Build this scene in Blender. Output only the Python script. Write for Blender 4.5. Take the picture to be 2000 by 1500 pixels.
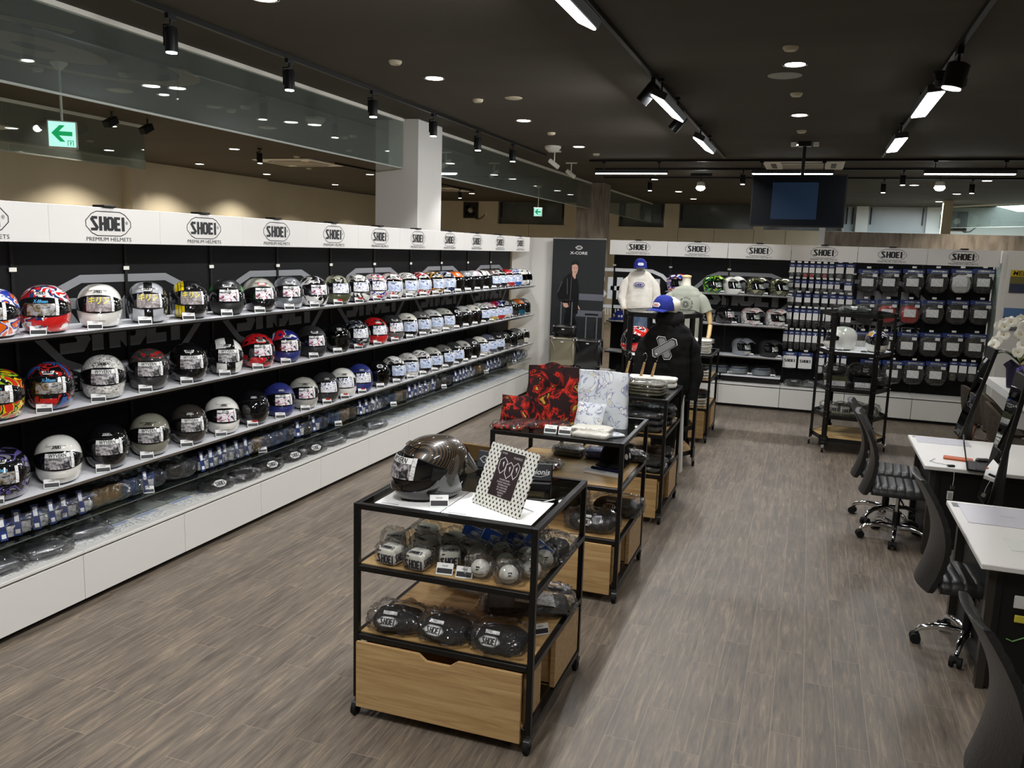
import bpy, math, random
from mathutils import Vector, Matrix, noise
for o in list(bpy.data.objects): bpy.data.objects.remove(o)
S = bpy.context.scene
COL = S.collection
PI = math.pi
R = math.radians
rnd = random.Random(7)

# ---------------- camera ----------------
cd = bpy.data.cameras.new('camera'); cam = bpy.data.objects.new('camera', cd); COL.objects.link(cam)
cd.sensor_width = 36.0; cd.lens = 1640.57 / 2000 * 36.0; cd.sensor_fit = 'HORIZONTAL'
cd.clip_start = 0.05; cd.clip_end = 100
def cam_matrix(rx, ry, rz):
    return (Matrix.Rotation(rz, 4, 'Z') @ Matrix(((1,0,0,0),(0,0,-1,0),(0,1,0,0),(0,0,0,1)))
            @ Matrix.Rotation(rx, 4, 'X') @ Matrix.Rotation(ry, 4, 'Z'))
cam.matrix_world = Matrix.Translation((0, 0, 2.3)) @ cam_matrix(-0.161030149, 0.0321042425, 0.334244166)
S.camera = cam
# ---------------- colour management / world ----------------
S.view_settings.view_transform = 'Standard'; S.view_settings.look = 'None'
S.view_settings.gamma = 1.0; S.view_settings.use_curve_mapping = False
S.view_settings.exposure = 0.0
w = bpy.data.worlds.new('world'); S.world = w; w.use_nodes = True
w.node_tree.nodes['Background'].inputs[0].default_value = (0.75, 0.72, 0.66, 1)
w.node_tree.nodes['Background'].inputs[1].default_value = 0.05
CEIL = 3.8
# light powers (W)
P_DOWN, P_BAR, P_SPOT, P_HALL, P_XBAR, P_COOL = 23.0, 70.0, 66.0, 250.0, 46.0, 200.0

# ---------------- helpers ----------------
def lin(c):
    return tuple((x/12.92 if x <= 0.04045 else ((x+0.055)/1.055)**2.4) for x in c)
def rgb(r, g, b): return lin((r/255, g/255, b/255))
_M = {}
def mat(name, col, rough=0.5, metal=0.0, coat=0.0, emit=None, estr=1.0, spec=0.5, bump=0.0, bscale=40.0, alpha=1.0, trans=0.0):
    if name in _M: return _M[name]
    m = bpy.data.materials.new(name); m.use_nodes = True; nt = m.node_tree; b = nt.nodes['Principled BSDF']
    b.inputs['Base Color'].default_value = (*col, 1); b.inputs['Roughness'].default_value = rough
    b.inputs['Metallic'].default_value = metal; b.inputs['Coat Weight'].default_value = coat
    b.inputs['Coat Roughness'].default_value = 0.04
    b.inputs['Specular IOR Level'].default_value = spec
    b.inputs['Transmission Weight'].default_value = trans
    if rough >= 0.7: b.inputs['Specular IOR Level'].default_value = min(spec, 0.2)
    if emit: b.inputs['Emission Color'].default_value = (*emit, 1); b.inputs['Emission Strength'].default_value = estr
    if bump:
        t = nt.nodes.new('ShaderNodeTexCoord'); n = nt.nodes.new('ShaderNodeTexNoise'); n.inputs['Scale'].default_value = bscale
        bp = nt.nodes.new('ShaderNodeBump'); bp.inputs['Strength'].default_value = bump; bp.inputs['Distance'].default_value = 0.02
        nt.links.new(t.outputs['Object'], n.inputs['Vector']); nt.links.new(n.outputs['Fac'], bp.inputs['Height'])
        nt.links.new(bp.outputs['Normal'], b.inputs['Normal'])
    m.diffuse_color = (*col, 1)
    _M[name] = m; return m
def ramp(nt, stops, interp='LINEAR'):
    r = nt.nodes.new('ShaderNodeValToRGB'); r.color_ramp.interpolation = interp
    e = r.color_ramp.elements
    while len(e) < len(stops): e.new(0.5)
    for i, (p, c) in enumerate(stops): e[i].position = p; e[i].color = (*c, 1)
    return r
def base_nt(name):
    m = bpy.data.materials.new(name); m.use_nodes = True; nt = m.node_tree
    return m, nt, nt.nodes['Principled BSDF'], nt.nodes.new, nt.links.new

def m_floor():
    m, nt, b, N, L = base_nt('floor_planks')
    g = N('ShaderNodeNewGeometry'); mp = N('ShaderNodeMapping'); mp.inputs['Rotation'].default_value = (0, 0, PI/2)
    L(g.outputs['Position'], mp.inputs['Vector'])
    br = N('ShaderNodeTexBrick'); br.inputs['Scale'].default_value = 1; br.inputs['Brick Width'].default_value = 0.92
    br.inputs['Row Height'].default_value = 0.15; br.inputs['Mortar Size'].default_value = 0.0014; br.offset = 0.37; br.inputs['Bias'].default_value = 0
    br.inputs['Color1'].default_value = (0.0, 0.0, 0.0, 1); br.inputs['Color2'].default_value = (1, 1, 1, 1); br.inputs['Mortar'].default_value = (0.5, 0.5, 0.5, 1)
    L(mp.outputs[0], br.inputs['Vector'])
    mp2 = N('ShaderNodeMapping'); mp2.inputs['Scale'].default_value = (40, 3.2, 1); L(g.outputs['Position'], mp2.inputs['Vector'])
    add = N('ShaderNodeVectorMath'); add.operation = 'ADD'; sc = N('ShaderNodeVectorMath'); sc.operation = 'SCALE'; sc.inputs['Scale'].default_value = 9
    L(br.outputs['Color'], sc.inputs[0]); L(mp2.outputs[0], add.inputs[0]); L(sc.outputs[0], add.inputs[1])
    n1 = N('ShaderNodeTexNoise'); n1.inputs['Scale'].default_value = 1.0; n1.inputs['Detail'].default_value = 8; n1.inputs['Roughness'].default_value = 0.7; n1.inputs['Distortion'].default_value = 0.6
    L(add.outputs[0], n1.inputs['Vector'])
    mp3 = N('ShaderNodeMapping'); mp3.inputs['Scale'].default_value = (5, 2.2, 1); L(g.outputs['Position'], mp3.inputs['Vector'])
    n2 = N('ShaderNodeTexNoise'); n2.inputs['Scale'].default_value = 1.2; n2.inputs['Detail'].default_value = 4; L(mp3.outputs[0], n2.inputs['Vector'])
    r1 = ramp(nt, [(0.30, rgb(78, 71, 64)), (0.46, rgb(101, 92, 82)), (0.56, rgb(114, 104, 92)), (0.66, rgb(136, 122, 104)), (0.78, rgb(154, 138, 114))]); L(n1.outputs['Fac'], r1.inputs['Fac'])
    r2 = ramp(nt, [(0.3, (0.84, 0.82, 0.82)), (0.7, (1.12, 1.10, 1.06))]); L(n2.outputs['Fac'], r2.inputs['Fac'])
    r3 = ramp(nt, [(0.0, (0.84, 0.84, 0.84)), (0.25, (0.97, 0.97, 0.96)), (1.0, (1.06, 1.05, 1.03))]); L(br.outputs['Color'], r3.inputs['Fac'])
    mx = N('ShaderNodeMix'); mx.data_type = 'RGBA'; mx.blend_type = 'MULTIPLY'; mx.inputs[0].default_value = 1
    L(r1.outputs[0], mx.inputs[6]); L(r2.outputs[0], mx.inputs[7])
    my = N('ShaderNodeMix'); my.data_type = 'RGBA'; my.blend_type = 'MULTIPLY'; my.inputs[0].default_value = 1
    L(mx.outputs[2], my.inputs[6]); L(r3.outputs[0], my.inputs[7])
    mz = N('ShaderNodeMix'); mz.data_type = 'RGBA'; L(br.outputs['Fac'], mz.inputs[0]); L(my.outputs[2], mz.inputs[6]); mz.inputs[7].default_value = (*rgb(140, 126, 108), 1)
    L(mz.outputs[2], b.inputs['Base Color'])
    rr = N('ShaderNodeMapRange'); rr.inputs['To Min'].default_value = 0.38; rr.inputs['To Max'].default_value = 0.6; L(n1.outputs['Fac'], rr.inputs['Value']); L(rr.outputs[0], b.inputs['Roughness'])
    bp = N('ShaderNodeBump'); bp.inputs['Strength'].default_value = 0.15; bp.inputs['Distance'].default_value = 0.004; L(n1.outputs['Fac'], bp.inputs['Height']); L(bp.outputs[0], b.inputs['Normal'])
    return m
def m_wood(name, a, bb, c, sx=3, sy=40, sz=40, rough=0.45, planks=0):
    if name in _M: return _M[name]
    m, nt, b, N, L = base_nt(name)
    t = N('ShaderNodeTexCoord'); mp = N('ShaderNodeMapping'); mp.inputs['Scale'].default_value = (sx, sy, sz); L(t.outputs['Object'], mp.inputs['Vector'])
    n = N('ShaderNodeTexNoise'); n.inputs['Scale'].default_value = 1; n.inputs['Detail'].default_value = 7; n.inputs['Roughness'].default_value = 0.65; n.inputs['Distortion'].default_value = 0.8
    L(mp.outputs[0], n.inputs['Vector'])
    r = ramp(nt, [(0.32, a), (0.5, bb), (0.68, c)]); L(n.outputs['Fac'], r.inputs['Fac'])
    out = r.outputs[0]
    if planks:
        br = N('ShaderNodeTexBrick'); br.inputs['Scale'].default_value = 1; br.inputs['Brick Width'].default_value = 0.42; br.inputs['Row Height'].default_value = planks; br.inputs['Mortar Size'].default_value = 0.0004
        br.inputs['Color1'].default_value = (0.8, 0.78, 0.74, 1); br.inputs['Color2'].default_value = (1.1, 1.08, 1.06, 1); br.inputs['Mortar'].default_value = (0.7, 0.65, 0.6, 1)
        L(t.outputs['Object'], br.inputs['Vector'])
        mx = N('ShaderNodeMix'); mx.data_type = 'RGBA'; mx.blend_type = 'MULTIPLY'; mx.inputs[0].default_value = 1; L(out, mx.inputs[6]); L(br.outputs['Color'], mx.inputs[7]); out = mx.outputs[2]
    L(out, b.inputs['Base Color']); b.inputs['Roughness'].default_value = rough
    _M[name] = m; return m
def m_blotch(name, stops, scale=3.0, rough=0.5, coat=0.0, distort=1.0, interp='LINEAR', metal=0.0, detail=3, bump=0.0, stretch=(1, 1, 1), offset=0.0):
    if name in _M: return _M[name]
    m, nt, b, N, L = base_nt(name)
    t = N('ShaderNodeTexCoord'); mp = N('ShaderNodeMapping'); mp.inputs['Scale'].default_value = stretch; mp.inputs['Location'].default_value = (offset, offset*0.7, offset*1.3); L(t.outputs['Object'], mp.inputs['Vector'])
    n = N('ShaderNodeTexNoise'); n.inputs['Scale'].default_value = scale; n.inputs['Detail'].default_value = detail; n.inputs['Distortion'].default_value = distort; L(mp.outputs[0], n.inputs['Vector'])
    r = ramp(nt, stops, interp); L(n.outputs['Fac'], r.inputs['Fac']); L(r.outputs[0], b.inputs['Base Color'])
    b.inputs['Roughness'].default_value = rough; b.inputs['Coat Weight'].default_value = coat; b.inputs['Coat Roughness'].default_value = 0.03; b.inputs['Metallic'].default_value = metal
    if rough >= 0.75: b.inputs['Specular IOR Level'].default_value = 0.15
    if bump:
        bp = N('ShaderNodeBump'); bp.inputs['Strength'].default_value = bump; bp.inputs['Distance'].default_value = 0.02; L(n.outputs['Fac'], bp.inputs['Height']); L(bp.outputs[0], b.inputs['Normal'])
    _M[name] = m; return m
def m_axis(name, stops, axis='Y', lo=-0.13, hi=0.13, rough=0.25, coat=1.0, metal=0.0, interp='CONSTANT', wob=0.0):
    """paint laid out in bands across the object's own axis (stripes, split colours)"""
    if name in _M: return _M[name]
    m, nt, b, N, L = base_nt(name)
    t = N('ShaderNodeTexCoord'); sp = N('ShaderNodeSeparateXYZ'); L(t.outputs['Object'], sp.inputs[0])
    mr = N('ShaderNodeMapRange'); mr.inputs['From Min'].default_value = lo; mr.inputs['From Max'].default_value = hi; L(sp.outputs[axis], mr.inputs['Value'])
    val = mr.outputs[0]
    if wob:
        n = N('ShaderNodeTexNoise'); n.inputs['Scale'].default_value = 9; L(t.outputs['Object'], n.inputs['Vector'])
        ma = N('ShaderNodeMath'); ma.operation = 'MULTIPLY_ADD'; L(n.outputs['Fac'], ma.inputs[0]); ma.inputs[1].default_value = wob; L(val, ma.inputs[2]); val = ma.outputs[0]
    r = ramp(nt, stops, interp); L(val, r.inputs['Fac']); L(r.outputs[0], b.inputs['Base Color'])
    b.inputs['Roughness'].default_value = rough; b.inputs['Coat Weight'].default_value = coat; b.inputs['Coat Roughness'].default_value = 0.03; b.inputs['Metallic'].default_value = metal
    _M[name] = m; return m
def m_film(name, tint=(0.93, 0.95, 0.95), gloss=0.16, rough=0.12, bump=0.0, bscale=35, haze=0.0, hazecol=(0.9, 0.9, 0.9)):
    """clear sheet: mostly see-through with a specular layer"""
    if name in _M: return _M[name]
    m, nt, b, N, L = base_nt(name); nt.nodes.remove(b); out = nt.nodes['Material Output']
    tr = N('ShaderNodeBsdfTransparent'); tr.inputs[0].default_value = (*tint, 1)
    gl = N('ShaderNodeBsdfGlossy'); gl.inputs['Roughness'].default_value = rough
    lw = N('ShaderNodeLayerWeight'); lw.inputs['Blend'].default_value = 0.35
    ma = N('ShaderNodeMath'); ma.operation = 'MULTIPLY_ADD'; L(lw.outputs['Fresnel'], ma.inputs[0]); ma.inputs[1].default_value = 0.5; ma.inputs[2].default_value = gloss
    mx = N('ShaderNodeMixShader'); L(ma.outputs[0], mx.inputs[0]); L(tr.outputs[0], mx.inputs[1]); L(gl.outputs[0], mx.inputs[2])
    last = mx.outputs[0]
    if haze:
        d = N('ShaderNodeBsdfDiffuse'); d.inputs[0].default_value = (*hazecol, 1); m2 = N('ShaderNodeMixShader'); m2.inputs[0].default_value = haze; L(last, m2.inputs[1]); L(d.outputs[0], m2.inputs[2]); last = m2.outputs[0]
    if bump:
        t = N('ShaderNodeTexCoord'); v = N('ShaderNodeTexVoronoi'); v.inputs['Scale'].default_value = bscale; n = N('ShaderNodeTexNoise'); n.inputs['Scale'].default_value = bscale*0.6; n.inputs['Detail'].default_value = 2
        L(t.outputs['Object'], n.inputs['Vector']); L(n.outputs['Color'], v.inputs['Vector'])
        bp = N('ShaderNodeBump'); bp.inputs['Strength'].default_value = bump; bp.inputs['Distance'].default_value = 0.02; L(n.outputs['Fac'], bp.inputs['Height']); L(bp.outputs[0], gl.inputs['Normal'])
    L(last, out.inputs[0]); _M[name] = m; return m

# ---------------- mesh builder ----------------
class MB:
    def __init__(s): s.v = []; s.f = []; s.m = []
    def add(s, vs, fs, mi=0, mx=None):
        o = len(s.v)
        if mx is not None: vs = [mx @ Vector(v) for v in vs]
        s.v += [tuple(v) for v in vs]
        for f in fs: s.f.append(tuple(i+o for i in f)); s.m.append(mi)
        return s
    def box(s, x0, x1, y0, y1, z0, z1, mi=0, mx=None):
        v = [(x0,y0,z0),(x1,y0,z0),(x1,y1,z0),(x0,y1,z0),(x0,y0,z1),(x1,y0,z1),(x1,y1,z1),(x0,y1,z1)]
        return s.add(v, [(0,3,2,1),(4,5,6,7),(0,1,5,4),(1,2,6,5),(2,3,7,6),(3,0,4,7)], mi, mx)
    def cbox(s, c, d, mi=0, mx=None):
        return s.box(c[0]-d[0]/2, c[0]+d[0]/2, c[1]-d[1]/2, c[1]+d[1]/2, c[2]-d[2]/2, c[2]+d[2]/2, mi, mx)
    def chbox(s, x0, x1, y0, y1, z0, z1, c=0.004, mi=0, mx=None):
        """box with chamfered edges"""
        V = []; 
        xs = (x0, x1); ys = (y0, y1); zs = (z0, z1); idx = {}
        for a in (0, 1):
            for b_ in (0, 1):
                for d in (0, 1):
                    sx, sy, sz = (1 if a == 0 else -1), (1 if b_ == 0 else -1), (1 if d == 0 else -1)
                    idx[(a,b_,d,0)] = len(V); V.append((xs[a], ys[b_]+sy*c, zs[d]+sz*c))
                    idx[(a,b_,d,1)] = len(V); V.append((xs[a]+sx*c, ys[b_], zs[d]+sz*c))
                    idx[(a,b_,d,2)] = len(V); V.append((xs[a]+sx*c, ys[b_]+sy*c, zs[d]))
        F = []
        def q(*k): F.append(tuple(idx[i] for i in k))
        q((0,0,0,0),(0,0,1,0),(0,1,1,0),(0,1,0,0)); q((1,0,0,0),(1,1,0,0),(1,1,1,0),(1,0,1,0))
        q((0,0,0,1),(1,0,0,1),(1,0,1,1),(0,0,1,1)); q((0,1,0,1),(0,1,1,1),(1,1,1,1),(1,1,0,1))
        q((0,0,0,2),(0,1,0,2),(1,1,0,2),(1,0,0,2)); q((0,0,1,2),(1,0,1,2),(1,1,1,2),(0,1,1,2))
        for a in (0,1):
            for b_ in (0,1): q((a,b_,0,0),(a,b_,0,1),(a,b_,1,1),(a,b_,1,0))
            for d in (0,1): q((a,0,d,0),(a,0,d,2),(a,1,d,2),(a,1,d,0))
        for b_ in (0,1):
            for d in (0,1): q((0,b_,d,1),(0,b_,d,2),(1,b_,d,2),(1,b_,d,1))
        for a in (0,1):
            for b_ in (0,1):
                for d in (0,1): q((a,b_,d,0),(a,b_,d,1),(a,b_,d,2))
        return s.add(V, F, mi, mx)
    def tube(s, path, r, seg=8, mi=0, mx=None, closed=False, cap=True):
        P = [Vector(p) for p in path]; n = len(P); rr = r if isinstance(r, (list, tuple)) else [r]*n
        V = []; F = []; up = Vector((0, 0, 1)); prev = None
        for i, p in enumerate(P):
            if closed: t = P[(i+1) % n] - P[i-1]
            else: t = P[min(i+1, n-1)] - P[max(i-1, 0)]
            t.normalize()
            if prev is None:
                a = up if abs(t.z) < 0.9 else Vector((1, 0, 0)); x = t.cross(a).normalized()
            else: x = (prev - t*prev.dot(t)).normalized()
            prev = x; y = t.cross(x)
            for k in range(seg):
                an = 2*PI*k/seg; V.append(p + (x*math.cos(an) + y*math.sin(an))*rr[i])
        m = n if closed else n-1
        for i in range(m):
            a = i*seg; b_ = ((i+1) % n)*seg
            for k in range(seg): F.append((a+k, a+(k+1) % seg, b_+(k+1) % seg, b_+k))
        if cap and not closed: F.append(tuple(range(seg-1, -1, -1))); F.append(tuple((n-1)*seg+k for k in range(seg)))
        return s.add(V, F, mi, mx)
    def cyl(s, p0, p1, r, seg=16, mi=0, r2=None, mx=None): return s.tube([p0, p1], [r, r if r2 is None else r2], seg, mi, mx)
    def lathe(s, prof, seg=24, c=(0, 0, 0), mi=0, mx=None, cap=True):
        V = []; F = []; n = len(prof)
        for r, z in prof:
            for k in range(seg): an = 2*PI*k/seg; V.append((c[0]+r*math.cos(an), c[1]+r*math.sin(an), c[2]+z))
        for i in range(n-1):
            for k in range(seg): F.append((i*seg+k, i*seg+(k+1) % seg, (i+1)*seg+(k+1) % seg, (i+1)*seg+k))
        if cap: F.append(tuple(range(seg-1, -1, -1))); F.append(tuple((n-1)*seg+k for k in range(seg)))
        return s.add(V, F, mi, mx)
    def grid(s, fn, nu, nv, mi=0, cu=False, mif=None, keep=None):
        V = []; F = []; M = []; w_ = nu if cu else nu+1
        for j in range(nv+1):
            for i in range(w_): V.append(fn(i/nu, j/nv))
        o = len(s.v); s.v += [tuple(v) for v in V]
        for j in range(nv):
            for i in range(nu):
                if keep and not keep((i+.5)/nu, (j+.5)/nv): continue
                i2 = (i+1) % w_
                s.f.append((o+j*w_+i, o+j*w_+i2, o+(j+1)*w_+i2, o+(j+1)*w_+i)); s.m.append(mif((i+.5)/nu, (j+.5)/nv) if mif else mi)
        return s
    def shell(s, fn, nu, nv, th, mi=0):
        """closed slab: fn(u,v,o) with o=0 front and o=th back"""
        g0 = [[fn(i/nu, j/nv, 0) for i in range(nu+1)] for j in range(nv+1)]; g1 = [[fn(i/nu, j/nv, th) for i in range(nu+1)] for j in range(nv+1)]
        V = [p for r in g0 for p in r] + [p for r in g1 for p in r]; n = (nu+1)*(nv+1); F = []; W = nu+1
        for j in range(nv):
            for i in range(nu):
                a = j*W+i; F.append((a, a+1, a+W+1, a+W)); F.append((n+a, n+a+W, n+a+W+1, n+a+1))
        for i in range(nu): F.append((i, n+i, n+i+1, i+1)); a = nv*W+i; F.append((a, a+1, n+a+1, n+a))
        for j in range(nv): a = j*W; F.append((a, a+W, n+a+W, n+a)); a = j*W+nu; F.append((a, n+a, n+a+W, a+W))
        return s.add(V, F, mi)
    def prism(s, poly, d0, d1, fn=lambda x, y, d: (x, y, d), mi=0):
        n = len(poly); V = [fn(x, y, d0) for x, y in poly] + [fn(x, y, d1) for x, y in poly]
        F = [tuple(range(n-1, -1, -1)), tuple(range(n, 2*n))] + [(i, (i+1) % n, n+(i+1) % n, n+i) for i in range(n)]
        return s.add(V, F, mi)
    def flat(s, shape, fn, mi=0):
        vs, fs = shape; return s.add([fn(x, y) for x, y in vs], fs, mi)
    def mesh(s, name, mats, smooth=None):
        me = bpy.data.meshes.new(name); me.from_pydata(s.v, [], s.f)
        for m in mats: me.materials.append(m)
        if len(mats) > 1: me.polygons.foreach_set('material_index', s.m)
        if smooth is not None:
            me.polygons.foreach_set('use_smooth', [True]*len(me.polygons))
            try: me.set_sharp_from_angle(angle=R(smooth))
            except Exception: pass
        me.update(); return me
    def build(s, name, mats, parent=None, smooth=None, loc=None, rot=None):
        if not isinstance(mats, (list, tuple)): mats = [mats]
        return link(name, s.mesh(name, mats, smooth), parent, loc, rot)
def link(name, me, parent=None, loc=None, rot=None):
    o = bpy.data.objects.new(name, me); COL.objects.link(o)
    if parent: o.parent = parent
    if loc: o.location = loc
    if rot: o.rotation_euler = rot
    return o
def tag(o, label=None, cat=None, group=None, kind=None):
    if label: o['label'] = label
    if cat: o['category'] = cat
    if group: o['group'] = group
    if kind: o['kind'] = kind
    return o
def thing(name, label, cat, loc=(0, 0, 0), rz=0.0, group=None):
    o = bpy.data.objects.new(name, None); COL.objects.link(o); o.location = loc; o.rotation_euler = (0, 0, rz); o.empty_display_size = 0.05
    return tag(o, label, cat, group)
def dup(o, loc=None, rz=None, label=None, group=None, parent=None, rot=None):
    kids = [c for c in bpy.data.objects if c.parent == o] if o.name not in KIDS else KIDS[o.name]
    KIDS[o.name] = kids
    c = o.copy(); COL.objects.link(c)
    if parent is not None: c.parent = parent
    if loc is not None: c.location = loc
    if rz is not None: c.rotation_euler = (0, 0, rz)
    if rot is not None: c.rotation_euler = rot
    if label: c['label'] = label
    if group: c['group'] = group
    for k in kids: dup(k, parent=c)
    return c
KIDS = {}
def slot(o, i, m):
    o.material_slots[i].link = 'OBJECT'; o.material_slots[i].material = m
def ordn(i):
    if i >= 30: return ['thirty','forty','fifty'][(i+1)//10-3]+('-'+ordn((i+1) % 10-1) if (i+1) % 10 else 'th')
    return ['first','second','third','fourth','fifth','sixth','seventh','eighth','ninth','tenth','eleventh','twelfth','thirteenth','fourteenth','fifteenth','sixteenth','seventeenth','eighteenth','nineteenth','twentieth','twenty-first','twenty-second','twenty-third','twenty-fourth','twenty-fifth','twenty-sixth','twenty-seventh','twenty-eighth','twenty-ninth','thirtieth'][i]
# ---------------- 2D lettering ----------------
_T = {}
def text2d(body, size=1.0, align='CENTER', bold=0.0, shear=0.0):
    k = (body, size, align, bold, shear)
    if k in _T: return _T[k]
    c = bpy.data.curves.new('t', 'FONT'); c.body = body; c.size = size; c.align_x = align; c.align_y = 'CENTER'; c.offset = bold; c.shear = shear; c.resolution_u = 2
    o = bpy.data.objects.new('t', c); me = bpy.data.meshes.new_from_object(o)
    r = ([(v.co.x, v.co.y) for v in me.vertices], [tuple(p.vertices) for p in me.polygons])
    bpy.data.objects.remove(o); bpy.data.curves.remove(c); bpy.data.meshes.remove(me)
    _T[k] = r; return r
def stroke2d(path, w, closed=False):
    P = [Vector((x, y)) for x, y in path]; n = len(P); L_ = []; R_ = []
    for i in range(n):
        a = P[i-1] if (closed or i > 0) else None; b_ = P[(i+1) % n] if (closed or i < n-1) else None
        d1 = (P[i]-a).normalized() if a is not None else None; d2 = (b_-P[i]).normalized() if b_ is not None else None
        if d1 is None: d1 = d2
        if d2 is None: d2 = d1
        nn = Vector((-(d1+d2).y, (d1+d2).x)).normalized(); k = w/2/max(0.35, nn.dot(Vector((-d1.y, d1.x))))
        L_.append(P[i]+nn*k); R_.append(P[i]-nn*k)
    V = [tuple(p) for p in L_+R_]; m = n if closed else n-1
    return V, [(i, n+i, n+(i+1) % n, (i+1) % n) for i in range(m)]
def merge2d(lst):
    V = []; F = []
    for vs, fs in lst: o = len(V); V += list(vs); F += [tuple(i+o for i in f) for f in fs]
    return V, F
def xf2d(sh, sx=1, sy=1, dx=0, dy=0): return [(x*sx+dx, y*sy+dy) for x, y in sh[0]], sh[1]
def logo_letters():
    """five squat block letters in a 1.0 x 0.42 box centred on 0"""
    w_ = 0.082; out = []; H = 0.21 - w_/2
    def st(p, x0, s=1, cl=False): out.append(stroke2d([(x0+x, y) for x, y in p], w_, cl))
    st([(0.165, H), (0.05, H), (0.02, H-0.05), (0.155, -H+0.055), (0.125, -H), (-0.01, -H)], -0.46)
    st([(0.03, H+w_/2), (0.03, -H-w_/2)], -0.24); st([(0.155, H+w_/2), (0.155, -H-w_/2)], -0.24); st([(0.03, 0.0), (0.155, 0.0)], -0.24)
    st([(0.05, H), (0.12, H), (0.15, H-0.04), (0.15, -H+0.04), (0.12, -H), (0.05, -H), (0.02, -H+0.04), (0.02, H-0.04)], -0.03, cl=True)
    st([(0.16, H), (0.03, H), (0.03, -H), (0.16, -H)], 0.175); st([(0.03, 0.0), (0.145, 0.0)], 0.175)
    st([(0.03, H+w_/2), (0.03, -H-w_/2)], 0.385)
    return xf2d(merge2d(out), 1.0, 1.0, 0.0, 0)
LETTERS = logo_letters()
def hexpts(W, Hh, k=0.26, c=0.06):
    """long hexagon with slightly clipped corners"""
    a = W/2; b_ = Hh/2; s_ = a - W*k
    P = [(-s_, b_), (s_, b_), (a, 0), (s_, -b_), (-s_, -b_), (-a, 0)]; out = []
    for i in range(6):
        p = Vector(P[i]); q = Vector(P[i-1]); r = Vector(P[(i+1) % 6]); out.append(tuple(p+(q-p).normalized()*W*c)); out.append(tuple(p+(r-p).normalized()*W*c))
    return out
def logo2d(W, ring=0.013):
    """hexagon outline and letters, overall width W"""
    h = stroke2d(hexpts(W, W*0.375, 0.2), W*ring, True)
    l = xf2d(LETTERS, W*0.74, W*0.53, -W*0.012)
    return merge2d([h, l])
def fill2d(poly): return [(x, y) for x, y in poly], [tuple(range(len(poly)))]
def noise3(p, s=1.0): return noise.noise(Vector(p)*s)
# ---------------- shared materials ----------------
M_FLOOR = m_floor()
M_CEIL = m_blotch('ceiling_paint', [(0.3, rgb(72, 68, 59)), (0.7, rgb(82, 77, 67))], scale=0.6, rough=0.8, stretch=(0.15, 1, 1))
M_WALLB = m_blotch('beige_wall', [(0.3, rgb(206, 196, 172)), (0.7, rgb(212, 203, 180))], scale=1.0, rough=0.7)
M_WALLW = mat('cool_white_wall', rgb(226, 232, 232), 0.6)
M_WHITE = mat('white_laminate', rgb(222, 220, 214), 0.35)
M_HEADER = mat('header_white', rgb(228, 225, 220), 0.45)
M_SHELF = mat('shelf_white', rgb(232, 232, 236), 0.4)
M_BLACKP = mat('black_panel', rgb(20, 20, 21), 0.5, spec=0.12)
M_BLACKM = mat('black_metal', rgb(20, 19, 18), 0.35, spec=0.3)
M_BLACKPL = mat('black_plastic', rgb(20, 20, 21), 0.38, spec=0.3)
M_RUBBER = mat('black_rubber', rgb(26, 26, 26), 0.7)
M_INK = mat('black_ink', rgb(22, 20, 22), 0.5)
M_GREYPRINT = mat('grey_print', rgb(128, 129, 131), 0.45)
M_PALEPRINT = mat('pale_print', rgb(176, 177, 176), 0.45)
M_CHROME = mat('chrome', (0.8, 0.8, 0.82), 0.08, 1.0)
M_STEEL = mat('steel', (0.55, 0.55, 0.56), 0.25, 1.0)
M_GLASS = m_film('clear_glass', (0.90, 0.95, 0.93), 0.05, 0.02)
M_SMOKE = m_film('barrier_glass', (0.82, 0.88, 0.86), 0.04, 0.02, haze=0.06, hazecol=(0.50, 0.56, 0.54))
M_POLY = m_film('poly_bag', (0.95, 0.955, 0.96), 0.07, 0.10, bump=0.8, bscale=45, haze=0.015)
M_POLYL = m_film('poly_bag_light', (0.985, 0.985, 0.985), 0.045, 0.1, bump=0.8, bscale=55, haze=0.01)
M_OAK = m_wood('light_oak', rgb(168, 132, 84), rgb(194, 159, 108), rgb(208, 176, 126), 2.2, 34, 34, 0.42)
M_OAKS = m_wood('oak_shelf', rgb(172, 136, 86), rgb(202, 166, 112), rgb(222, 190, 138), 3, 26, 26, 0.4, planks=0.07)
M_CONC = m_blotch('board_marked_concrete', [(0.3, rgb(112, 104, 95)), (0.5, rgb(140, 131, 120)), (0.7, rgb(160, 151, 138))], scale=2.0, rough=0.85, distort=0.6, stretch=(4, 4, 0.8), detail=8)
M_LED = mat('led_lens', (1, 1, 1), 0.5, emit=(1.0, 0.97, 0.92), estr=14)
M_LEDW = mat('led_bar_lens', (1, 1, 1), 0.5, emit=(0.96, 0.98, 1.0), estr=16)
M_WHITEMET = mat('white_metal', rgb(222, 219, 208), 0.4)
M_NAVY = mat('navy_card', rgb(30, 52, 112), 0.45)
M_BLUE = mat('blue_card', rgb(34, 78, 164), 0.4)
M_PAPER = mat('white_paper', rgb(232, 231, 228), 0.6)
M_LABELG = m_blotch('printed_label', [(0.42, rgb(176, 176, 174)), (0.5, rgb(228, 228, 226)), (0.7, rgb(236, 236, 234))], scale=60, rough=0.5, distort=0.0, stretch=(1, 1, 4))
M_PHOTO = m_blotch('printed_photo', [(0.38, rgb(40, 38, 40)), (0.5, rgb(132, 128, 130)), (0.58, rgb(196, 190, 190)), (0.66, rgb(90, 86, 90))], scale=26, rough=0.35, distort=1.5)
M_LINER = mat('black_lining', rgb(18, 18, 19), 0.85)
M_VISOR = mat('dark_visor', rgb(14, 14, 16), 0.06, coat=1.0)
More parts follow.
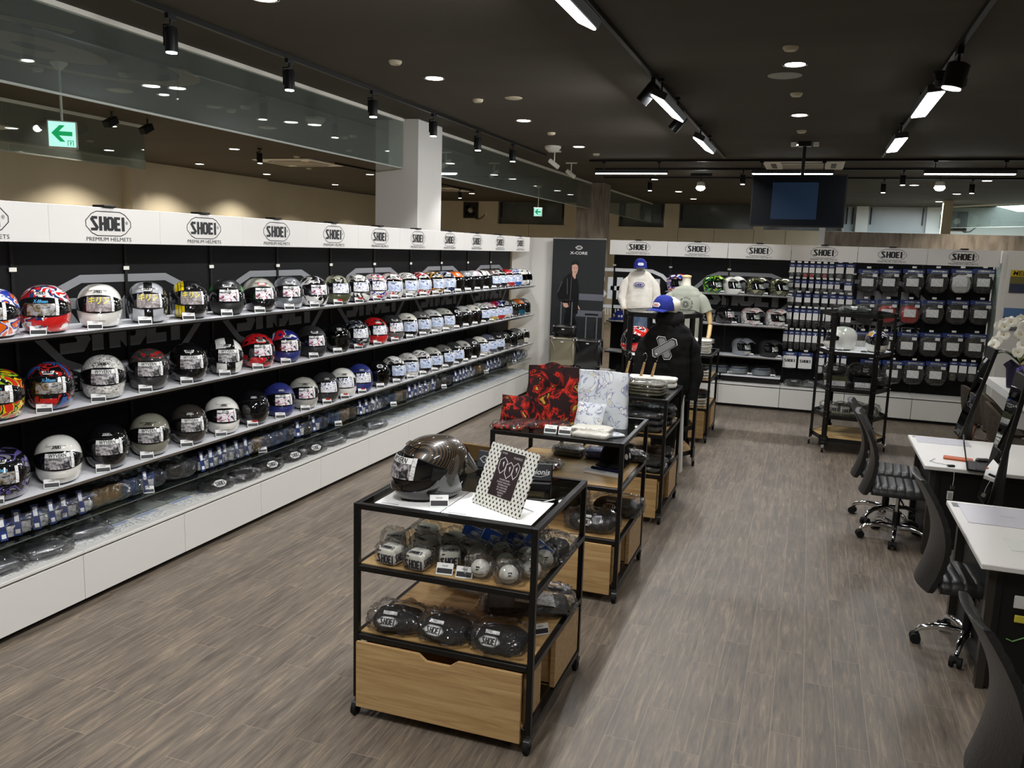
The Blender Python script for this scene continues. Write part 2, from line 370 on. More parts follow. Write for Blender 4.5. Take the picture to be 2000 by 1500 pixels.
M_BLKFAB = m_blotch('black_fabric', [(0.3, rgb(22, 22, 23)), (0.7, rgb(34, 33, 33))], scale=8, rough=0.9, bump=0.2)
M_LEATHER = m_blotch('black_leather', [(0.3, rgb(30, 30, 30)), (0.7, rgb(40, 39, 38))], scale=40, rough=0.38, bump=0.12)

def light(name, kind, loc, power, color=(1, 0.93, 0.83), size=0.1, size_y=None, rot=(0, 0, 0), spot=None, blend=0.5, parent=None, spread=None):
    d = bpy.data.lights.new(name, kind); d.energy = power; d.color = color
    if kind == 'AREA':
        d.shape = 'RECTANGLE' if size_y else 'DISK'; d.size = size
        if size_y: d.size_y = size_y
        if spread: d.spread = spread
    elif kind == 'SPOT': d.spot_size = spot or R(110); d.spot_blend = blend; d.shadow_soft_size = size
    else: d.shadow_soft_size = size
    o = bpy.data.objects.new(name, d); COL.objects.link(o); o.location = loc; o.rotation_euler = rot
    if parent: o.parent = parent
    return o
# ---------------- room shell ----------------
X0, X1, Y0, Y1 = -13.1, 6.5, -3.0, 26.8
def struct(name, mb, m, smooth=None):
    o = mb.build(name, m, smooth=smooth); return tag(o, kind='structure')
struct('floor', MB().box(X0-0.3, X1+0.3, Y0-0.3, Y1+0.3, -0.1, 0.0), M_FLOOR)
struct('ceiling', MB().box(X0-0.3, X1+0.3, Y0-0.3, Y1+1.3, CEIL, CEIL+0.1), M_CEIL)
wl = MB(); wl.box(X0-0.2, X0, 14.0, 18.45, 0, CEIL).box(X0-0.7, X0-0.4, 18.45, Y1, 0, CEIL).box(X0-0.7, X0-0.2, 18.25, 18.45, 0, CEIL).box(X0-0.2, X0+0.0, Y0, 13.6, 0, CEIL).box(X0-0.2, X0+0.25, 13.6, 14.0, 0, CEIL)
struct('wall_left', wl, M_WALLB)
struct('wall_right', MB().box(X1, X1+0.2, Y0, Y1, 0, CEIL), M_WALLB)
struct('wall_front', MB().box(X0, X1, Y0-0.2, Y0, 0, CEIL), M_WALLB)
# back wall with high windows set in
wb = MB()
wins = [(-10.0, -7.7), (-5.9, -4.45), (-4.0, -1.75), (-1.45, 0.75)]
zs = 3.07
def backwall(mb, xa, xb, ws):
    mb.box(xa, xb, Y1, Y1+0.25, 0, zs)
    x = xa
    for a, b_ in ws: mb.box(x, a, Y1, Y1+0.25, zs, CEIL); x = b_
    mb.box(x, xb, Y1, Y1+0.25, zs, CEIL)
backwall(wb, X0-0.6, 0.76, wins)
struct('wall_back', wb, M_WALLB)
wb2 = MB(); backwall(wb2, 0.78, X1+0.2, [(0.8, 1.12), (1.45, 2.98)])
struct('wall_back_right', wb2, M_WALLW)
M_WING = m_blotch('night_window_glass', [(0.3, rgb(78, 84, 84)), (0.7, rgb(98, 104, 103))], scale=0.8, rough=0.12)
M_WINW = m_blotch('frosted_window_glass', [(0.3, rgb(168, 178, 184)), (0.7, rgb(182, 190, 196))], scale=0.8, rough=0.3)
for i, (a, b_) in enumerate(wins + [(0.8, 1.12), (1.45, 2.98)]):
    white = i >= len(wins)
    o = tag(MB().box(a, b_, Y1+0.16, Y1+0.2, zs, CEIL).build('window_%d' % (i+1), M_WINW if white else M_WING), kind='structure')
    fr = MB()
    for x in (a+0.06, b_-0.1): fr.box(x, x+0.03, Y1+0.1, Y1+0.15, zs+0.22, CEIL-0.03)
    fr.build('window_stay', M_BLACKM, o)
# wall joints
jt = MB()
for x in (-8.9, -6.4, -4.0, -2.9, -1.72, -0.8, 0.35): jt.box(x, x+0.012, Y1-0.004, Y1, 0, zs-0.01)
struct('trim_1', jt, mat('joint_line', rgb(120, 112, 96), 0.8))  # thin strips darker than the wall, one per joint
# columns
col = MB().box(-5.2, -4.62, 9.55, 10.25, 0, CEIL); struct('column', col, mat('column_paint', rgb(206, 203, 197), 0.6))
col = MB().box(-5.16, -4.53, 18.95, 19.6, 0, CEIL)
struct('column.001', col, M_CONC)
struct('column.002', MB().box(3.0, 3.22, 23.8, 24.0, 0, CEIL), M_WALLB)
# low concrete wall beyond the rear fixtures, its top below the high windows
cw = MB().box(0.22, X1, 19.0, 19.25, 0, 2.84)
struct('wall_concrete', cw, M_CONC)
tag(MB().box(0.1, 0.22, 18.99, 19.26, 0, 3.0).build('trim_2', M_PAPER), kind='structure')
ties = MB()
for i in range(12):
    x = 0.6+i*0.62
    for z in (2.25,): ties.cyl((x, 19.0, z), (x, 18.995, z), 0.02, 10)
struct('trim_3', ties, M_INK)
# fans on the back wall
def wall_fan(loc, label, rot=0):
    t = thing('wall_fan', label, 'fan', loc)
    m_f = mat('fan_frame', rgb(70, 66, 58), 0.6)
    fr = MB()
    for a in range(4):
        mx = Matrix.Rotation(a*PI/2, 4, 'Y'); fr.box(-0.27, 0.27, -0.03, 0.0, 0.24, 0.27, 0, mx)
    fr.tube([(0.25*math.cos(a*PI/12), -0.04, 0.25*math.sin(a*PI/12)) for a in range(24)], 0.012, 6, closed=True)
    fr.build('frame', m_f, t)
    MB().box(-0.26, 0.26, -0.015, 0.0, -0.26, 0.26).build('mesh_panel', mat('fan_back', rgb(46, 42, 36), 0.8), t)
    bl = MB()
    for k in range(5):
        mx = Matrix.Rotation(k*2*PI/5, 4, 'Y') @ Matrix.Rotation(R(25), 4, 'X'); bl.box(0.05, 0.21, -0.04, -0.034, -0.05, 0.05, 0, mx)
    bl.build('blades', M_BLACKPL, t)
    MB().lathe([(0.09, 0), (0.085, 0.07), (0.05, 0.1)], 20, mx=Matrix.Rotation(PI/2, 4, 'X')).build('motor', mat('fan_motor', rgb(190, 190, 180), 0.5), t, 40)
    MB().tube([(0.1, -0.02, -0.2), (0.22, -0.02, -0.3), (0.36, -0.02, -0.28), (0.5, -0.01, -0.16), (0.55, -0.01, -0.08)], 0.012, 6).build('cable', M_BLACKPL, t, 60)
    MB().cbox((0.56, -0.01, -0.1), (0.09, 0.02, 0.13)).build('socket', M_WHITEMET, t)
wall_fan((-10.97, Y1-0.0, 3.5), 'black wall fan with trailing cable on beige wall above the left fixtures')
wall_fan((3.75, Y1-0.0, 3.42), 'black wall fan on white wall right of the beige pillar')
wall_fan((6.1, Y1-0.0, 3.40), 'wall fan seen through hanging glass at the far right')
# hanging smoke barriers
def barrier(name, xa, ya, xb, yb, zb, seams, label):
    t = thing(name, label, 'glass barrier', (xa, ya, 0)); d = Vector((xb-xa, yb-ya, 0)); Ln = d.length; an = math.atan2(d.y, d.x); t.rotation_euler = (0, 0, an)
    st = [0]+list(seams)+[Ln]
    for a, b_ in zip(st[:-1], st[1:]): MB().box(a+0.004, b_-0.004, -0.004, 0.004, zb, CEIL-0.03).build('glass_pane', M_SMOKE, t)
    MB().box(0, Ln, -0.02, 0.02, CEIL-0.035, CEIL).build('top_rail', M_WHITEMET, t)
    MB().box(0, Ln, -0.007, 0.007, zb-0.012, zb+0.004).build('bottom_edge', mat('barrier_edge', rgb(150, 155, 146), 0.4), t)
    return t
barrier('smoke_barrier', -4.82, 9.53, -4.82, -2.6, 3.22, (2.0, 3.9, 5.8, 7.7, 9.6), 'long hanging glass smoke barrier on the near side of the pale column')
barrier('smoke_barrier', -4.82, 10.27, -4.82, 18.93, 3.22, (1.4, 3.1, 4.9, 6.8), 'hanging glass smoke barrier running from pale column to concrete column')
barrier('smoke_barrier', -4.84, 19.62, -4.84, 26.78, 3.22, (2.0, 4.0), 'hanging glass smoke barrier beyond the concrete column')
barrier('smoke_barrier', -8.85, -2.5, -8.85, 9.63, 3.22, (4.4, 7.9, 10.0), 'hanging glass smoke barrier far left behind the exit sign')
barrier('smoke_barrier', 3.3, 26.6, 6.4, 22.0, 3.22, (), 'slanting hanging glass barrier at the far right corner')
# ceiling fittings
def downlight(x, y, label, power, first=[None], dia=0.16, warm=(1, 0.90, 0.76)):
    if first[0] is None:
        t = thing('downlight', label, 'ceiling light', (x, y, CEIL), 0, 'recessed downlights')
        MB().lathe([(0.095, -0.004), (0.095, 0.0), (0.078, 0.0), (0.078, -0.004)], 28, cap=False).build('trim_ring', mat('ring_white', rgb(160, 156, 146), 0.4), t, 40)
        MB().lathe([(0.0005, -0.003), (0.078, -0.003), (0.079, 0.001), (0.0005, 0.001)], 28, cap=False).build('lens', M_LED, t, 40)
        first[0] = t
    else: t = dup(first[0], (x, y, CEIL), label=label)
    if power: light('downlight_beam', 'SPOT', (x, y, CEIL-0.02), power, warm, 0.05, spot=R(125), blend=0.7)
    return t
rowname = {-3.38: 'above the left aisle', -0.25: 'above the centre', 2.9: 'above the desks', -6.45: 'just past the glass barrier', -9.4: 'over the hall beyond', -12.05: 'near the beige wall', 1.9: 'right of the screen'}
for x in (-3.38, -0.25, 2.9):
    for i, y in enumerate((-0.4, 2.15, 4.75, 7.3, 9.85, 12.4)):
        downlight(x, y, 'white round recessed downlight %s, %s counted from the rear' % (rowname[x], ordn(5-i)), P_DOWN)
for x in (-3.25, 2.95):
    for i, y in enumerate((18.0, 21.5, 24.3)):
        downlight(x, y, 'white round downlight beyond the rear fixtures, %s in %s line' % (ordn(i), 'the left' if x < 0 else 'the right'), P_HALL*0.8)
downlight(1.83, 19.1, 'white round downlight beyond the rear fixtures and right of the hanging screen', P_HALL*0.5)
for x in (-6.45, -9.4, -12.1):
    for i, y in enumerate((4.6, 7.15, 9.6, 12.3, 14.7, 17.0, 20.0, 23.0)):
        if x == -12.1 and y < 9: pass
        downlight(x, y, 'round downlight %s, %s counted from the rear' % (rowname.get(x, 'near the beige wall'), ordn(7-i)), P_HALL if x > -12 else P_HALL*1.2)
def disc(x, y, r, label, name, cat, m, drop=0.012, first={}):
    k = (name, r)
    if k not in first:
        o = MB().lathe([(r, 0), (r, -drop*0.4), (r*0.75, -drop), (0.0006, -drop)], 24, cap=False).build(name, m, None, 40, (x, y, CEIL)); tag(o, label, cat, 'small ceiling fittings'); first[k] = o
    else:
        o = dup(first[k], (x, y, CEIL), label=label)
    return o
M_FIT = mat('fitting_cream', rgb(196, 186, 158), 0.5)
for i, (x, y) in enumerate([(-3.4, 6.57), (-3.39, 8.4), (-3.35, 10.89), (-3.33, 13.28), (-0.27, 6.69), (-0.26, 8.55), (-0.24, 11.02)]):
    disc(x, y, 0.055, 'small cream sprinkler head in the dark ceiling, %s %s' % (ordn(i if i < 4 else i-4), 'along the left aisle' if i < 4 else 'along the centre line'), 'sprinkler_head', 'sprinkler', M_FIT, 0.03)
for i, (x, y) in enumerate([(-6.9, 6.2), (-6.6, 8.6), (-6.5, 11.0), (-7.3, 12.5), (-8.9, 13.4), (-10.0, 15.5)]):
    disc(x, y, 0.055, 'small cream sprinkler head in the ceiling beyond the glass, %s from the front' % ordn(i), 'sprinkler_head', 'sprinkler', M_FIT, 0.03)
disc(-2.99, 8.37, 0.09, 'small round cream cover plate in ceiling beside the left aisle downlights', 'cover_plate', 'cover plate', M_FIT)
disc(-0.34, 7.71, 0.14, 'round grey ceiling speaker right behind a centre downlight', 'ceiling_speaker', 'speaker', mat('speaker_grille', rgb(150, 150, 138), 0.6))
disc(-7.0, 7.3, 0.13, 'round cream ceiling speaker beyond the glass barrier', 'ceiling_speaker', 'speaker', M_FIT)
disc(-7.1, 10.0, 0.13, 'round cream ceiling speaker over the hall', 'ceiling_speaker', 'speaker', M_FIT)
for i, (x, y, l) in enumerate([(-5.9, 9.3, 'beyond the glass near the pale column'), (-3.75, 12.3, 'at the end of the spotlight track')]):
    tag(MB().lathe([(0.12, 0), (0.12, -0.03), (0.08, -0.075), (0.03, -0.09), (0.0006, -0.09)], 24, cap=False).build('smoke_detector', mat('detector_white', rgb(205, 203, 192), 0.5), None, 40, (x, y, CEIL)), 'white domed smoke detector '+l, 'smoke detector')
# patched ring in the ceiling of the hall beyond
ring = MB(); cx, cy = -6.1, 5.6
ring.grid(lambda u, v: (cx+(0.62+0.12*v)*math.cos(2*PI*u*0.86+0.6)*(1+0.1*math.sin(7*u)), cy+(1.35+0.25*v)*math.sin(2*PI*u*0.86+0.6), CEIL-0.003), 40, 1)
ring.grid(lambda u, v: (cx-0.05+(0.1+0.25*v)*math.cos(2*PI*u), cy-0.1+(0.2+0.5*v)*math.sin(2*PI*u), CEIL-0.003), 24, 1, cu=True)
tag(ring.build('trim_4', mat('filler_patch', rgb(150, 138, 112), 0.85)), kind='structure')
# ceiling air conditioner cassettes
def cassette(x, y, rz, label, first=[None]):
    if first[0] is None:
        t = thing('air_conditioner', label, 'air conditioner', (x, y, CEIL), rz, 'ceiling cassettes'); s_ = 0.62
        MB().chbox(-s_, s_, -s_, s_, -0.035, 0.0, 0.015).build('panel', M_WHITEMET, t)
        MB().box(-0.33, 0.33, -0.33, 0.33, -0.042, -0.03).build('grille', mat('ac_grille', rgb(150, 145, 128), 0.5), t)
        for k in range(4):
            MB().box(-0.34, 0.34, 0.42, 0.50, -0.04, -0.03, 0, Matrix.Rotation(k*PI/2, 4, 'Z')).build('louvre', M_BLACKPL, t)
        first[0] = t; return t
    return dup(first[0], (x, y, CEIL), rz, label)
cassette(-9.45, 14.3, 0, 'cream ceiling air conditioner cassette left of the pale column')
cassette(-9.6, 21.2, 0, 'cream ceiling cassette just right of the pale column, far back')
cassette(-0.25, 14.9, 0, 'cream ceiling cassette behind the hanging screen')
cassette(-0.95, 2.75, 0.1, 'white ceiling cassette at the top edge of the picture')
cassette(-11.6, 8.9, 0, 'cream ceiling cassette at the far left beyond the glass')
# tracks
def track(x0, y0, x1, y1, label, z=CEIL):
    o = MB().box(min(x0, x1)-0.017, max(x0, x1)+0.017, min(y0, y1)-0.017, max(y0, y1)+0.017, z-0.035, z).build('lighting_track', M_BLACKM)
    return tag(o, label, 'lighting track')
track(-4.18, -2.0, -4.18, 13.3, 'black lighting track above the left helmet wall')
track(-1.4, -2.0, -1.4, 13.7, 'black ceiling track carrying lamps left of the screen')
track(0.85, -2.0, 0.85, 13.7, 'black ceiling track carrying lamps right of the screen')
track(-3.65, 14.17, 5.5, 14.17, 'black ceiling track crossing behind the screen, nearer one')
track(-3.9, 15.6, 5.5, 15.6, 'black ceiling track crossing behind the screen, middle one')
track(-4.15, 17.35, 5.5, 17.35, 'black ceiling track crossing the far ceiling, farthest one')
track(-8.75, 14.5, -8.75, 21.5, 'black ceiling track with small spots in the hall beyond')
def can_spot(x, y, label, first=[None], s=1.0, rx=0.0):
    if first[0] is None:
        t = thing('track_spotlight', label, 'spotlight', (x, y, CEIL-0.035), 0, 'hanging can spotlights')
        MB().box(-0.015, 0.015, -0.04, 0.04, -0.03, 0.0).cyl((0, 0, -0.02), (0, 0, -0.07), 0.009, 8).build('adaptor', M_BLACKPL, t)
        MB().box(-0.05, -0.042, -0.02, 0.02, -0.2, -0.06).box(-0.05, 0.01, -0.02, 0.02, -0.07, -0.06).build('yoke', M_BLACKPL, t)
        MB().lathe([(0.042, -0.24), (0.042, -0.09), (0.038, -0.082)], 20).build('can', M_BLACKPL, t, 40)
        MB().lathe([(0.036, -0.246), (0.036, -0.24)], 20).build('lens', M_LED, t, 40)
        first[0] = t; return t
    return dup(first[0], (x, y, CEIL-0.035), label=label, rot=(rx, 0, 0))
for i, y in enumerate((0.6, 2.0, 3.4, 4.83, 6.2, 7.62, 9.03, 10.4, 11.75)):
    can_spot(-4.18, y, 'black cylindrical spotlight above the helmet wall, %s from the rear' % ordn(8-i))
    light('wall_wash', 'SPOT', (-4.16, y, CEIL-0.30), P_SPOT, (0.96, 0.97, 1.0), 0.04, rot=(0, R(-3), 0), spot=R(95), blend=0.6)
for i, (x, y) in enumerate([(-3.2, 17.35), (-1.25, 15.6), (1.32, 15.6), (1.15, 17.35), (2.62, 17.35), (4.3, 17.35), (-8.75, 16.4), (-8.75, 18.6), (-8.75, 20.6), (-8.6, 11.9)]):
    can_spot(x, y, 'small black can spotlight on a far ceiling track, %s counted from the left aisle' % ordn(i))
for i, (x, y, l) in enumerate([(-2.1, 16.6, 'left of the screen'), (1.95, 16.2, 'right of the screen')]):
    t = thing('bulb_spotlight', 'round glowing spotlight on a far track '+l, 'spotlight', (x, y, CEIL))
    MB().box(-0.2, 0.2, -0.02, 0.02, -0.05, 0).cyl((0, 0, -0.04), (0, 0, -0.14), 0.01, 8).build('arm', M_BLACKPL, t)
    MB().lathe([(0.02, -0.14), (0.07, -0.17), (0.08, -0.24)], 20).build('housing', M_WHITEMET, t, 40)
    MB().lathe([(0.072, -0.246), (0.09, -0.27), (0.06, -0.31), (0.001, -0.325)], 20, cap=False).build('bulb', mat('bulb_glow', (1, 1, 1), 0.4, emit=(0.95, 0.97, 1.0), estr=30), t, 40)
# bar lamps
def bar_lamp(x, y, rz, ln, label, tilt=0.0, power=60, drop=0.16, wd=0.075):
    t = thing('bar_lamp', label, 'ceiling lamp', (x, y, CEIL), rz)
    for s_ in (-0.38, 0.38): MB().box(s_*ln-0.03, s_*ln+0.03, -0.02, 0.02, -0.06, -0.034).cyl((s_*ln, 0, -0.05), (s_*ln, 0, -drop+0.02), 0.008, 8).build('hanger', M_BLACKPL, t)
    mx = Matrix.Translation((0, 0, -drop)) @ Matrix.Rotation(tilt, 4, 'X')
    MB().chbox(-ln/2, ln/2, -wd/2-0.008, wd/2+0.008, -0.02, 0.04, 0.006, 0, mx).build('housing', mat('lamp_housing', rgb(40, 40, 40), 0.4), t)
    MB().chbox(-ln/2+0.01, ln/2-0.01, -wd/2, wd/2, -0.035, -0.018, 0.006, 0, mx).build('diffuser', M_LEDW, t)
    l = light('bar_light', 'AREA', (0, 0, 0), power, (0.97, 0.98, 1.0), ln*0.95, wd, parent=t)
    l.matrix_local = mx @ Matrix.Translation((0, 0, -0.045)); 
    return t
for i, (y, ln) in enumerate([(1.7, 1.2), (4.4, 1.2), (7.95, 1.2), (10.65, 1.2)]):
    bar_lamp(-1.33, y, PI/2, ln, 'bright bar lamp on the left ceiling track, %s from the rear' % ordn(3-i), R(26), P_BAR, 0.19, 0.12)
for i, (y, ln) in enumerate([(2.0, 1.2), (5.2, 1.2), (8.05, 1.2), (10.75, 1.2)]):
    if i == 1: continue
    bar_lamp(0.80, y, PI/2, ln, 'bright bar lamp on the right ceiling track, %s from the rear' % ordn(3-i if i > 1 else 2), R(-6), P_BAR*0.30, 0.19, 0.12)
for x, l in ((-2.95, 'left of'), (-0.4, 'behind'), (2.08, 'right of')):
    bar_lamp(x, 14.17, 0, 1.22, 'thin white bar lamp hanging %s the screen' % l, 0, P_XBAR, 0.2, 0.045)
for i, (y, x) in enumerate([(3.85, 0.85), (6.35, 0.85)]):
    t = thing('flood_spotlight', 'large black angled spotlight on the right track, %s' % ('nearer' if i == 0 else 'farther one before the lamps'), 'spotlight', (x, y+0.45, CEIL-0.035))
    MB().box(-0.02, 0.02, -0.06, 0.06, -0.05, 0).box(-0.008, 0.008, -0.02, 0.02, -0.12, -0.04).build('adaptor', M_BLACKPL, t)
    MB().lathe([(0.075, -0.13), (0.075, 0.03), (0.06, 0.04)], 24, mx=Matrix.Translation((0.0, 0, -0.14)) @ Matrix.Rotation(R(12), 4, 'Y')).build('housing', M_BLACKPL, t, 40)
    MB().chbox(-0.1, 0.1, -0.09, 0.09, -0.02, 0.05, 0.01, 0, Matrix.Translation((-0.03, 0.1, -0.2)) @ Matrix.Rotation(R(30), 4, 'X')).build('gear_box', M_BLACKPL, t)
    MB().lathe([(0.062, -0.136), (0.062, -0.131)], 24, mx=Matrix.Translation((0, 0, -0.14)) @ Matrix.Rotation(R(12), 4, 'Y')).build('lens', M_LEDW, t, 40)
for i, (x, y) in enumerate([(-1.45, 8.3), (-1.45, 10.0)]):
    t = thing('angled_spotlight', 'black angled spotlight on the left track, %s one' % ('nearer' if i == 0 else 'farther'), 'spotlight', (x+0.05, y-0.85, CEIL-0.035))
    MB().cyl((0, 0, 0), (0, 0, -0.06), 0.02, 10).build('adaptor', M_BLACKPL, t)
    MB().lathe([(0.055, -0.1), (0.055, 0.08), (0.04, 0.09)], 20, mx=Matrix.Translation((-0.03, 0, -0.12)) @ Matrix.Rotation(R(40), 4, 'Y')).build('housing', M_BLACKPL, t, 40)
# white camera-like spots near the concrete column
for i, (x, y) in enumerate([(-3.9, 12.9), (-4.1, 14.6)]):
    t = thing('white_spotlight', 'small white angled spotlight near concrete column, %s one' % ('left' if i == 0 else 'right'), 'spotlight', (x, y, CEIL))
    MB().box(-0.1, 0.1, -0.015, 0.015, -0.02, 0).cyl((0, 0, -0.02), (0, 0, -0.18), 0.01, 8).build('stem', M_WHITEMET, t)
    MB().cyl((-0.08, 0, -0.14), (0.07, 0, -0.25), 0.035, 16).build('can', M_WHITEMET, t, 40)
# spot pair behind the left glass
for i, (x, y) in enumerate([(-8.3, 8.5), (-8.3, 9.1)]):
    t = thing('clip_spotlight', 'black tilted box spotlight beyond the glass barrier, %s one' % ('left' if i == 0 else 'right'), 'spotlight', (x, y, CEIL))
    MB().cyl((0, 0, 0), (0, 0, -0.1), 0.012, 8).build('stem', M_BLACKPL, t)
    MB().chbox(-0.05, 0.05, -0.09, 0.09, -0.045, 0.045, 0.008, 0, Matrix.Translation((0, -0.02, -0.13)) @ Matrix.Rotation(R(28), 4, 'X')).build('housing', M_BLACKPL, t)
light('hall_spot', 'SPOT', (-8.3, 8.4, 3.6), 30, (1, 0.92, 0.8), 0.04, rot=(R(-20), R(55), 0), spot=R(70), blend=0.6)
for i, y in enumerate((11.3, 15.7, 20.6)):
    light('wall_wash', 'SPOT', (-12.0, y, 1.2), 18, (1, 0.86, 0.6), 0.1, rot=(0, R(115), 0), spot=R(110), blend=0.9) if False else None
# exit signs
def exit_sign(loc, rz, stem, label, s=1.0):
    t = thing('exit_sign', label, 'exit sign', loc, rz); w_ = 0.24*s
    MB().cyl((0, 0.03, w_/2), (0, 0.03, stem), 0.012*s, 10).build('stem', M_WHITEMET, t)
    MB().lathe([(0.03, 0), (0.075, 0.05), (0.075, 0.06)], 8, (0, 0.03, stem-0.06)).build('rose', M_WHITEMET, t)
    MB().chbox(-w_/2, w_/2, 0.0, 0.07*s, -w_/2, w_/2, 0.006).build('case', M_WHITEMET, t)
    MB().box(-w_/2+0.012, w_/2-0.012, -0.003, 0.001, -w_/2+0.012, w_/2-0.012).build('sign_face', mat('exit_face', rgb(190, 235, 225), 0.4, emit=rgb(175, 235, 225), estr=1.0), t)
    g = MB(); fn = lambda x, y: (x, -0.005, y)
    k = w_
    g.flat(xf2d(([(-0.36, 0.03), (-0.08, 0.33), (0.1, 0.33), (-0.1, 0.11), (0.34, 0.11), (0.34, -0.05), (-0.1, -0.05), (0.1, -0.27), (-0.08, -0.27)], [(0, 1, 2, 3), (0, 3, 4, 5, 6), (0, 6, 7, 8)]), k, k), fn)
    g.flat(xf2d(stroke2d([(0.18, -0.40), (0.18, -0.22), (0.36, -0.22), (0.36, -0.40)], 0.025), k, k), fn)
    g.flat(xf2d(stroke2d([(0.27, -0.38), (0.27, -0.27), (0.31, -0.30)], 0.03), k, k), fn)
    g.build('arrow', mat('exit_green', rgb(20, 160, 90), 0.5, emit=rgb(20, 165, 95), estr=0.7), t)
# camera-facing sign beyond glass: placed where its stem meets the ceiling
exit_sign((-6.44, 6.01, 3.175), R(42), CEIL-3.175, 'lit green arrow exit sign hanging from a white rod at the left')
exit_sign((-6.4, 19.95, 3.175), R(12), CEIL-3.175, 'small lit green exit sign far back left of the concrete column', 0.9)
# hanging screen
t = thing('television', 'black flat television hanging from the ceiling, dim blue reflection', 'television', (-0.24, 12.05, 3.03), R(-2))
MB().chbox(-0.60, 0.60, -0.03, 0.03, -0.34, 0.34, 0.006).build('bezel', M_BLACKPL, t)
MB().box(-0.585, 0.585, -0.034, -0.028, -0.322, 0.325).build('screen', mat('tv_screen', rgb(14, 17, 22), 0.3, spec=0.1), t)
MB().box(-0.33, 0.25, -0.0352, -0.034, -0.24, 0.24).build('painted_reflection', mat('tv_painted_reflection', rgb(26, 38, 54), 0.3, emit=rgb(28, 44, 66), estr=0.35, spec=0.1), t)  # dim blue reflection painted on the screen as a faintly glowing patch
MB().cyl((0.03, 0.06, 0.2), (0.03, 0.06, CEIL-3.03), 0.022, 12).cbox((0.03, 0.05, 0.0), (0.25, 0.05, 0.3)).build('pole', M_BLACKM, t)
MB().cbox((0.03, 0.06, CEIL-3.03-0.03), (0.16, 0.12, 0.06)).build('ceiling_plate', M_BLACKM, t)
for s_ in (-1, 1): MB().cbox((0.03+s_*0.14, 0.06, CEIL-3.03-0.03), (0.07, 0.09, 0.05)).build('mount_wing', M_WHITEMET, t)
# cool light in the bright room beyond the concrete wall
light('cool_room_light', 'AREA', (3.6, 24.4, CEIL-0.06), P_COOL, (0.86, 0.97, 1.0), 3.6, 1.2)
# ---------------- header panels with logos ----------------
LOGO_H = logo2d(0.40); SUB = text2d('PREMIUM HELMETS', 0.052)
def header_mesh():
    a = MB().flat(LOGO_H, lambda x, y: (0.0012, x, y+0.012)).flat(xf2d(SUB, 0.84, 0.66), lambda x, y: (0.0012, x, y-0.086))
    a.flat(xf2d(text2d('®', 0.03), 1, 1, 0.15, 0.02), lambda x, y: (0.0012, x, y+0.0))
    return a.mesh('logo', [M_INK])
HDR_LOGO = header_mesh()
def bay_meshes():
    d = {}
    d['panel'] = MB().box(-0.02, 0.0, -0.449, 0.449, 0.36, 2.40).mesh('back_panel', [M_BLACKP])
    up = MB().box(0.0, 0.012, -0.462, -0.438, 0.36, 2.30)
    for i in range(34): up.box(0.012, 0.0125, -0.452, -0.448, 0.5+i*0.05, 0.525+i*0.05)
    d['upright'] = up.mesh('upright', [M_BLACKM])
    d['clip'] = MB().box(0.012, 0.016, -0.475, -0.425, 2.06, 2.085).mesh('bracket', [M_WHITEMET])
    d['header'] = MB().chbox(0.0, 0.02, -0.4495, 0.4495, -0.112, 0.112, 0.002).mesh('header_panel', [M_HEADER])
    d['cap'] = MB().chbox(-0.06, 0.04, -0.05, 0.05, 0.113, 0.128, 0.004).mesh('header_clip', [M_BLACKPL])
    d['lamp'] = MB().box(-0.04, 0.0, -0.43, 0.43, -0.1, -0.085).mesh('strip', [M_WHITEMET])
    d['shelf'] = MB().box(0.0, 0.44, -0.449, 0.449, -0.014, 0.0, 0).box(0.44, 0.443, -0.449, 0.449, -0.014, 0.002, 1).mesh('shelf', [M_SHELF, M_STEEL])
    d['under'] = MB().box(0.0, 0.42, -0.449, 0.449, -0.026, -0.0145).mesh('shelf_frame', [M_BLACKM])
    for s_ in (-0.44,): br = MB().add([(0, s_, -0.015), (0.34, s_, -0.015), (0.34, s_, -0.03), (0, s_, -0.09), (0, s_+0.008, -0.015), (0.34, s_+0.008, -0.015), (0.34, s_+0.008, -0.03), (0, s_+0.008, -0.09)], [(0, 1, 2, 3), (7, 6, 5, 4), (0, 4, 5, 1), (1, 5, 6, 2), (2, 6, 7, 3), (3, 7, 4, 0)])
    d['shelfbr'] = br.mesh('shelf_bracket', [M_BLACKM])
    d['glass'] = MB().box(0.0, 0.41, -0.449, 0.449, -0.006, 0.0, 0).box(0.41, 0.413, -0.449, 0.449, -0.006, 0.0005, 1).mesh('glass_shelf', [M_GLASS, mat('glass_edge', rgb(84, 90, 84), 0.2)])
    d['cab'] = MB().box(0.0, 0.43, -0.4499, 0.4499, 0.06, 0.33).mesh('cabinet_body', [M_WHITE])
    d['top'] = MB().chbox(-0.02, 0.455, -0.4499, 0.4499, 0.345, 0.366, 0.003).mesh('cabinet_top', [M_WHITE])
    d['gap'] = MB().box(0.0, 0.425, -0.4499, 0.4499, 0.33, 0.345).box(0.0, 0.38, -0.4499, 0.4499, 0.0, 0.06).mesh('plinth', [M_INK])
    d['door'] = MB().chbox(0.43, 0.449, -0.4485, 0.4485, 0.048, 0.332, 0.002).mesh('door', [M_WHITE])
    return d
BM_ = bay_meshes()
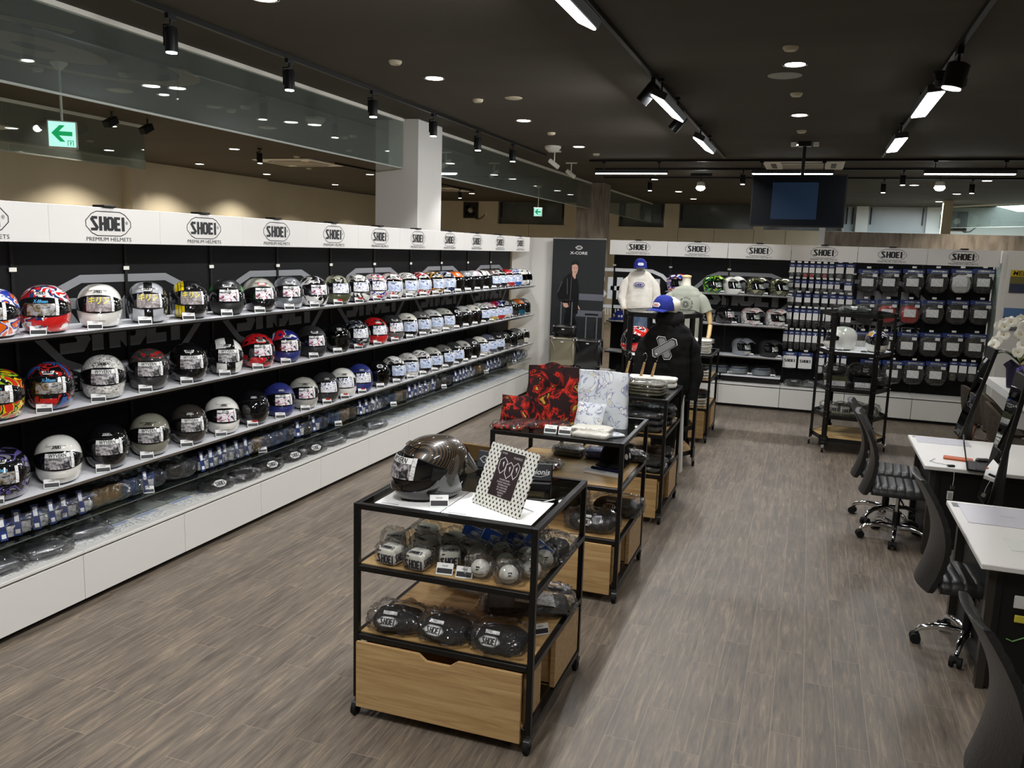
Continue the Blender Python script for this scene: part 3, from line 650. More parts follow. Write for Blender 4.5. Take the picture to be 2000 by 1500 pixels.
def bay(loc, rz, label, shelves, glass=True, clabel=None, first={}, hdr=0.22):
    """one bay of the wall fixture; local +X points into the shop"""
    t = thing('display_bay', label, 'display shelving', loc, rz, 'wall display bays')
    link('back_panel', BM_['panel'], t); link('upright', BM_['upright'], t); link('bracket', BM_['clip'], t)
    h = link('header_panel', BM_['header'], t, (hdr, 0, 2.355)); link('logo', HDR_LOGO, h, (0.0205, 0, 0)); link('header_clip', BM_['cap'], h)
    for z in shelves:
        s_ = link('shelf', BM_['shelf'], t, (0.0, 0, z)); link('shelf_frame', BM_['under'], s_); link('shelf_bracket', BM_['shelfbr'], s_); link('shelf_bracket', BM_['shelfbr'], s_, (0, 0.87, 0))
    if glass: link('glass_shelf', BM_['glass'], t, (0.0, 0, 0.55))
    c = thing('base_cabinet', clabel, 'cabinet', loc, rz, 'white base cabinets')
    link('cabinet_body', BM_['cab'], c); link('cabinet_top', BM_['top'], c); link('plinth', BM_['gap'], c); link('door', BM_['door'], c)
LX = -4.55; LSH = (1.715, 1.257, 0.798)
for i in range(12):
    y = 12.37-0.9*i
    bay((LX, y, 0), 0, 'black helmet wall bay with white header, %s from the far left corner' % ordn(i), LSH, True,
        'low white cabinet under the helmet wall, %s from the far end' % ordn(i), hdr=0.30)
BX = 13.53
for i in range(6):
    x = -2.55+0.905*i
    sh = {0: (1.21, 0.72), 1: (1.71, 1.25, 0.78), 2: (1.71, 1.25, 0.78)}.get(i, ())
    bay((x, BX, 0), -PI/2, 'black bay with white header on the rear wall, %s from the left' % ordn(i), sh, False,
        'low white cabinet under the rear wall, %s from the left' % ordn(i), hdr=0.40)
# low shelf boards of rear bays
for i in (1, 2):
    o = MB().box(-0.44, 0.44, -0.3, 0, 0.455, 0.475, 0).box(-0.44, 0.44, -0.302, -0.298, 0.38, 0.455, 1).build('low_display_ledge', [M_SHELF, M_BLACKM], None, None, (-2.55+0.905*i, BX, 0))
    tag(o, 'low black-fronted ledge above the rear cabinets under the %s off-road bay' % ('left' if i == 1 else 'right'), 'shelf')
# white end panels
struct('trim_5', MB().box(-4.58, -3.86, 12.99, 13.03, 0, 2.47), M_WHITE)
struct('trim_6', MB().box(-3.86, -3.84, 12.99, 13.6, 0, 2.47), M_WHITE)
struct('trim_7', MB().box(2.44, 2.50, 13.06, 13.6, 0, 2.47), M_WHITE)
struct('trim_8', MB().box(2.50, 6.4, 13.02, 13.06, 0, 2.47), M_WHITE)
g = MB().box(-0.43, -0.02, 0.0, 0.006, 0.55, 1.75, 0)
tag(MB().box(2.436, 2.44, 13.08, 13.5, 0.4, 2.3).build('side_glass', M_GLASS), 'clear glass side panel closing the rear wall fixture on the right', 'glass panel')
# big printed logos on black back panels
GL = logo2d(1.62, 0.033)
def biglogo(yc, n, first=[None]):
    if not first[0]:
        mb = MB().flat(xf2d(GL, 1, 1), lambda x, y: (0, x, y)).flat(xf2d(text2d('PREMIUM HELMETS', 0.205), 0.84, 0.7, 0, -0.39), lambda x, y: (0, x, y))
        first[0] = mb.build('wall_logo', M_GREYPRINT, None, None, (LX+0.003, yc, 1.70)); tag(first[0], '', 'logo', 'large printed wall logos')
        o = first[0]
    else: o = dup(first[0], (LX+0.003, yc, 1.70))
    o['label'] = 'large grey hexagon logo printed on the black back wall, %s from the far end' % ordn(n)
for n in range(6): biglogo(11.92-1.8*n, n)
# rear wall prints
def rearlogo(xc, zc, lab, W, m):
    G = logo2d(W, 0.035)
    mb = MB().flat(xf2d(G, 1, 1), lambda x, y: (x, 0, y)).flat(xf2d(text2d('PREMIUM HELMETS', W*0.127), 0.84, 0.7, 0, -W*0.24), lambda x, y: (x, 0, y))
    tag(mb.build('wall_logo', m, None, None, (xc, BX-0.003, zc)), lab, 'logo')
rearlogo(-0.95, 1.70, 'large grey hexagon logo printed behind the off-road helmets', 1.62, M_GREYPRINT)
rearlogo(0.85, 1.66, 'large grey hexagon logo printed behind the hanging packets', 1.62, M_GREYPRINT)
mb = MB().flat(xf2d(LETTERS, 1.15*2, 1.05*2.3), lambda x, y: (x, 0, y)); 
tag(MB().flat(xf2d(GL, 1.0, 0.98), lambda x, y: (x, 0, y)).flat(xf2d(text2d('PREMIUM HELMETS', 0.205), 0.84, 0.7, 0, -0.39), lambda x, y: (x, 0, y)).build('wall_logo', mat('white_print', rgb(220, 222, 222), 0.5), None, None, (-2.78, BX-0.003, 1.70)), 'large white hexagon logo printed on the rear wall behind the sweatshirt', 'logo')

# ---------------- helmets ----------------
def cr(t, pts):
    """smooth lookup in a table of (z, a, b, cx)"""
    n = len(pts)
    for i in range(n-1):
        if t <= pts[i+1][0] or i == n-2: break
    p0 = pts[max(i-1, 0)]; p1 = pts[i]; p2 = pts[i+1]; p3 = pts[min(i+2, n-1)]
    u = (t-p1[0])/(p2[0]-p1[0]) if p2[0] != p1[0] else 0; u = min(max(u, 0), 1); out = []
    for k in (1, 2, 3):
        m1 = (p2[k]-p0[k])/max(p2[0]-p0[0], 1e-6)*(p2[0]-p1[0]); m2 = (p3[k]-p1[k])/max(p3[0]-p1[0], 1e-6)*(p2[0]-p1[0])
        out.append((2*u**3-3*u*u+1)*p1[k]+(u**3-2*u*u+u)*m1+(-2*u**3+3*u*u)*p2[k]+(u**3-u*u)*m2)
    return out
FULL = [(0.0, .118, .088, .004), (0.018, .142, .104, .006), (0.05, .160, .117, .010), (0.09, .167, .124, .007), (0.13, .167, .127, .001), (0.17, .158, .122, -.004), (0.205, .138, .108, -.008), (0.232, .108, .084, -.012), (0.25, .070, .055, -.014), (0.257, .030, .024, -.015), (0.259, .0, .0, -.015)]
JET = [(0.0, .126, .100, -.008), (0.018, .138, .110, -.006), (0.05, .148, .120, -.004), (0.09, .154, .126, -.003), (0.13, .156, .128, -.002), (0.17, .150, .123, -.003), (0.205, .132, .109, -.006), (0.232, .104, .086, -.009), (0.25, .068, .056, -.011), (0.257, .030, .024, -.012), (0.259, .0, .0, -.012)]
def surf(tab):
    def P(phi, z, off=0.0):
        a, b_, cx = cr(min(max(z, 0), 0.259), tab)
        c, s_ = math.cos(phi), math.sin(phi)
        if c > 0 and z < 0.11: a += 0.012*(c**6)*max(0.0, min(1, (0.11-z)/0.05))
        p = Vector((cx+a*c, b_*s_, z))
        if off:
            nz = (z-0.10)/0.16; nz = max(-0.5, nz)*abs(nz); n = Vector((c, s_*1.15, nz*2.2)).normalized(); p += n*off
        return p
    return P
PF = surf(FULL); PJ = surf(JET)
def zv(v): return 0.259*(1-(1-v)**1.35)
def shell_mesh(P, keep=None, name='shell', mif=None):
    mb = MB(); mb.grid(lambda u, v: P(2*PI*u, zv(v)), 48, 26, cu=True, keep=keep, mif=mif)
    return mb
def patch(P, p0, p1, zlo, zhi, off, nu=20, nv=6, th=0.0, ex=1.0):
    mb = MB()
    def f(u, v, o):
        ph = p0+(p1-p0)*u; a = zlo(ph); b_ = zhi(ph); return P(ph, a+(b_-a)*v, off-o)
    mb.shell(f, nu, nv, th or 0.003); return mb
hx = lambda ph, w_: math.cos(min(abs(ph)/w_, 1)*PI/2)
V_LO = lambda ph: 0.098 + 0.018*min(1, abs(ph)/1.35)**2
V_HI = lambda ph: 0.194 - 0.045*min(1, abs(ph)/1.35)**2.2
HM = {}
def hpart(k, mb, mats, sm=45): HM[k] = mb.mesh(k.split('.')[0], mats, sm); return HM[k]
M_TRIM = M_RUBBER
def ful_mif(u, v):
    z = zv(v); ph = 2*PI*u; ph = ph-2*PI if ph > PI else ph
    if z < 0.012: return 2
    return 1 if (z < V_LO(max(-1.35, min(1.35, ph)))+0.001) else 0
DUMMY = mat('helmet_paint', (0.5, 0.5, 0.5), 0.2, coat=1)
hpart('shell.full', shell_mesh(PF, mif=ful_mif), [DUMMY, DUMMY, M_TRIM], 60)
hpart('visor.full', patch(PF, -1.42, 1.42, V_LO, V_HI, 0.004, 24, 6, 0.004), [M_VISOR], 60)
# visor edge seal
sl = MB(); 
pth = [PF(-1.42+2.84*i/24, V_HI(-1.42+2.84*i/24)+0.002, 0.003) for i in range(25)] + [PF(1.42-2.84*i/24, V_LO(1.42-2.84*i/24)-0.002, 0.003) for i in range(25)]
sl.tube(pth, 0.0028, 5, closed=True); hpart('visor_seal.full', sl, [M_RUBBER], 60)
vn = patch(PF, -0.34, 0.34, lambda p: 0.055-0.012*abs(p), lambda p: 0.078, 0.006, 8, 2, 0.005); hpart('chin_vent.full', vn, [DUMMY], 40)
tv = MB(); tv.shell(lambda u, v, o: PF(-0.5+u, 0.222+0.014*v-0.012*(u-.5)**2, 0.008-o), 8, 2, 0.007); hpart('top_vent.full', tv, [DUMMY], 40)
# modular extras
hpart('chin_bar.mod', patch(PF, -1.5, 1.5, lambda p: 0.014+0.02*abs(p/1.5), lambda p: V_LO(p)-0.006, 0.005, 22, 4, 0.005), [DUMMY], 60)
hpart('release_button.mod', patch(PF, -0.16, 0.16, lambda p: 0.024, lambda p: 0.052, 0.009, 3, 2, 0.005), [mat('release_red', rgb(206, 40, 30), 0.4)], 40)
# open face shells
jk = lambda w_, z0, z1: (lambda u, v: not ((abs((2*PI*u+PI) % (2*PI)-PI) < w_*(0.86+0.14*math.sin(min(1, max(0, zv(v)/z1))*PI))) and z0 <= zv(v) < z1))
hpart('shell.jet', shell_mesh(PJ, jk(1.08, -1, 0.172)), [DUMMY], 60)
hpart('lining.jet', MB().grid(lambda u, v: PJ(2*PI*u, zv(v)*0.94+0.006, -0.012), 36, 16, cu=True, keep=jk(0.95, -1, 0.15)), [M_LINER], 60)
hpart('shield.jet', patch(PJ, -1.15, 1.15, lambda p: 0.012+0.05*min(1, abs(p)/1.15)**2, lambda p: 0.188, 0.007, 20, 10, 0.003), [m_film('jet_shield', (0.10, 0.10, 0.11), 0.10, 0.03)], 60)
hpart('shell.retro', shell_mesh(PF, lambda u, v: not (abs((2*PI*u+PI) % (2*PI)-PI) < 0.98 and 0.085 < zv(v) < 0.182)), [DUMMY], 60)
hpart('lining.retro', MB().grid(lambda u, v: PF(2*PI*u, zv(v)*0.95+0.005, -0.018), 36, 16, cu=True, keep=lambda u, v: not (abs((2*PI*u+PI) % (2*PI)-PI) < 0.8 and 0.10 < zv(v) < 0.17)), [M_LINER], 60)
hpart('mask.jet', patch(PJ, -0.62, 0.62, lambda p: -0.0+0.0*p, lambda p: 0.075+0.028*math.cos(p*2.5), 0.02, 10, 4, 0.006), [DUMMY], 60)
hpart('raised_visor.jet', patch(PF, -1.2, 1.2, lambda p: 0.185, lambda p: 0.245-0.03*abs(p), 0.012, 18, 5, 0.004), [M_VISOR], 60)
# cards and badges, wrapped on the surface
def wrap(P, sh, ph0, z0, off, r=0.15): return sh[0] and ([P(ph0+x/r, z0+y, off) for x, y in sh[0]], sh[1])
def hexgrid(W, H_, P, z0, off, nu=10, nv=6, r=0.13, mb=None, mi=0):
    mb = mb or MB(); mb.grid(lambda u, v: P((u-.5)*W*(1-0.34*abs(2*v-1))/r, z0+(v-.5)*H_, off), nu, nv, mi); return mb
def badge(P, z0, mats, key, W=0.088, H_=0.030):
    mb = hexgrid(W, H_, P, z0, 0.0035)
    l = xf2d(LETTERS, W*0.70, W*0.62); mb.add(*wrap(P, l, 0, z0, 0.0048, 0.13), mi=1); hpart(key, mb, mats, 60)
badge(PF, 0.220, [M_PAPER, M_INK], 'logo_badge.full'); badge(PJ, 0.214, [M_PAPER, M_INK], 'logo_badge.jet')
def card(key, P, bg, strip, txt, tcol, w_=0.150, h=0.080, z0=0.144, ph0=0.04, off=0.0115, lab=True, r=0.150, txs=0.025, striph=0.021):
    mb = MB(); mb.grid(lambda u, v: P(ph0+(u-.5)*w_/r, z0+(v-.5)*h, off), 10, 3, 0)
    mb.grid(lambda u, v: P(ph0+(u-.5)*w_/r, z0+h/2-striph+v*striph, off+0.0006), 10, 1, 1)
    if txt:
        t2 = text2d(txt, txs, 'CENTER', 0.0006, 0.15); mb.add(*wrap(P, t2, ph0-0.01, z0+h/2-striph*0.55, off+0.0012, r), mi=2)
    if lab: mb.grid(lambda u, v: P(ph0+(w_/2+0.002+u*0.019)/r, z0-h/2+v*h*1.02, off+0.001), 2, 3, 3)
    hpart(key, mb, [bg, strip, tcol, M_LABELG], 60)
M_CARDW = m_blotch('card_white_photo', [(0.36, rgb(30, 40, 90)), (0.44, rgb(226, 224, 226)), (0.56, rgb(240, 240, 242)), (0.66, rgb(90, 100, 150))], scale=22, rough=0.3, distort=2.0)
M_CARDR = m_blotch('card_panels', [(0.40, rgb(40, 30, 40)), (0.47, rgb(216, 214, 220)), (0.56, rgb(236, 234, 238)), (0.62, rgb(180, 50, 50)), (0.70, rgb(60, 70, 120))], scale=24, rough=0.3, distort=1.0)
M_CARDK = m_blotch('card_kirin', [(0.4, rgb(110, 100, 98)), (0.5, rgb(176, 166, 164)), (0.62, rgb(150, 140, 140))], scale=14, rough=0.35, distort=1.5)
M_CARDB = m_blotch('card_blue_bike', [(0.38, rgb(150, 170, 205)), (0.5, rgb(222, 226, 236)), (0.6, rgb(120, 140, 180)), (0.68, rgb(40, 50, 80))], scale=18, rough=0.3, distort=1.6)
M_YTXT = mat('card_yellow', rgb(236, 222, 40), 0.4)
M_PINK = mat('card_pale_strip', rgb(222, 206, 206), 0.4)
card('visor_card.wyvern', PF, M_PHOTO, M_PAPER, 'WYVERN', M_INK)
card('visor_card.gt', PF, M_CARDR, M_PAPER, 'GT-Air', M_INK, txs=0.018, striph=0.015, w_=0.135, h=0.076)
card('visor_card.kirin', PF, M_CARDK, M_CARDK, 'キリン', M_YTXT, txs=0.044, striph=0.04)
card('visor_card.x', PF, m_blotch('card_dark_photo', [(0.40, rgb(28, 30, 36)), (0.5, rgb(120, 104, 70)), (0.58, rgb(160, 160, 164)), (0.68, rgb(30, 30, 34))], scale=20, rough=0.3, distort=1.6), M_VISOR, 'X-fifteen', mat('cyan_txt', rgb(60, 150, 200), 0.4), txs=0.022)
card('visor_card.neo', PF, M_CARDW, M_CARDW, None, M_INK, w_=0.145, h=0.078, lab=True)
card('visor_card.bike', PF, M_CARDB, M_PAPER, None, M_INK, w_=0.16, h=0.095, z0=0.125, striph=0.004, lab=True)
card('visor_card.jet', PJ, M_CARDB, M_PINK, None, M_INK, w_=0.14, h=0.085, z0=0.085, lab=False, r=0.155, off=0.014, striph=0.006)
# off-road helmet pieces
OFF = [(0.0, .130, .092, .012), (0.018, .150, .106, .014), (0.05, .170, .116, .024), (0.09, .172, .123, .018), (0.13, .165, .126, .003), (0.17, .154, .121, -.004), (0.205, .136, .108, -.008), (0.232, .108, .084, -.012), (0.25, .070, .055, -.014), (0.257, .030, .024, -.015), (0.259, .0, .0, -.015)]
PO = surf(OFF)
hpart('shell.off', shell_mesh(PO, lambda u, v: not (abs((2*PI*u+PI) % (2*PI)-PI) < 1.12 and 0.078 < zv(v) < 0.186)), [DUMMY], 60)
hpart('lining.off', MB().grid(lambda u, v: PO(2*PI*u, zv(v)*0.95+0.005, -0.02), 36, 16, cu=True), [M_LINER], 60)
pk = MB(); pk.shell(lambda u, v, o: Vector((0.02+0.235*v, (u-.5)*(0.205-0.05*v**2), 0.235+0.052*math.sin(v*2.3)-0.05*v*v-(abs(u-.5)*2)**2*0.05*(1-0.4*v)-o)), 8, 8, 0.006); hpart('peak.off', pk, [DUMMY], 40)
hpart('goggle_strip.off', patch(PO, -1.1, 1.1, lambda p: 0.085+0.012*abs(p), lambda p: 0.178-0.016*abs(p), 0.0, 16, 4, 0.003), [M_VISOR], 60)
hpart('chin_vent.off', patch(PO, -0.5, 0.5, lambda p: 0.03, lambda p: 0.075-0.02*abs(p), 0.008, 8, 3, 0.006), [DUMMY], 40)
hpart('visor_card.off', patch(PO, -0.35, 0.75, lambda p: 0.098, lambda p: 0.165, 0.006, 8, 3, 0.001), [m_blotch('card_green_mono', [(0.42, rgb(60, 64, 60)), (0.5, rgb(200, 210, 200)), (0.7, rgb(226, 230, 224))], scale=24, rough=0.3)], 60)
C3 = rgb
def solid(n, c, rough=0.16, coat=1.0, metal=0.0): return mat('paint_'+n, C3(*c), rough, metal, coat)
def graph(n, cs, sc=9.0, off=0.0, dist=1.2, st=(1, 1, 1.6)):
    k = len(cs); lo, hi = 0.36, 0.64
    return m_blotch('graphic_'+n, [(0.0 if i == 0 else lo+(hi-lo)*(i-0.0)/(k), C3(*c)) for i, c in enumerate(cs)], scale=sc, rough=0.14, coat=1.0, distort=dist, interp='CONSTANT', detail=1.2, offset=off, stretch=st)
def band(n, stops, ax='Y', rough=0.16): return m_axis('bands_'+n, [(p, C3(*c)) for p, c in stops], ax, -0.13, 0.13, rough)
W_, K_, GR, SV = (232, 230, 224), (16, 16, 18), (120, 118, 112), (176, 178, 182)
PAINT = {
 'white': lambda: solid('white', (226, 224, 216)), 'cream': lambda: solid('cream', (222, 218, 204)), 'black': lambda: solid('black', K_, 0.1), 'mblack': lambda: solid('matte_black', (34, 34, 34), 0.5, 0.0),
 'moss': lambda: solid('moss_grey', (122, 120, 106)), 'brown': lambda: solid('dark_brown', (50, 46, 42), 0.18), 'silver': lambda: solid('silver', (160, 164, 170), 0.25, 0.6, 0.6), 'lgrey': lambda: solid('light_grey', (168, 166, 156)),
 'grey': lambda: solid('grey', (98, 96, 92)), 'mblue': lambda: solid('matte_blue', (38, 46, 110), 0.4, 0.2), 'slate': lambda: solid('slate', (86, 90, 102), 0.3, 0.5), 'red': lambda: solid('red', (190, 34, 34)), 'blue': lambda: solid('bright_blue', (44, 100, 190)),
 'orange': lambda: solid('orange', (214, 100, 24)), 'olive': lambda: solid('olive', (72, 76, 48), 0.3), 'gun': lambda: solid('gunmetal', (72, 72, 72), 0.25, 0.6, 0.5), 'yellow': lambda: solid('yellow', (220, 196, 40)), 'bronze': lambda: solid('bronze_grey', (110, 92, 84), 0.25),
 'mgreen': lambda: band('black_green', [(0, (30, 150, 50)), (0.12, (34, 34, 34)), (0.88, (30, 150, 50))], rough=0.4),
 'orb': lambda: graph('orange_blue', [(228, 100, 20), (40, 60, 160), W_, (228, 90, 20)], 8, 1), 'rwn': lambda: graph('red_white_navy', [(204, 30, 30), (204, 30, 30), W_, (30, 50, 100), (204, 30, 30)], 7, 3.3),
 'skc': lambda: band('silver_black_centre', [(0, K_), (0.16, SV), (0.42, K_), (0.62, SV), (0.86, K_)]), 'yst': lambda: band('yellow_stripes', [(0, K_), (0.13, (232, 206, 20)), (0.2, K_), (0.215, (232, 206, 20)), (0.27, K_), (0.285, (232, 206, 20)), (0.35, K_)]),
 'wbl': lambda: band('white_over_black', [(0, K_), (0.86, (224, 222, 214))], 'Z'), 'bw': lambda: graph('black_white', [K_, K_, W_, W_, K_], 8, 5.2), 'bwsplit': lambda: band('white_black_split', [(0, K_), (0.22, W_), (0.48, K_), (0.72, W_)]),
 'ow': lambda: graph('olive_black', [(64, 70, 40), K_, (64, 70, 40), (150, 150, 130)], 7, 2), 'wk': lambda: graph('white_black_grey', [W_, W_, GR, K_, W_], 8, 6), 'wbr': lambda: graph('white_blue_red', [W_, (40, 40, 150), W_, (210, 30, 50), W_], 9, 4),
 'wr': lambda: graph('white_red', [W_, (200, 30, 36), W_, K_, W_], 7, 8.1), 'wg': lambda: graph('white_grey', [W_, (140, 140, 138), W_, K_, W_], 11, 2.4), 'rw': lambda: graph('red_white', [(206, 32, 40), W_, (206, 32, 40), K_, W_], 8, 9.3),
 'ky': lambda: graph('black_yellow', [K_, K_, (224, 160, 60), K_, W_], 10, 7.7), 'kb': lambda: graph('black_blue', [K_, K_, (50, 70, 130), K_, (180, 180, 190)], 9, 1.9), 'krb': lambda: graph('black_red_blue', [K_, K_, (180, 36, 36), K_, (50, 90, 160)], 7.5, 11.0),
 'ryg': lambda: graph('red_yellow_green', [(200, 40, 20), (230, 190, 20), K_, (150, 190, 40), (200, 40, 20)], 8, 12.0), 'manga': lambda: graph('line_drawing', [W_, W_, K_, W_, (190, 188, 180), K_, W_], 22, 3.0, 2.5), 'gr': lambda: graph('grey_red', [(60, 58, 56), (60, 58, 56), (80, 78, 76), (170, 30, 30), (60, 58, 56)], 7, 4.4),
 'rk': lambda: graph('red_black', [(196, 30, 36), (196, 30, 36), K_, (90, 88, 86), (196, 30, 36)], 7, 5.5), 'bwh': lambda: graph('blue_white', [(32, 44, 130), (32, 44, 130), W_, (32, 44, 130), (200, 30, 40)], 6.5, 9.9), 'ks': lambda: graph('black_silver', [K_, SV, K_, (70, 80, 90), K_], 9, 6.6),
 'kp': lambda: graph('black_purple', [K_, K_, (90, 80, 140), K_, (120, 118, 130)], 8, 13.3), 'wstripe': lambda: band('white_twin_stripe', [(0, K_), (0.3, W_), (0.47, K_), (0.53, W_), (0.7, K_)]), 'okb': lambda: band('orange_black_sides', [(0, (50, 46, 44)), (0.22, (222, 104, 30)), (0.78, (50, 46, 44))]),
 'gkb': lambda: band('grey_black_sides', [(0, (60, 56, 54)), (0.22, (140, 142, 142)), (0.78, (60, 56, 54))]), 'wpk': lambda: band('white_pink_side', [(0, (236, 230, 234)), (0.5, (222, 110, 170)), (0.56, (236, 230, 234))]), 'bbl': lambda: graph('bright_blue', [(50, 110, 200), (50, 110, 200), W_, (24, 40, 90), (50, 110, 200)], 8, 14.2),
 'offg': lambda: graph('green_black', [K_, (60, 190, 90), K_, (160, 210, 40), K_], 8, 3.9), 'offb': lambda: graph('blue_red_white', [(40, 70, 170), W_, (200, 60, 40), (40, 70, 170), K_], 8, 5.9), 'offo': lambda: graph('olive_gold', [(66, 66, 50), (66, 66, 50), (150, 150, 110), (66, 66, 50)], 8, 7.9),
 'offw': lambda: graph('white_red_grey', [(216, 214, 210), (130, 124, 122), (216, 214, 210), (180, 36, 36), (216, 214, 210)], 7, 9.9), 'redw': lambda: graph('bright_red_white', [(222, 40, 34), (222, 40, 34), (222, 40, 34), W_, (40, 40, 60), (222, 40, 34)], 7, 19.9), 'bluey': lambda: graph('blue_gold', [(30, 50, 140), (30, 50, 140), (210, 220, 230), (226, 160, 40), (30, 50, 140)], 7, 21.0),
 'gold': lambda: solid('gold_chin', (200, 170, 70)), 'teal': lambda: solid('teal', (20, 90, 110)), 'pal': lambda: solid('pale_silver', (196, 196, 192)),
}
_P = {}
def paint(k):
    if k not in _P: _P[k] = PAINT[k]()
    return _P[k]
BADGE_D = [paint('lgrey'), M_PAPER]
PROTO = {}
def helmet(kind, top, low=None, cardk=None, loc=(0, 0, 0), rz=0, label='', group=None, badgek='w', chin=None, mask=None, s=1.0, name=None):
    nm = name or {'full': 'full_face_helmet', 'mod': 'modular_helmet', 'jet': 'open_face_helmet', 'retro': 'retro_helmet', 'off': 'off_road_helmet'}[kind]
    t = thing(nm, label, 'helmet', loc, rz, group); t.scale = (s, s, s); low = low or top
    P1, P2 = paint(top), paint(low)
    if kind in ('full', 'mod'):
        o = link('shell', HM['shell.full'], t); slot(o, 0, P1); slot(o, 1, P2)
        link('visor', HM['visor.full'], t); link('visor_seal', HM['visor_seal.full'], t)
        if kind == 'full':
            o = link('chin_vent', HM['chin_vent.full'], t); slot(o, 0, paint(chin) if chin else P2)
        else:
            o = link('chin_bar', HM['chin_bar.mod'], t); slot(o, 0, P2); link('release_button', HM['release_button.mod'], o)
        o = link('top_vent', HM['top_vent.full'], t); slot(o, 0, P1 if top not in ('white', 'cream') else P1)
        b_ = link('logo_badge', HM['logo_badge.full'], t)
        if badgek == 'k': slot(b_, 0, P1); slot(b_, 1, M_INK if top not in ('black', 'brown', 'mblack', 'mblue', 'gun', 'grey') else M_PALEPRINT)
        if badgek == 'r': slot(b_, 0, mat('badge_red', rgb(216, 60, 50), 0.4)); slot(b_, 1, M_PAPER)
        if cardk: link('visor_card', HM['visor_card.'+cardk], t)
    elif kind == 'jet':
        o = link('shell', HM['shell.jet'], t); slot(o, 0, P1); link('lining', HM['lining.jet'], t)
        if mask: o = link('face_mask', HM['mask.jet'], t); slot(o, 0, paint(mask))
        if cardk != 'none': link('shield', HM['shield.jet'], t)
        b_ = link('logo_badge', HM['logo_badge.jet'], t)
        if badgek == 'k': slot(b_, 0, P1); slot(b_, 1, M_INK if top in ('white', 'cream', 'lgrey', 'pal', 'silver') else M_PALEPRINT)
        if cardk and cardk != 'none': link('visor_card', HM['visor_card.'+cardk], t)
    elif kind == 'retro':
        o = link('shell', HM['shell.retro'], t); slot(o, 0, P1); link('lining', HM['lining.retro'], t); link('logo_badge', HM['logo_badge.full'], t)
    elif kind == 'off':
        o = link('shell', HM['shell.off'], t); slot(o, 0, P1); link('lining', HM['lining.off'], t); link('goggle_strip', HM['goggle_strip.off'], t)
        o = link('peak', HM['peak.off'], t); slot(o, 0, P1); o = link('chin_vent', HM['chin_vent.off'], t); slot(o, 0, P2)
        if cardk: link('visor_card', HM['visor_card.off'], t)
    return t
# (kind, top, low, card, badge, chin, mask, description)
R1 = [('full','orb',0,'x','w',0,0,'orange and blue racing helmet'),('full','rwn',0,'x','w','red',0,'red, white and navy racing helmet'),('full','white',0,'kirin','k',0,0,'plain white helmet with yellow-lettered card'),('full','skc',0,'kirin','w',0,0,'silver helmet with black centre band'),
('full','yst',0,'kirin','k',0,0,'black helmet with yellow stripes on one side'),('full','mgreen','mblack','gt','w',0,0,'matte black helmet with green edges'),('full','lgrey','black','gt','r',0,0,'white-topped helmet with black chin and red badge'),('full','silver',0,'gt','w',0,0,'plain metallic silver helmet'),
('full','bw',0,'gt','w',0,0,'black and white patterned helmet'),('mod','ow','olive','neo','w',0,0,'black and olive flip-up helmet'),('mod','wk',0,'neo','w',0,0,'white, grey and black flip-up helmet'),('mod','wbr',0,'neo','w',0,0,'white, blue and red flip-up helmet'),
('full','wr',0,'bike','w',0,0,'white and red patterned helmet'),('full','wg',0,'bike','w',0,0,'white and grey patterned helmet'),('full','rw',0,'bike','w',0,0,'red and white patterned helmet'),('full','ky',0,'bike','w',0,0,'black and amber patterned helmet'),('full','kb',0,'bike','w',0,0,'black and blue patterned helmet'),
('jet','okb',0,0,'k',0,0,'orange open-face helmet with dark sides'),('jet','gkb',0,0,'k',0,0,'grey open-face helmet with dark sides'),('jet','wpk',0,0,'k',0,0,'white open-face helmet with pink mark'),('jet','wstripe',0,0,'k',0,0,'black open-face helmet with two white stripes'),
('full','bronze','gun','bike','w',0,0,'bronze-grey helmet'),('full','bw','black','bike','w',0,0,'black-chinned black and white helmet'),('full','red',0,'bike','w',0,0,'bright red helmet'),('full','bbl','blue','bike','w',0,0,'bright blue helmet'),('retro','white',0,0,'w',0,0,'white retro helmet with open eye port'),('retro','wstripe',0,0,'w',0,0,'black retro helmet with white stripes')]
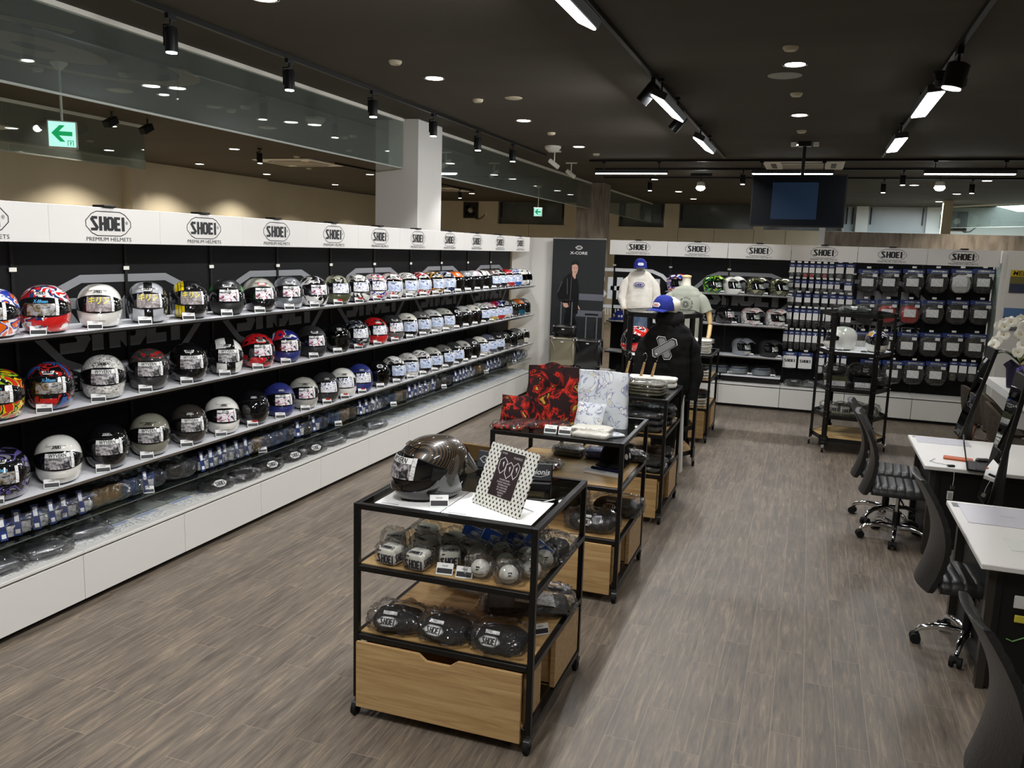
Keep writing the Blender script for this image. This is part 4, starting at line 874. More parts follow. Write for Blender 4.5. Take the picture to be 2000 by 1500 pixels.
R2 = [('full','ryg',0,'x','w',0,0,'red, yellow and green racing helmet'),('full','krb',0,'x','w','red',0,'black racing helmet with red and blue chin'),('full','manga',0,'wyvern','k',0,0,'white helmet covered in line drawings'),('full','gr','gun','wyvern','k',0,0,'dark grey helmet with red lines'),
('full','black',0,'wyvern','w',0,0,'plain glossy black helmet'),('full','bwsplit',0,'wyvern','w',0,0,'helmet split in black and white blocks'),('full','rk',0,'gt','w',0,0,'red and black patterned helmet'),('full','bwh','mblue','gt','w',0,0,'blue and white patterned helmet'),('full','mblack',0,'gt','w',0,0,'plain matte black helmet'),
('jet','black',0,0,'k',0,0,'glossy black helmet with raised front'),('mod','ks',0,'neo','w',0,0,'black and silver flip-up helmet'),('mod','rk','red','neo','r',0,0,'red and black flip-up helmet'),('mod','gun','grey','neo','w',0,0,'gunmetal flip-up helmet'),
('full','cream','black','bike','w',0,0,'cream-topped helmet with black chin'),('full','grey',0,'bike','w',0,0,'plain grey helmet'),('full','pal',0,'bike','w',0,0,'pale silver helmet'),('full','lgrey',0,'bike','w',0,0,'plain light grey helmet'),
('jet','black',0,0,'w',0,0,'glossy black open-face helmet'),('jet','pal',0,0,'k',0,0,'pale silver open-face helmet'),('jet','cream',0,0,'k',0,0,'cream open-face helmet'),('full','wg','black','bike','w',0,0,'white patterned helmet with black chin'),
('full','wbr','gold','bike','w',0,0,'helmet with golden chin'),('full','bwh','red','bike','w',0,0,'helmet with bright red chin'),('full','kb','white','bike','w',0,0,'black-topped helmet with white chin'),('jet','olive',0,0,'w',0,'gun','olive open-face helmet with grey mask'),('jet','orange',0,0,'k',0,'teal','orange open-face helmet with teal mask'),('jet','grey',0,0,'k',0,'black','grey open-face helmet with black mask')]
R3 = [('full','kp',0,'x','w',0,0,'black and purple racing helmet'),('full','white',0,'wyvern','k',0,0,'plain glossy white helmet'),('full','black',0,'wyvern','k',0,0,'plain glossy black helmet'),('full','moss',0,'wyvern','k',0,0,'moss grey helmet'),('full','brown',0,'wyvern','k',0,0,'very dark brown helmet'),
('full','white',0,'gt','k',0,0,'white helmet with colourful visor card'),('mod','black',0,0,'k',0,0,'glossy black helmet with dark uncovered visor'),('full','mblue',0,'gt','k',0,0,'matte dark blue helmet'),('full','lgrey',0,'gt','k',0,0,'pale grey helmet'),
('mod','gun',0,'neo','k',0,0,'dark grey flip-up helmet'),('mod','white',0,'neo','k',0,0,'white flip-up helmet with red button'),('mod','mblue',0,'neo','k',0,0,'dark blue flip-up helmet with red button'),('jet','black',0,0,'w',0,0,'glossy black open-face helmet'),
('full','wk','black','bike','w',0,0,'white helmet with black scribbles'),('full','manga','white','bike','w',0,0,'white helmet with thin black lines'),('full','wg','black','bike','w',0,0,'white and grey helmet with black chin'),('full','lgrey','black','bike','w',0,0,'light grey helmet with black chin'),
('full','grey','gun','bike','w',0,0,'mid grey helmet'),('full','gun',0,'bike','w',0,0,'gunmetal helmet with grey card'),('jet','lgrey',0,0,'k',0,0,'pale grey open-face helmet'),('jet','mblack',0,0,'w',0,0,'matte black open-face helmet'),
('full','cream',0,'bike','w',0,0,'cream helmet with white card'),('full','slate',0,'bike','w',0,0,'slate blue helmet'),('full','mblack',0,'bike','w',0,0,'matte black helmet with blue card'),('jet','gun',0,0,'k',0,'grey','gunmetal open-face helmet with grey mask'),
('jet','black',0,0,'k',0,'black','black open-face helmet with black mask'),('jet','grey',0,0,'k',0,'grey','dark grey open-face helmet with grey mask'),('jet','white',0,0,'k',0,'cream','white open-face helmet with cream mask')]
Y1_ = [3.46,3.80,4.21,4.63,5.05,5.47,5.88,6.29,6.68,7.08,7.47,7.84,8.22,8.58,8.93,9.28,9.62,9.95,10.28,10.6,10.92,11.23,11.54,11.86,12.18,12.42,12.68]
Y2_ = [3.46,3.81,4.21,4.61,5.01,5.43,5.84,6.23,6.66,7.07,7.46,7.85,8.24,8.6,8.94,9.27,9.6,9.92,10.23,10.54,10.85,11.16,11.48,11.79,12.1,12.4,12.68]
Y3_ = [3.46,3.83,4.22,4.6,4.99,5.37,5.76,6.14,6.52,6.88,7.2,7.54,7.92,8.29,8.63,8.96,9.28,9.6,9.93,10.24,10.54,10.84,11.16,11.48,11.78,12.08,12.38,12.68]
GN = {0: 'top shelf', 1: 'middle shelf', 2: 'bottom shelf'}
HG = {'t': None}
def price_tag_mesh():
    mb = MB(); mx = Matrix.Rotation(R(-28), 4, 'Y')
    mb.box(-0.004, 0.0, -0.035, 0.035, 0.0, 0.048, 0, mx).box(0.0, 0.0006, -0.032, 0.032, 0.006, 0.026, 1, mx).box(-0.045, 0.004, -0.036, 0.036, -0.001, 0.002, 2)
    mb.add([(0.0008, x, y+0.036) for x, y in text2d('SHOEI', 0.009)[0]], text2d('SHOEI', 0.009)[1], 1, mx)
    return mb.mesh('price_tag', [M_PAPER, M_INK, M_GLASS])
PT = price_tag_mesh(); 
def price_tag(loc, rz, label, s=1.0):
    o = link('price_tag', PT, None, loc, (0, 0, rz)); o.scale = (s, s, s); return tag(o, label, 'price tag', 'small price tags')
for r_, (rows, ys, z) in enumerate(((R1, Y1_, LSH[0]), (R2, Y2_, LSH[1]), (R3, Y3_, LSH[2]))):
    for i, (sp, y) in enumerate(zip(rows, ys)):
        k, tp, lw_, cd_, bg, ch, mk, ds = sp
        x = LX+0.275+rnd.uniform(-0.006, 0.006)
        ang = R(-47) + R(rnd.uniform(-4, 4)) + (R(8) if i > 14 else 0)
        sc = (1.05 if k != 'jet' else 1.02) * (0.98 if i > 20 else 1.0)
        if r_ == 0 and i == 1: sc = 1.08
        helmet(k, tp, lw_ or None, cd_ or None, (x, y, z+0.001), ang, '%s, %s along the %s' % (ds, ordn(i), GN[r_]), 'helmets on the left wall, '+GN[r_], bg, ch or None, mk or None, sc)
        price_tag((LX+0.405, y-0.17 if i < 22 else y-0.13, z+0.002), R(-42), 'small price tag before the %s helmet along the %s' % (ordn(i), GN[r_]), 1.2)
# rear wall off-road helmets
CT = {}
for (x, z, tp, lw_, ds) in [(-2.1+0.12, 1.71, 'offb', 'offb', 'blue, white and red off-road helmet left of the grey T-shirt'), (-1.42, 1.71, 'offg', 'offg', 'black and green off-road helmet right of the grey T-shirt'), (-1.12, 1.71, 'white', 'white', 'white off-road helmet on the top rear shelf'), (-0.78, 1.71, 'offo', 'olive', 'olive off-road helmet, left of two alike on the top rear shelf'), (-0.44, 1.71, 'offo', 'olive', 'olive off-road helmet at the right end of the top rear shelf'),
    (-1.20, 1.25, 'black', 'black', 'glossy black helmet without peak on the middle rear shelf'), (-0.82, 1.25, 'offw', 'white', 'white and red off-road helmet, left of two on the middle rear shelf'), (-0.46, 1.25, 'offw', 'white', 'white and red off-road helmet at the right end of the middle rear shelf'),
    (-0.92, 0.78, 'silver', 'lgrey', 'silver off-road helmet on the lowest rear shelf'), (-0.52, 0.78, 'mblack', 'mblack', 'matte black off-road helmet on the lowest rear shelf')]:
    kind = 'full' if 'without' in ds else 'off'
    helmet(kind, tp, lw_, 'x' if kind == 'off' else 'gt', (x, BX-0.2, z+0.001), R(-48), ds, 'off-road helmets on the rear wall', 'k')
    price_tag((x+0.17, BX-0.345, z+0.002), R(-90), 'white price tag on the %s rear shelf, %s from the left' % ({1.71: 'top', 1.25: 'middle', 0.78: 'lowest'}[z], ordn(CT.setdefault(z, 0)))); CT[z] += 1
# ---------------- bags and packets ----------------
def pillow(w_, d, h, seed=0, wob=0.012, nu=18, nv=10, fl=0.5):
    """crumpled closed bag, base at z=0"""
    mb = MB()
    def f(u, v):
        a = 2*PI*u; e = (v-0.5)*PI; c = abs(math.cos(e))**0.55
        sx = math.copysign(abs(math.cos(a))**0.6, math.cos(a)); sy = math.copysign(abs(math.sin(a))**0.6, math.sin(a))
        p = Vector((sx*c*w_/2, sy*c*d/2, h/2+math.copysign(abs(math.sin(e))**0.8, math.sin(e))*h/2))
        n = noise.noise_vector(p*22+Vector((seed*3.1, seed, 0)))*wob
        if wob > 0.008:
            rd = 1-abs(noise.noise(p*34+Vector((seed, 0, seed))))*2.2; n += Vector((sx*c, sy*c, math.sin(e))).normalized()*wob*0.9*max(0.0, rd)**3 + noise.noise_vector(p*80+Vector((seed, 0, seed)))*wob*0.3
        n.z *= max(0.0, min(1, p.z/(h*0.4))); q = p+n
        q.z = max(q.z, 0.001); return q
    k = 2 if wob > 0.008 else 1
    mb.grid(f, nu*2*k, nv*k, cu=True); return mb
def slab(w_, d, h, seed=0, wob=0.004):
    mb = MB(); sg = lambda c, k: math.copysign(abs(c)**k, c)
    def f(u, v):
        a = 2*PI*u; e = (v-0.5)*PI; c = abs(math.cos(e))**0.22
        p = Vector((sg(math.cos(a), 0.28)*c*w_/2, sg(math.sin(a), 0.28)*c*d/2, h/2+sg(math.sin(e), 0.7)*h/2))
        n = noise.noise_vector(p*12+Vector((seed*3.1, seed, 0)))*wob*1.6+noise.noise_vector(p*40+Vector((seed, 0, 0)))*wob*0.5; n.z *= max(0.0, min(1, p.z/(h*0.5)))*0.7
        q = p+n; q.z = max(q.z, 0.0005); return q
    mb.grid(f, 56, 12, cu=True); return mb
def visor_shape(s=1.0, lift=0.0):
    mb = MB(); mb.shell(lambda u, v, o: Vector(((0.125-o)*math.cos((u-.5)*2.5)*s-0.06, (0.125-o)*math.sin((u-.5)*2.5)*s, lift+0.012+0.085*v*(1-0.55*(2*u-1)**4))), 16, 4, 0.002); return mb
HEXF = lambda W, k=0.46: fill2d(hexpts(W, W*k))
def wood_table(x0, y0, label, first={}):
    """black steel display table on casters: glass top, two wood shelves, two drawers; footprint 0.92 x 0.88"""
    if 't' in first: return dup(first['t'], (x0, y0, 0), label=label)
    t = thing('display_table', label, 'display table', (x0, y0, 0), 0, 'wheeled display tables'); first['t'] = t
    W, D, H, q = 0.92, 0.88, 1.08, 0.028
    for (x, y) in ((0, 0), (W-q, 0), (0, D-q), (W-q, D-q)): MB().chbox(x, x+q, y, y+q, 0.09, H, 0.002).build('post', M_BLACKM, t)
    for z, nm in ((H-q, 'top_rail'), (0.745, 'shelf_rail'), (0.395, 'shelf_rail'), (0.09, 'base_rail')):
        mb = MB(); 
        mb.chbox(q, W-q, 0, q, z, z+q, 0.002).chbox(q, W-q, D-q, D, z, z+q, 0.002).chbox(0, q, q, D-q, z, z+q, 0.002).chbox(W-q, W, q, D-q, z, z+q, 0.002); mb.build(nm, M_BLACKM, t)
    MB().box(q, W-q, q, D-q, H-0.008, H-0.001).build('glass_top', m_film('smoked_glass', (0.42, 0.45, 0.45), 0.06, 0.02), t)
    MB().box(q, W-q, q, D-q, 0.755, 0.777).build('shelf_board', M_OAKS, t)
    MB().box(q, W-q, q, D-q, 0.405, 0.427).build('shelf_board', M_OAKS, t)
    # front drawer with handle cut-out
    mb = MB(); fx = lambda x, z, d: (x, d, z); a, b_ = 0.028, W-0.045
    poly = [(a, 0.075), (b_, 0.075), (b_, 0.392), (0.56, 0.392), (0.52, 0.362), (0.40, 0.362), (0.36, 0.392), (a, 0.392)]
    # split into convex pieces so that it renders cleanly
    for pl in ([(a, 0.055), (b_, 0.055), (b_, 0.362), (a, 0.362)], [(a, 0.362), (0.40, 0.362), (0.36, 0.392), (a, 0.392)], [(0.52, 0.362), (b_, 0.362), (b_, 0.392), (0.56, 0.392)]):
        mb.prism(pl, -0.022, -0.004, fx)
    dr = mb.build('drawer', M_OAK, t)
    bx = MB().box(0.04, 0.06, 0.0, 0.24, 0.13, 0.36).box(W-0.05, W-0.03, 0.03, 0.24, 0.13, 0.375).box(0.04, W-0.04, 0.22, 0.24, 0.13, 0.36).box(0.04, W-0.04, 0.0, 0.24, 0.12, 0.135); bx.build('drawer_box', M_OAK, dr)
    mb = MB().box(0.04, W-0.012, 0.42, 0.44, 0.125, 0.375).box(W-0.03, W-0.006, 0.40, 0.84, 0.125, 0.375).box(0.01, 0.034, 0.42, 0.84, 0.125, 0.375).box(0.04, W-0.04, 0.42, 0.84, 0.12, 0.135)
    dr = mb.build('drawer', M_OAK, t); MB().box(0.04, W-0.04, D-0.02, D+0.016, 0.075, 0.385).build('drawer_front', M_OAK, dr)
    for (x, y) in ((0.014, 0.014), (W-0.014, 0.014), (0.014, D-0.014), (W-0.014, D-0.014)):
        c = MB().cyl((x, y, 0.09), (x, y, 0.066), 0.012, 10).chbox(x-0.018, x+0.018, y-0.03, y+0.018, 0.045, 0.07, 0.004); ca = c.build('caster', mat('caster_grey', rgb(58, 60, 58), 0.4), t)
        MB().cyl((x-0.012, y-0.012, 0.034), (x+0.012, y-0.012, 0.034), 0.034, 20).build('wheel', M_RUBBER, ca, 40)
    return t
TX = -1.955
TD = [3.39, 5.21, 6.96]
TABN = ['nearest', 'second', 'third']
wood_table(TX, TD[0], 'nearest black steel display table with glass top and oak drawers, carbon helmet on top')
wood_table(TX, TD[1], 'second black steel display table, dragon print bags on its glass top')
wood_table(TX, TD[2], 'third black steel display table, loaded with bagged folded shirts')
wood_table(TX, 10.33, 'farthest black steel display table behind the mannequin rack')
def lie(name, label, cat, loc, rz, group=None): return thing(name, label, cat, loc, rz, group)
# --- table one, top ---
for i, (x0, x1, y0, y1) in enumerate(((TX+0.09, TX+0.43, TD[0]+0.04, TD[0]+0.40), (TX+0.435, TX+0.875, TD[0]+0.04, TD[0]+0.40))):
    mb = MB().chbox(x0, x1, y0, y1, 1.0795, 1.0815, 0.0008, 0).box(x0+0.03, x0+0.12, y0+0.012, y0+0.02, 1.0815, 1.0818, 1)
    tag(mb.build('display_board', [M_PAPER, M_GREYPRINT]), 'white board lying on the nearest table top, %s one' % ('left, under the carbon helmet' if i == 0 else 'right, under the dotted frame'), 'board')
M_CARBON = None
def m_carbon():
    m, nt, b, N, L = base_nt('carbon_weave'); t = N('ShaderNodeTexCoord')
    wv = N('ShaderNodeTexWave'); wv.inputs['Scale'].default_value = 48; wv.bands_direction = 'DIAGONAL'; L(t.outputs['Object'], wv.inputs['Vector'])
    r = ramp(nt, [(0.35, rgb(10, 9, 8)), (0.8, rgb(74, 58, 38))]); L(wv.outputs['Fac'], r.inputs['Fac']); L(r.outputs[0], b.inputs['Base Color'])
    b.inputs['Roughness'].default_value = 0.35; b.inputs['Metallic'].default_value = 0.2; b.inputs['Coat Weight'].default_value = 1; b.inputs['Coat Roughness'].default_value = 0.02
    return m
PAINT['carbon'] = m_carbon
ch = helmet('full', 'carbon', 'black', 'wyvern', (TX+0.285, TD[0]+0.27, 1.0825), R(-124), 'large glossy carbon helmet with rear spoiler on the nearest table', None, 'k', 'carbon', None, 1.16, 'carbon_helmet')
# rear spoiler and side lines on the carbon helmet
sp = MB(); sp.shell(lambda u, v, o: PF(PI-1.0+2.0*u, 0.105+0.09*(1-v)*(1-0.4*(2*u-1)**2), 0.005+0.042*v**1.6*(1-abs(2*u-1)**2.5)-o), 16, 6, 0.004); sp.build('rear_spoiler', m_film('smoked_spoiler', (0.10, 0.10, 0.10), 0.16, 0.04), ch, 60)
for s_ in (-1, 1):
    sd = MB(); sd.shell(lambda u, v, o: PF(s_*(1.12+0.42*u), 0.102+0.052*v*(1-0.3*u), 0.009-o), 8, 4, 0.004); sd.build('side_plate', mat('visor_pod', rgb(36, 36, 38), 0.08, coat=1.0), ch, 60)
rg = MB()
for s_ in (-1, 1):
    rg.tube([PF(s_*(0.55+0.1*i), 0.228-0.016*i*(i/6), 0.006) for i in range(9)], [0.002]+[0.006]*7+[0.002], 6)
del rg
MB().grid(lambda u, v: PF(-0.75-0.25*u, 0.02+0.010*v, 0.002), 4, 1).build('yellow_mark', mat('yellow_sticker', rgb(200, 180, 60), 0.4), ch)
def tag_card(loc, rz, label, s=1.5, text=True):
    return price_tag(loc, rz, label, s)
tag_card((TX+0.40, TD[0]+0.10, 1.082), R(-65), 'silver-topped price tag beside the carbon helmet', 1.25)
# dotted picture frame
fr = lie('photo_frame', 'white dotted picture frame with dark helmet poster leaning on the nearest table', 'picture frame', (TX+0.655, TD[0]+0.165, 1.082), R(-28))
M_DOT = None
def m_dots():
    m, nt, b, N, L = base_nt('dotted_board'); t = N('ShaderNodeTexCoord'); mp = N('ShaderNodeMapping'); mp.inputs['Scale'].default_value = (56, 1, 42); mp.inputs['Rotation'].default_value = (0, R(45), 0); mp.vector_type = 'POINT'
    v = N('ShaderNodeTexVoronoi'); v.inputs['Scale'].default_value = 1; v.inputs['Randomness'].default_value = 0; v.voronoi_dimensions = '3D'
    fl = N('ShaderNodeVectorMath'); fl.operation = 'MULTIPLY'; fl.inputs[1].default_value = (1, 0, 1); L(t.outputs['Object'], mp.inputs['Vector']); L(mp.outputs[0], fl.inputs[0]); L(fl.outputs[0], v.inputs['Vector'])
    r = ramp(nt, [(0.0, rgb(30, 30, 32)), (0.24, rgb(216, 214, 204))], 'CONSTANT'); L(v.outputs['Distance'], r.inputs['Fac']); L(r.outputs[0], b.inputs['Base Color']); b.inputs['Roughness'].default_value = 0.15
    return m
Lf = Matrix.Rotation(R(-24), 4, 'X')
MB().box(-0.165, 0.165, -0.003, 0.003, 0.0, 0.31, 0, Lf).build('frame_board', m_dots(), fr)
MB().box(-0.082, 0.082, -0.0045, -0.003, 0.065, 0.285, 0, Lf).build('poster', mat('poster_dark', rgb(48, 38, 40), 0.3), fr)
pz = MB(); fpx = lambda x, y: Lf @ Vector((x, -0.005, y))
for cx, cy, sx in ((-0.045, 0.215, 1), (0.005, 0.20, 1), (0.05, 0.205, 0.8)):
    pz.flat(stroke2d([(cx-0.025*sx, cy+0.02), (cx, cy+0.038), (cx+0.026*sx, cy+0.02), (cx+0.022*sx, cy-0.02), (cx, cy-0.042), (cx-0.022*sx, cy-0.02)], 0.0035, True), fpx)
    pz.flat(fill2d([(cx-0.004, cy+0.012), (cx+0.006, cy+0.02), (cx+0.008, cy-0.01)]), fpx)
for i in range(7): pz.flat(text2d(['CRUISER SERIES', 'CLASSIC AND NEW', 'MODERN RIDE', 'ALL WEATHER', 'FIT AND SAFE', 'HELMETS', 'SHOEI'][i], 0.0105), lambda x, y, i=i: fpx(x, 0.148-0.0125*i+y))
pz.flat(text2d('SHOEI', 0.012), lambda x, y: fpx(x-0.055, y+0.272)); pz.flat(text2d('CLASSICS', 0.014), lambda x, y: fpx(x+0.04, y+0.262))
pz.build('poster_print', mat('poster_print', rgb(214, 206, 206), 0.3), fr)
MB().tube([Lf @ Vector((0.11, 0.003, 0.06)), (0.125, 0.13, 0.002), (0.02, 0.13, 0.002), (0.0, 0.04, 0.002)], 0.002, 6).build('wire_stand', M_STEEL, fr, 60)
# eyewear tins on stands
def tin(loc, rz, label, tilt=62, col=M_BLACKPL, logo=True):
    t = lie('eyewear_tin', label, 'tin', loc, rz)
    mx = Matrix.Translation((0, 0.02, 0.045)) @ Matrix.Rotation(R(90-tilt)*-1, 4, 'X')
    MB().chbox(-0.09, 0.09, -0.006, 0.012, 0.0, 0.095, 0.006, 0, mx).build('lid', col, t)
    MB().chbox(-0.085, 0.085, 0.0, 0.07, 0.0, 0.045, 0.006).build('box', M_BLACKPL, t)
    if logo:
        f = lambda x, y: mx @ Vector((x, -0.0068, y+0.048)); l = MB()
        l.flat(stroke2d([(-0.072, 0.0), (-0.05, 0.018), (-0.03, 0.014), (-0.04, 0.0), (-0.025, -0.012), (-0.05, -0.018)], 0.005, True), f)
        l.flat(text2d('Crionis', 0.04, 'CENTER', 0.0006, 0.25), lambda x, y: f(x+0.015, y)); l.flat(stroke2d([(-0.01, -0.02), (0.03, -0.024), (0.065, -0.014), (0.075, 0.004)], 0.002), f)
        l.build('lettering', M_PALEPRINT, t)
    return t
tin((TX+0.72, TD[0]+0.56, 1.08), R(14), 'open black eyewear tin with silver lettering at the right back of the nearest table', 68)
tin((TX+0.43, TD[0]+0.68, 1.08), R(-8), 'open grey eyewear tin with silver lettering behind the carbon helmet', 76, mat('tin_grey', rgb(60, 62, 66), 0.3))
tin((TX+0.28, TD[0]+0.80, 1.08), R(-8), 'plain bronze tin lid standing behind the carbon helmet', 80, mat('tin_bronze', rgb(112, 90, 58), 0.3, 0.6), False)
t = lie('metal_tin', 'small open brushed metal tin beside the dotted frame', 'tin', (TX+0.66, TD[0]+0.47, 1.08), R(10))
MB().chbox(-0.055, 0.055, -0.05, 0.05, 0, 0.045, 0.008).build('box', M_STEEL, t); MB().grid(lambda u, v: (-0.045+0.09*u, -0.04+0.08*v, 0.046+0.008*noise3((u*3, v*3, 1))), 10, 8).build('tissue', M_PAPER, t, 60)
t = lie('sunglasses_bag', 'clear bag of red and white packaging at the back of the nearest table', 'packet', (TX+0.62, TD[0]+0.74, 1.08), R(15))
pillow(0.18, 0.12, 0.07, 5).build('bag', M_POLY, t, 60); MB().chbox(-0.07, 0.07, -0.04, 0.04, 0.01, 0.045, 0.008).build('contents', graph('packing', [(120, 30, 30), W_, K_, W_], 14, 2), t)
t = lie('price_clip', 'clear price clip lying at the right edge of the nearest table', 'price tag', (TX+0.845, TD[0]+0.42, 1.081), R(60)); MB().box(-0.05, 0.05, -0.008, 0.008, 0.0, 0.004).build('strip', M_GLASS, t); MB().box(-0.035, 0.035, -0.005, 0.005, 0.004, 0.005).build('paper', M_LABELG, t)
# --- table one, middle shelf: plush rolls and helmet-shaped balls ---
ZM = 0.778
def plush_meshes():
    mb = MB()
    def f(u, v):
        a = 2*PI*u; e = (v-.5)*PI; q = 0.42
        return Vector((math.copysign(abs(math.cos(e))**q*abs(math.cos(a))**q, math.cos(a))*0.052, math.copysign(abs(math.cos(e))**q*abs(math.sin(a))**q, math.sin(a))*0.05, 0.045+math.copysign(abs(math.sin(e))**q, math.sin(e))*0.044))
    mb.grid(f, 28, 14, cu=True); l = MB()
    l.flat(xf2d(LETTERS, 0.098, 0.10), lambda x, y: (x, -0.0515, 0.035+y)); l.flat(xf2d(LETTERS, 0.08, 0.06), lambda x, y: (x, -0.035+y, 0.0905)); l.flat(xf2d(LETTERS, 0.09, 0.10), lambda x, y: (0.0535, x, 0.04+y))
    l.flat(fill2d([(-0.04, 0.07), (-0.024, 0.07), (-0.024, 0.076), (-0.04, 0.076)]), lambda x, y: (x, -0.0512, y))
    return mb.mesh('plush', [mat('plush_white', rgb(222, 220, 208), 0.8)], 60), l.mesh('lettering', [mat('navy_ink', rgb(24, 24, 48), 0.5)])
PLM, PLL = plush_meshes(); BAGS = [pillow(0.14, 0.14, 0.11, k, 0.012).mesh('bag', [M_POLYL], 60) for k in range(3)]
PROTO['plush'] = None
plush_pos = [(0.16, 0.085, -8), (0.31, 0.075, -4), (0.10, 0.24, 20), (0.27, 0.25, -30), (0.19, 0.42, -8), (0.37, 0.36, -25), (0.43, 0.17, 25), (0.50, 0.27, -28)]
pdesc = ['front row left', 'front row right of the pair', 'second row far left', 'second row behind the front pair', 'backmost', 'back row beside the blue card', 'just behind the price tags', 'rightmost next to the white balls']
for i, (dx, dy, a) in enumerate(plush_pos):
    t = thing('plush_cushion', 'bagged white plush cube, %s on the nearest table' % pdesc[i], 'plush', (TX+dx, TD[0]+dy, ZM), R(a), 'bagged plush cubes')
    link('plush', PLM, t); link('lettering', PLL, t); link('bag', BAGS[i % 3], t, (0, 0, 0.0))
hb = MB(); hb.grid(lambda u, v: Vector((0.045*math.sin(PI*v)*math.cos(2*PI*u), 0.045*math.sin(PI*v)*math.sin(2*PI*u), 0.043-0.043*math.cos(PI*v))), 28, 14, cu=True); BALL = hb.mesh('ball', [mat('ball_white', rgb(208, 206, 196), 0.5)], 60)
bl = MB().tube([(0.0455*math.sin(R(75))*math.cos(a), 0.0455*math.sin(R(75))*math.sin(a), 0.043-0.0455*math.cos(R(75))) for a in [PI*2*k/32 for k in range(32)]], 0.0012, 5, closed=True)
BALLL = bl.mesh('seam', [M_INK]); bm2 = MB().grid(lambda u, v: Vector((0.0462*math.sin(PI*(0.62+0.05*v))*math.cos(-1.75+0.45*u), 0.0462*math.sin(PI*(0.62+0.05*v))*math.sin(-1.75+0.45*u), 0.043-0.0462*math.cos(PI*(0.62+0.05*v)))), 5, 2).grid(lambda u, v: Vector((0.0462*math.sin(PI*(0.55+0.035*v))*math.cos(-1.72+0.3*u), 0.0462*math.sin(PI*(0.55+0.035*v))*math.sin(-1.72+0.3*u), 0.043-0.0462*math.cos(PI*(0.55+0.035*v)))), 5, 2).mesh('mark', [M_INK])
BTAG = MB().grid(lambda u, v: Vector((0.047*math.sin(PI*(0.35+0.3*v))*math.cos(-0.95+0.5*u), 0.047*math.sin(PI*(0.35+0.3*v))*math.sin(-0.95+0.5*u), 0.043-0.047*math.cos(PI*(0.35+0.3*v)))), 4, 4).mesh('label', [M_LABELG])
bag_b = [pillow(0.125, 0.125, 0.10, k+10, 0.014).mesh('bag', [M_POLYL], 60) for k in range(3)]
bd = ['front left of the white balls', 'front right of the white balls', 'behind the front pair, left', 'behind the front pair, middle', 'right beside the post', 'back left', 'back middle', 'right of the post']
for i, (dx, dy, a) in enumerate([(0.62, 0.09, 0), (0.765, 0.075, 25), (0.555, 0.22, 20), (0.70, 0.215, 5), (0.845, 0.175, 10), (0.63, 0.35, 40), (0.765, 0.335, -20), (0.855, 0.33, 30)]):
    t = thing('helmet_ball', 'bagged white helmet-shaped ball, %s on the nearest table' % bd[i], 'ball', (TX+dx, TD[0]+dy, ZM), R(a), 'bagged white balls')
    link('ball', BALL, t); link('seam', BALLL, t); link('mark', bm2, t); link('label', BTAG, t); link('bag', bag_b[i % 3], t)
tag_card((TX+0.455, TD[0]+0.045, ZM), R(-82), 'black and white price tag in front of the plush cubes, left of a pair', 1.15)
tag_card((TX+0.555, TD[0]+0.042, ZM), R(-84), 'black and white price tag in front of the plush cubes, right of a pair', 1.15)
def small_logo(W, fn, mb, mi=0): return mb.flat(logo2d(W, 0.05), fn, mi)
# black parts in clear bags with blue header cards
for i, (dx, dy, a, tl) in enumerate([(0.46, 0.52, 35, 0), (0.60, 0.50, 20, 1), (0.74, 0.50, 10, 2), (0.86, 0.47, -10, 3)]):
    t = thing('blue_header_packet', 'bagged black part with blue header card, %s of four, nearest table' % ordn(i), 'packet', (TX+dx, TD[0]+dy, ZM), R(a), 'blue header packets')
    pillow(0.17, 0.22, 0.12, 30+i, 0.02).build('bag', M_POLY, t, 60); MB().chbox(-0.05, 0.06, -0.06, 0.08, 0.004, 0.085, 0.02).build('contents', M_BLACKPL, t)
    mx = Matrix.Translation((-0.04, -0.09, 0.075)) @ Matrix.Rotation(R(-35), 4, 'X') @ Matrix.Rotation(R(25), 4, 'Y')
    h = MB().box(-0.085, 0.085, -0.002, 0.0, -0.032, 0.032, 0, mx).box(-0.088, 0.088, -0.0015, 0.001, -0.035, 0.035, 1, mx); h.flat(logo2d(0.05, 0.06), lambda x, y, mx=mx: mx @ Vector((x-0.02, -0.0026, y)), 1); h.build('header_card', [M_BLUE, M_PAPER], t)
# --- table one, lower shelf: padded black bags ---
def pad_bag(loc, rz, label, w_=0.26, d=0.22, h=0.11, seed=0, wl=0.085, lean=38, bag=M_POLY, grp='bagged black pads'):
    t = thing('bagged_pad', label, 'bagged pad', loc, rz, grp)
    pillow(w_*0.92, d*0.86, h*0.86, seed, 0.006).build('pad', M_BLKFAB, t, 60); pillow(w_*1.08, d*1.08, h*1.04, seed+3, 0.018).build('bag', bag, t, 60)
    mx = Matrix.Translation((-0.02, -d*0.44, h*0.62)) @ Matrix.Rotation(R(-lean), 4, 'X')
    k = wl/0.085
    l = MB().flat(HEXF(0.115*k), lambda x, y: mx @ Vector((x, -0.006, y)), 0).flat(xf2d(LETTERS, 0.078*k, 0.078*k), lambda x, y: mx @ Vector((x, -0.0068, y)), 1).flat(stroke2d(hexpts(0.108*k, 0.049*k), 0.003*k, True), lambda x, y: mx @ Vector((x, -0.0068, y)), 1)
    l.box(-0.03, 0.04, -0.006, -0.003, 0.035*k, 0.052*k, 2, mx); l.build('label', [M_PAPER, M_INK, M_LABELG], t); return t
pad_bag((TX+0.18, TD[0]+0.13, 0.428), R(6), 'bagged black pad with white hexagon label, left of three on the nearest lower shelf', seed=1)
pad_bag((TX+0.44, TD[0]+0.13, 0.428), R(-4), 'bagged black pad with white hexagon label, middle of three on the nearest lower shelf', seed=2)
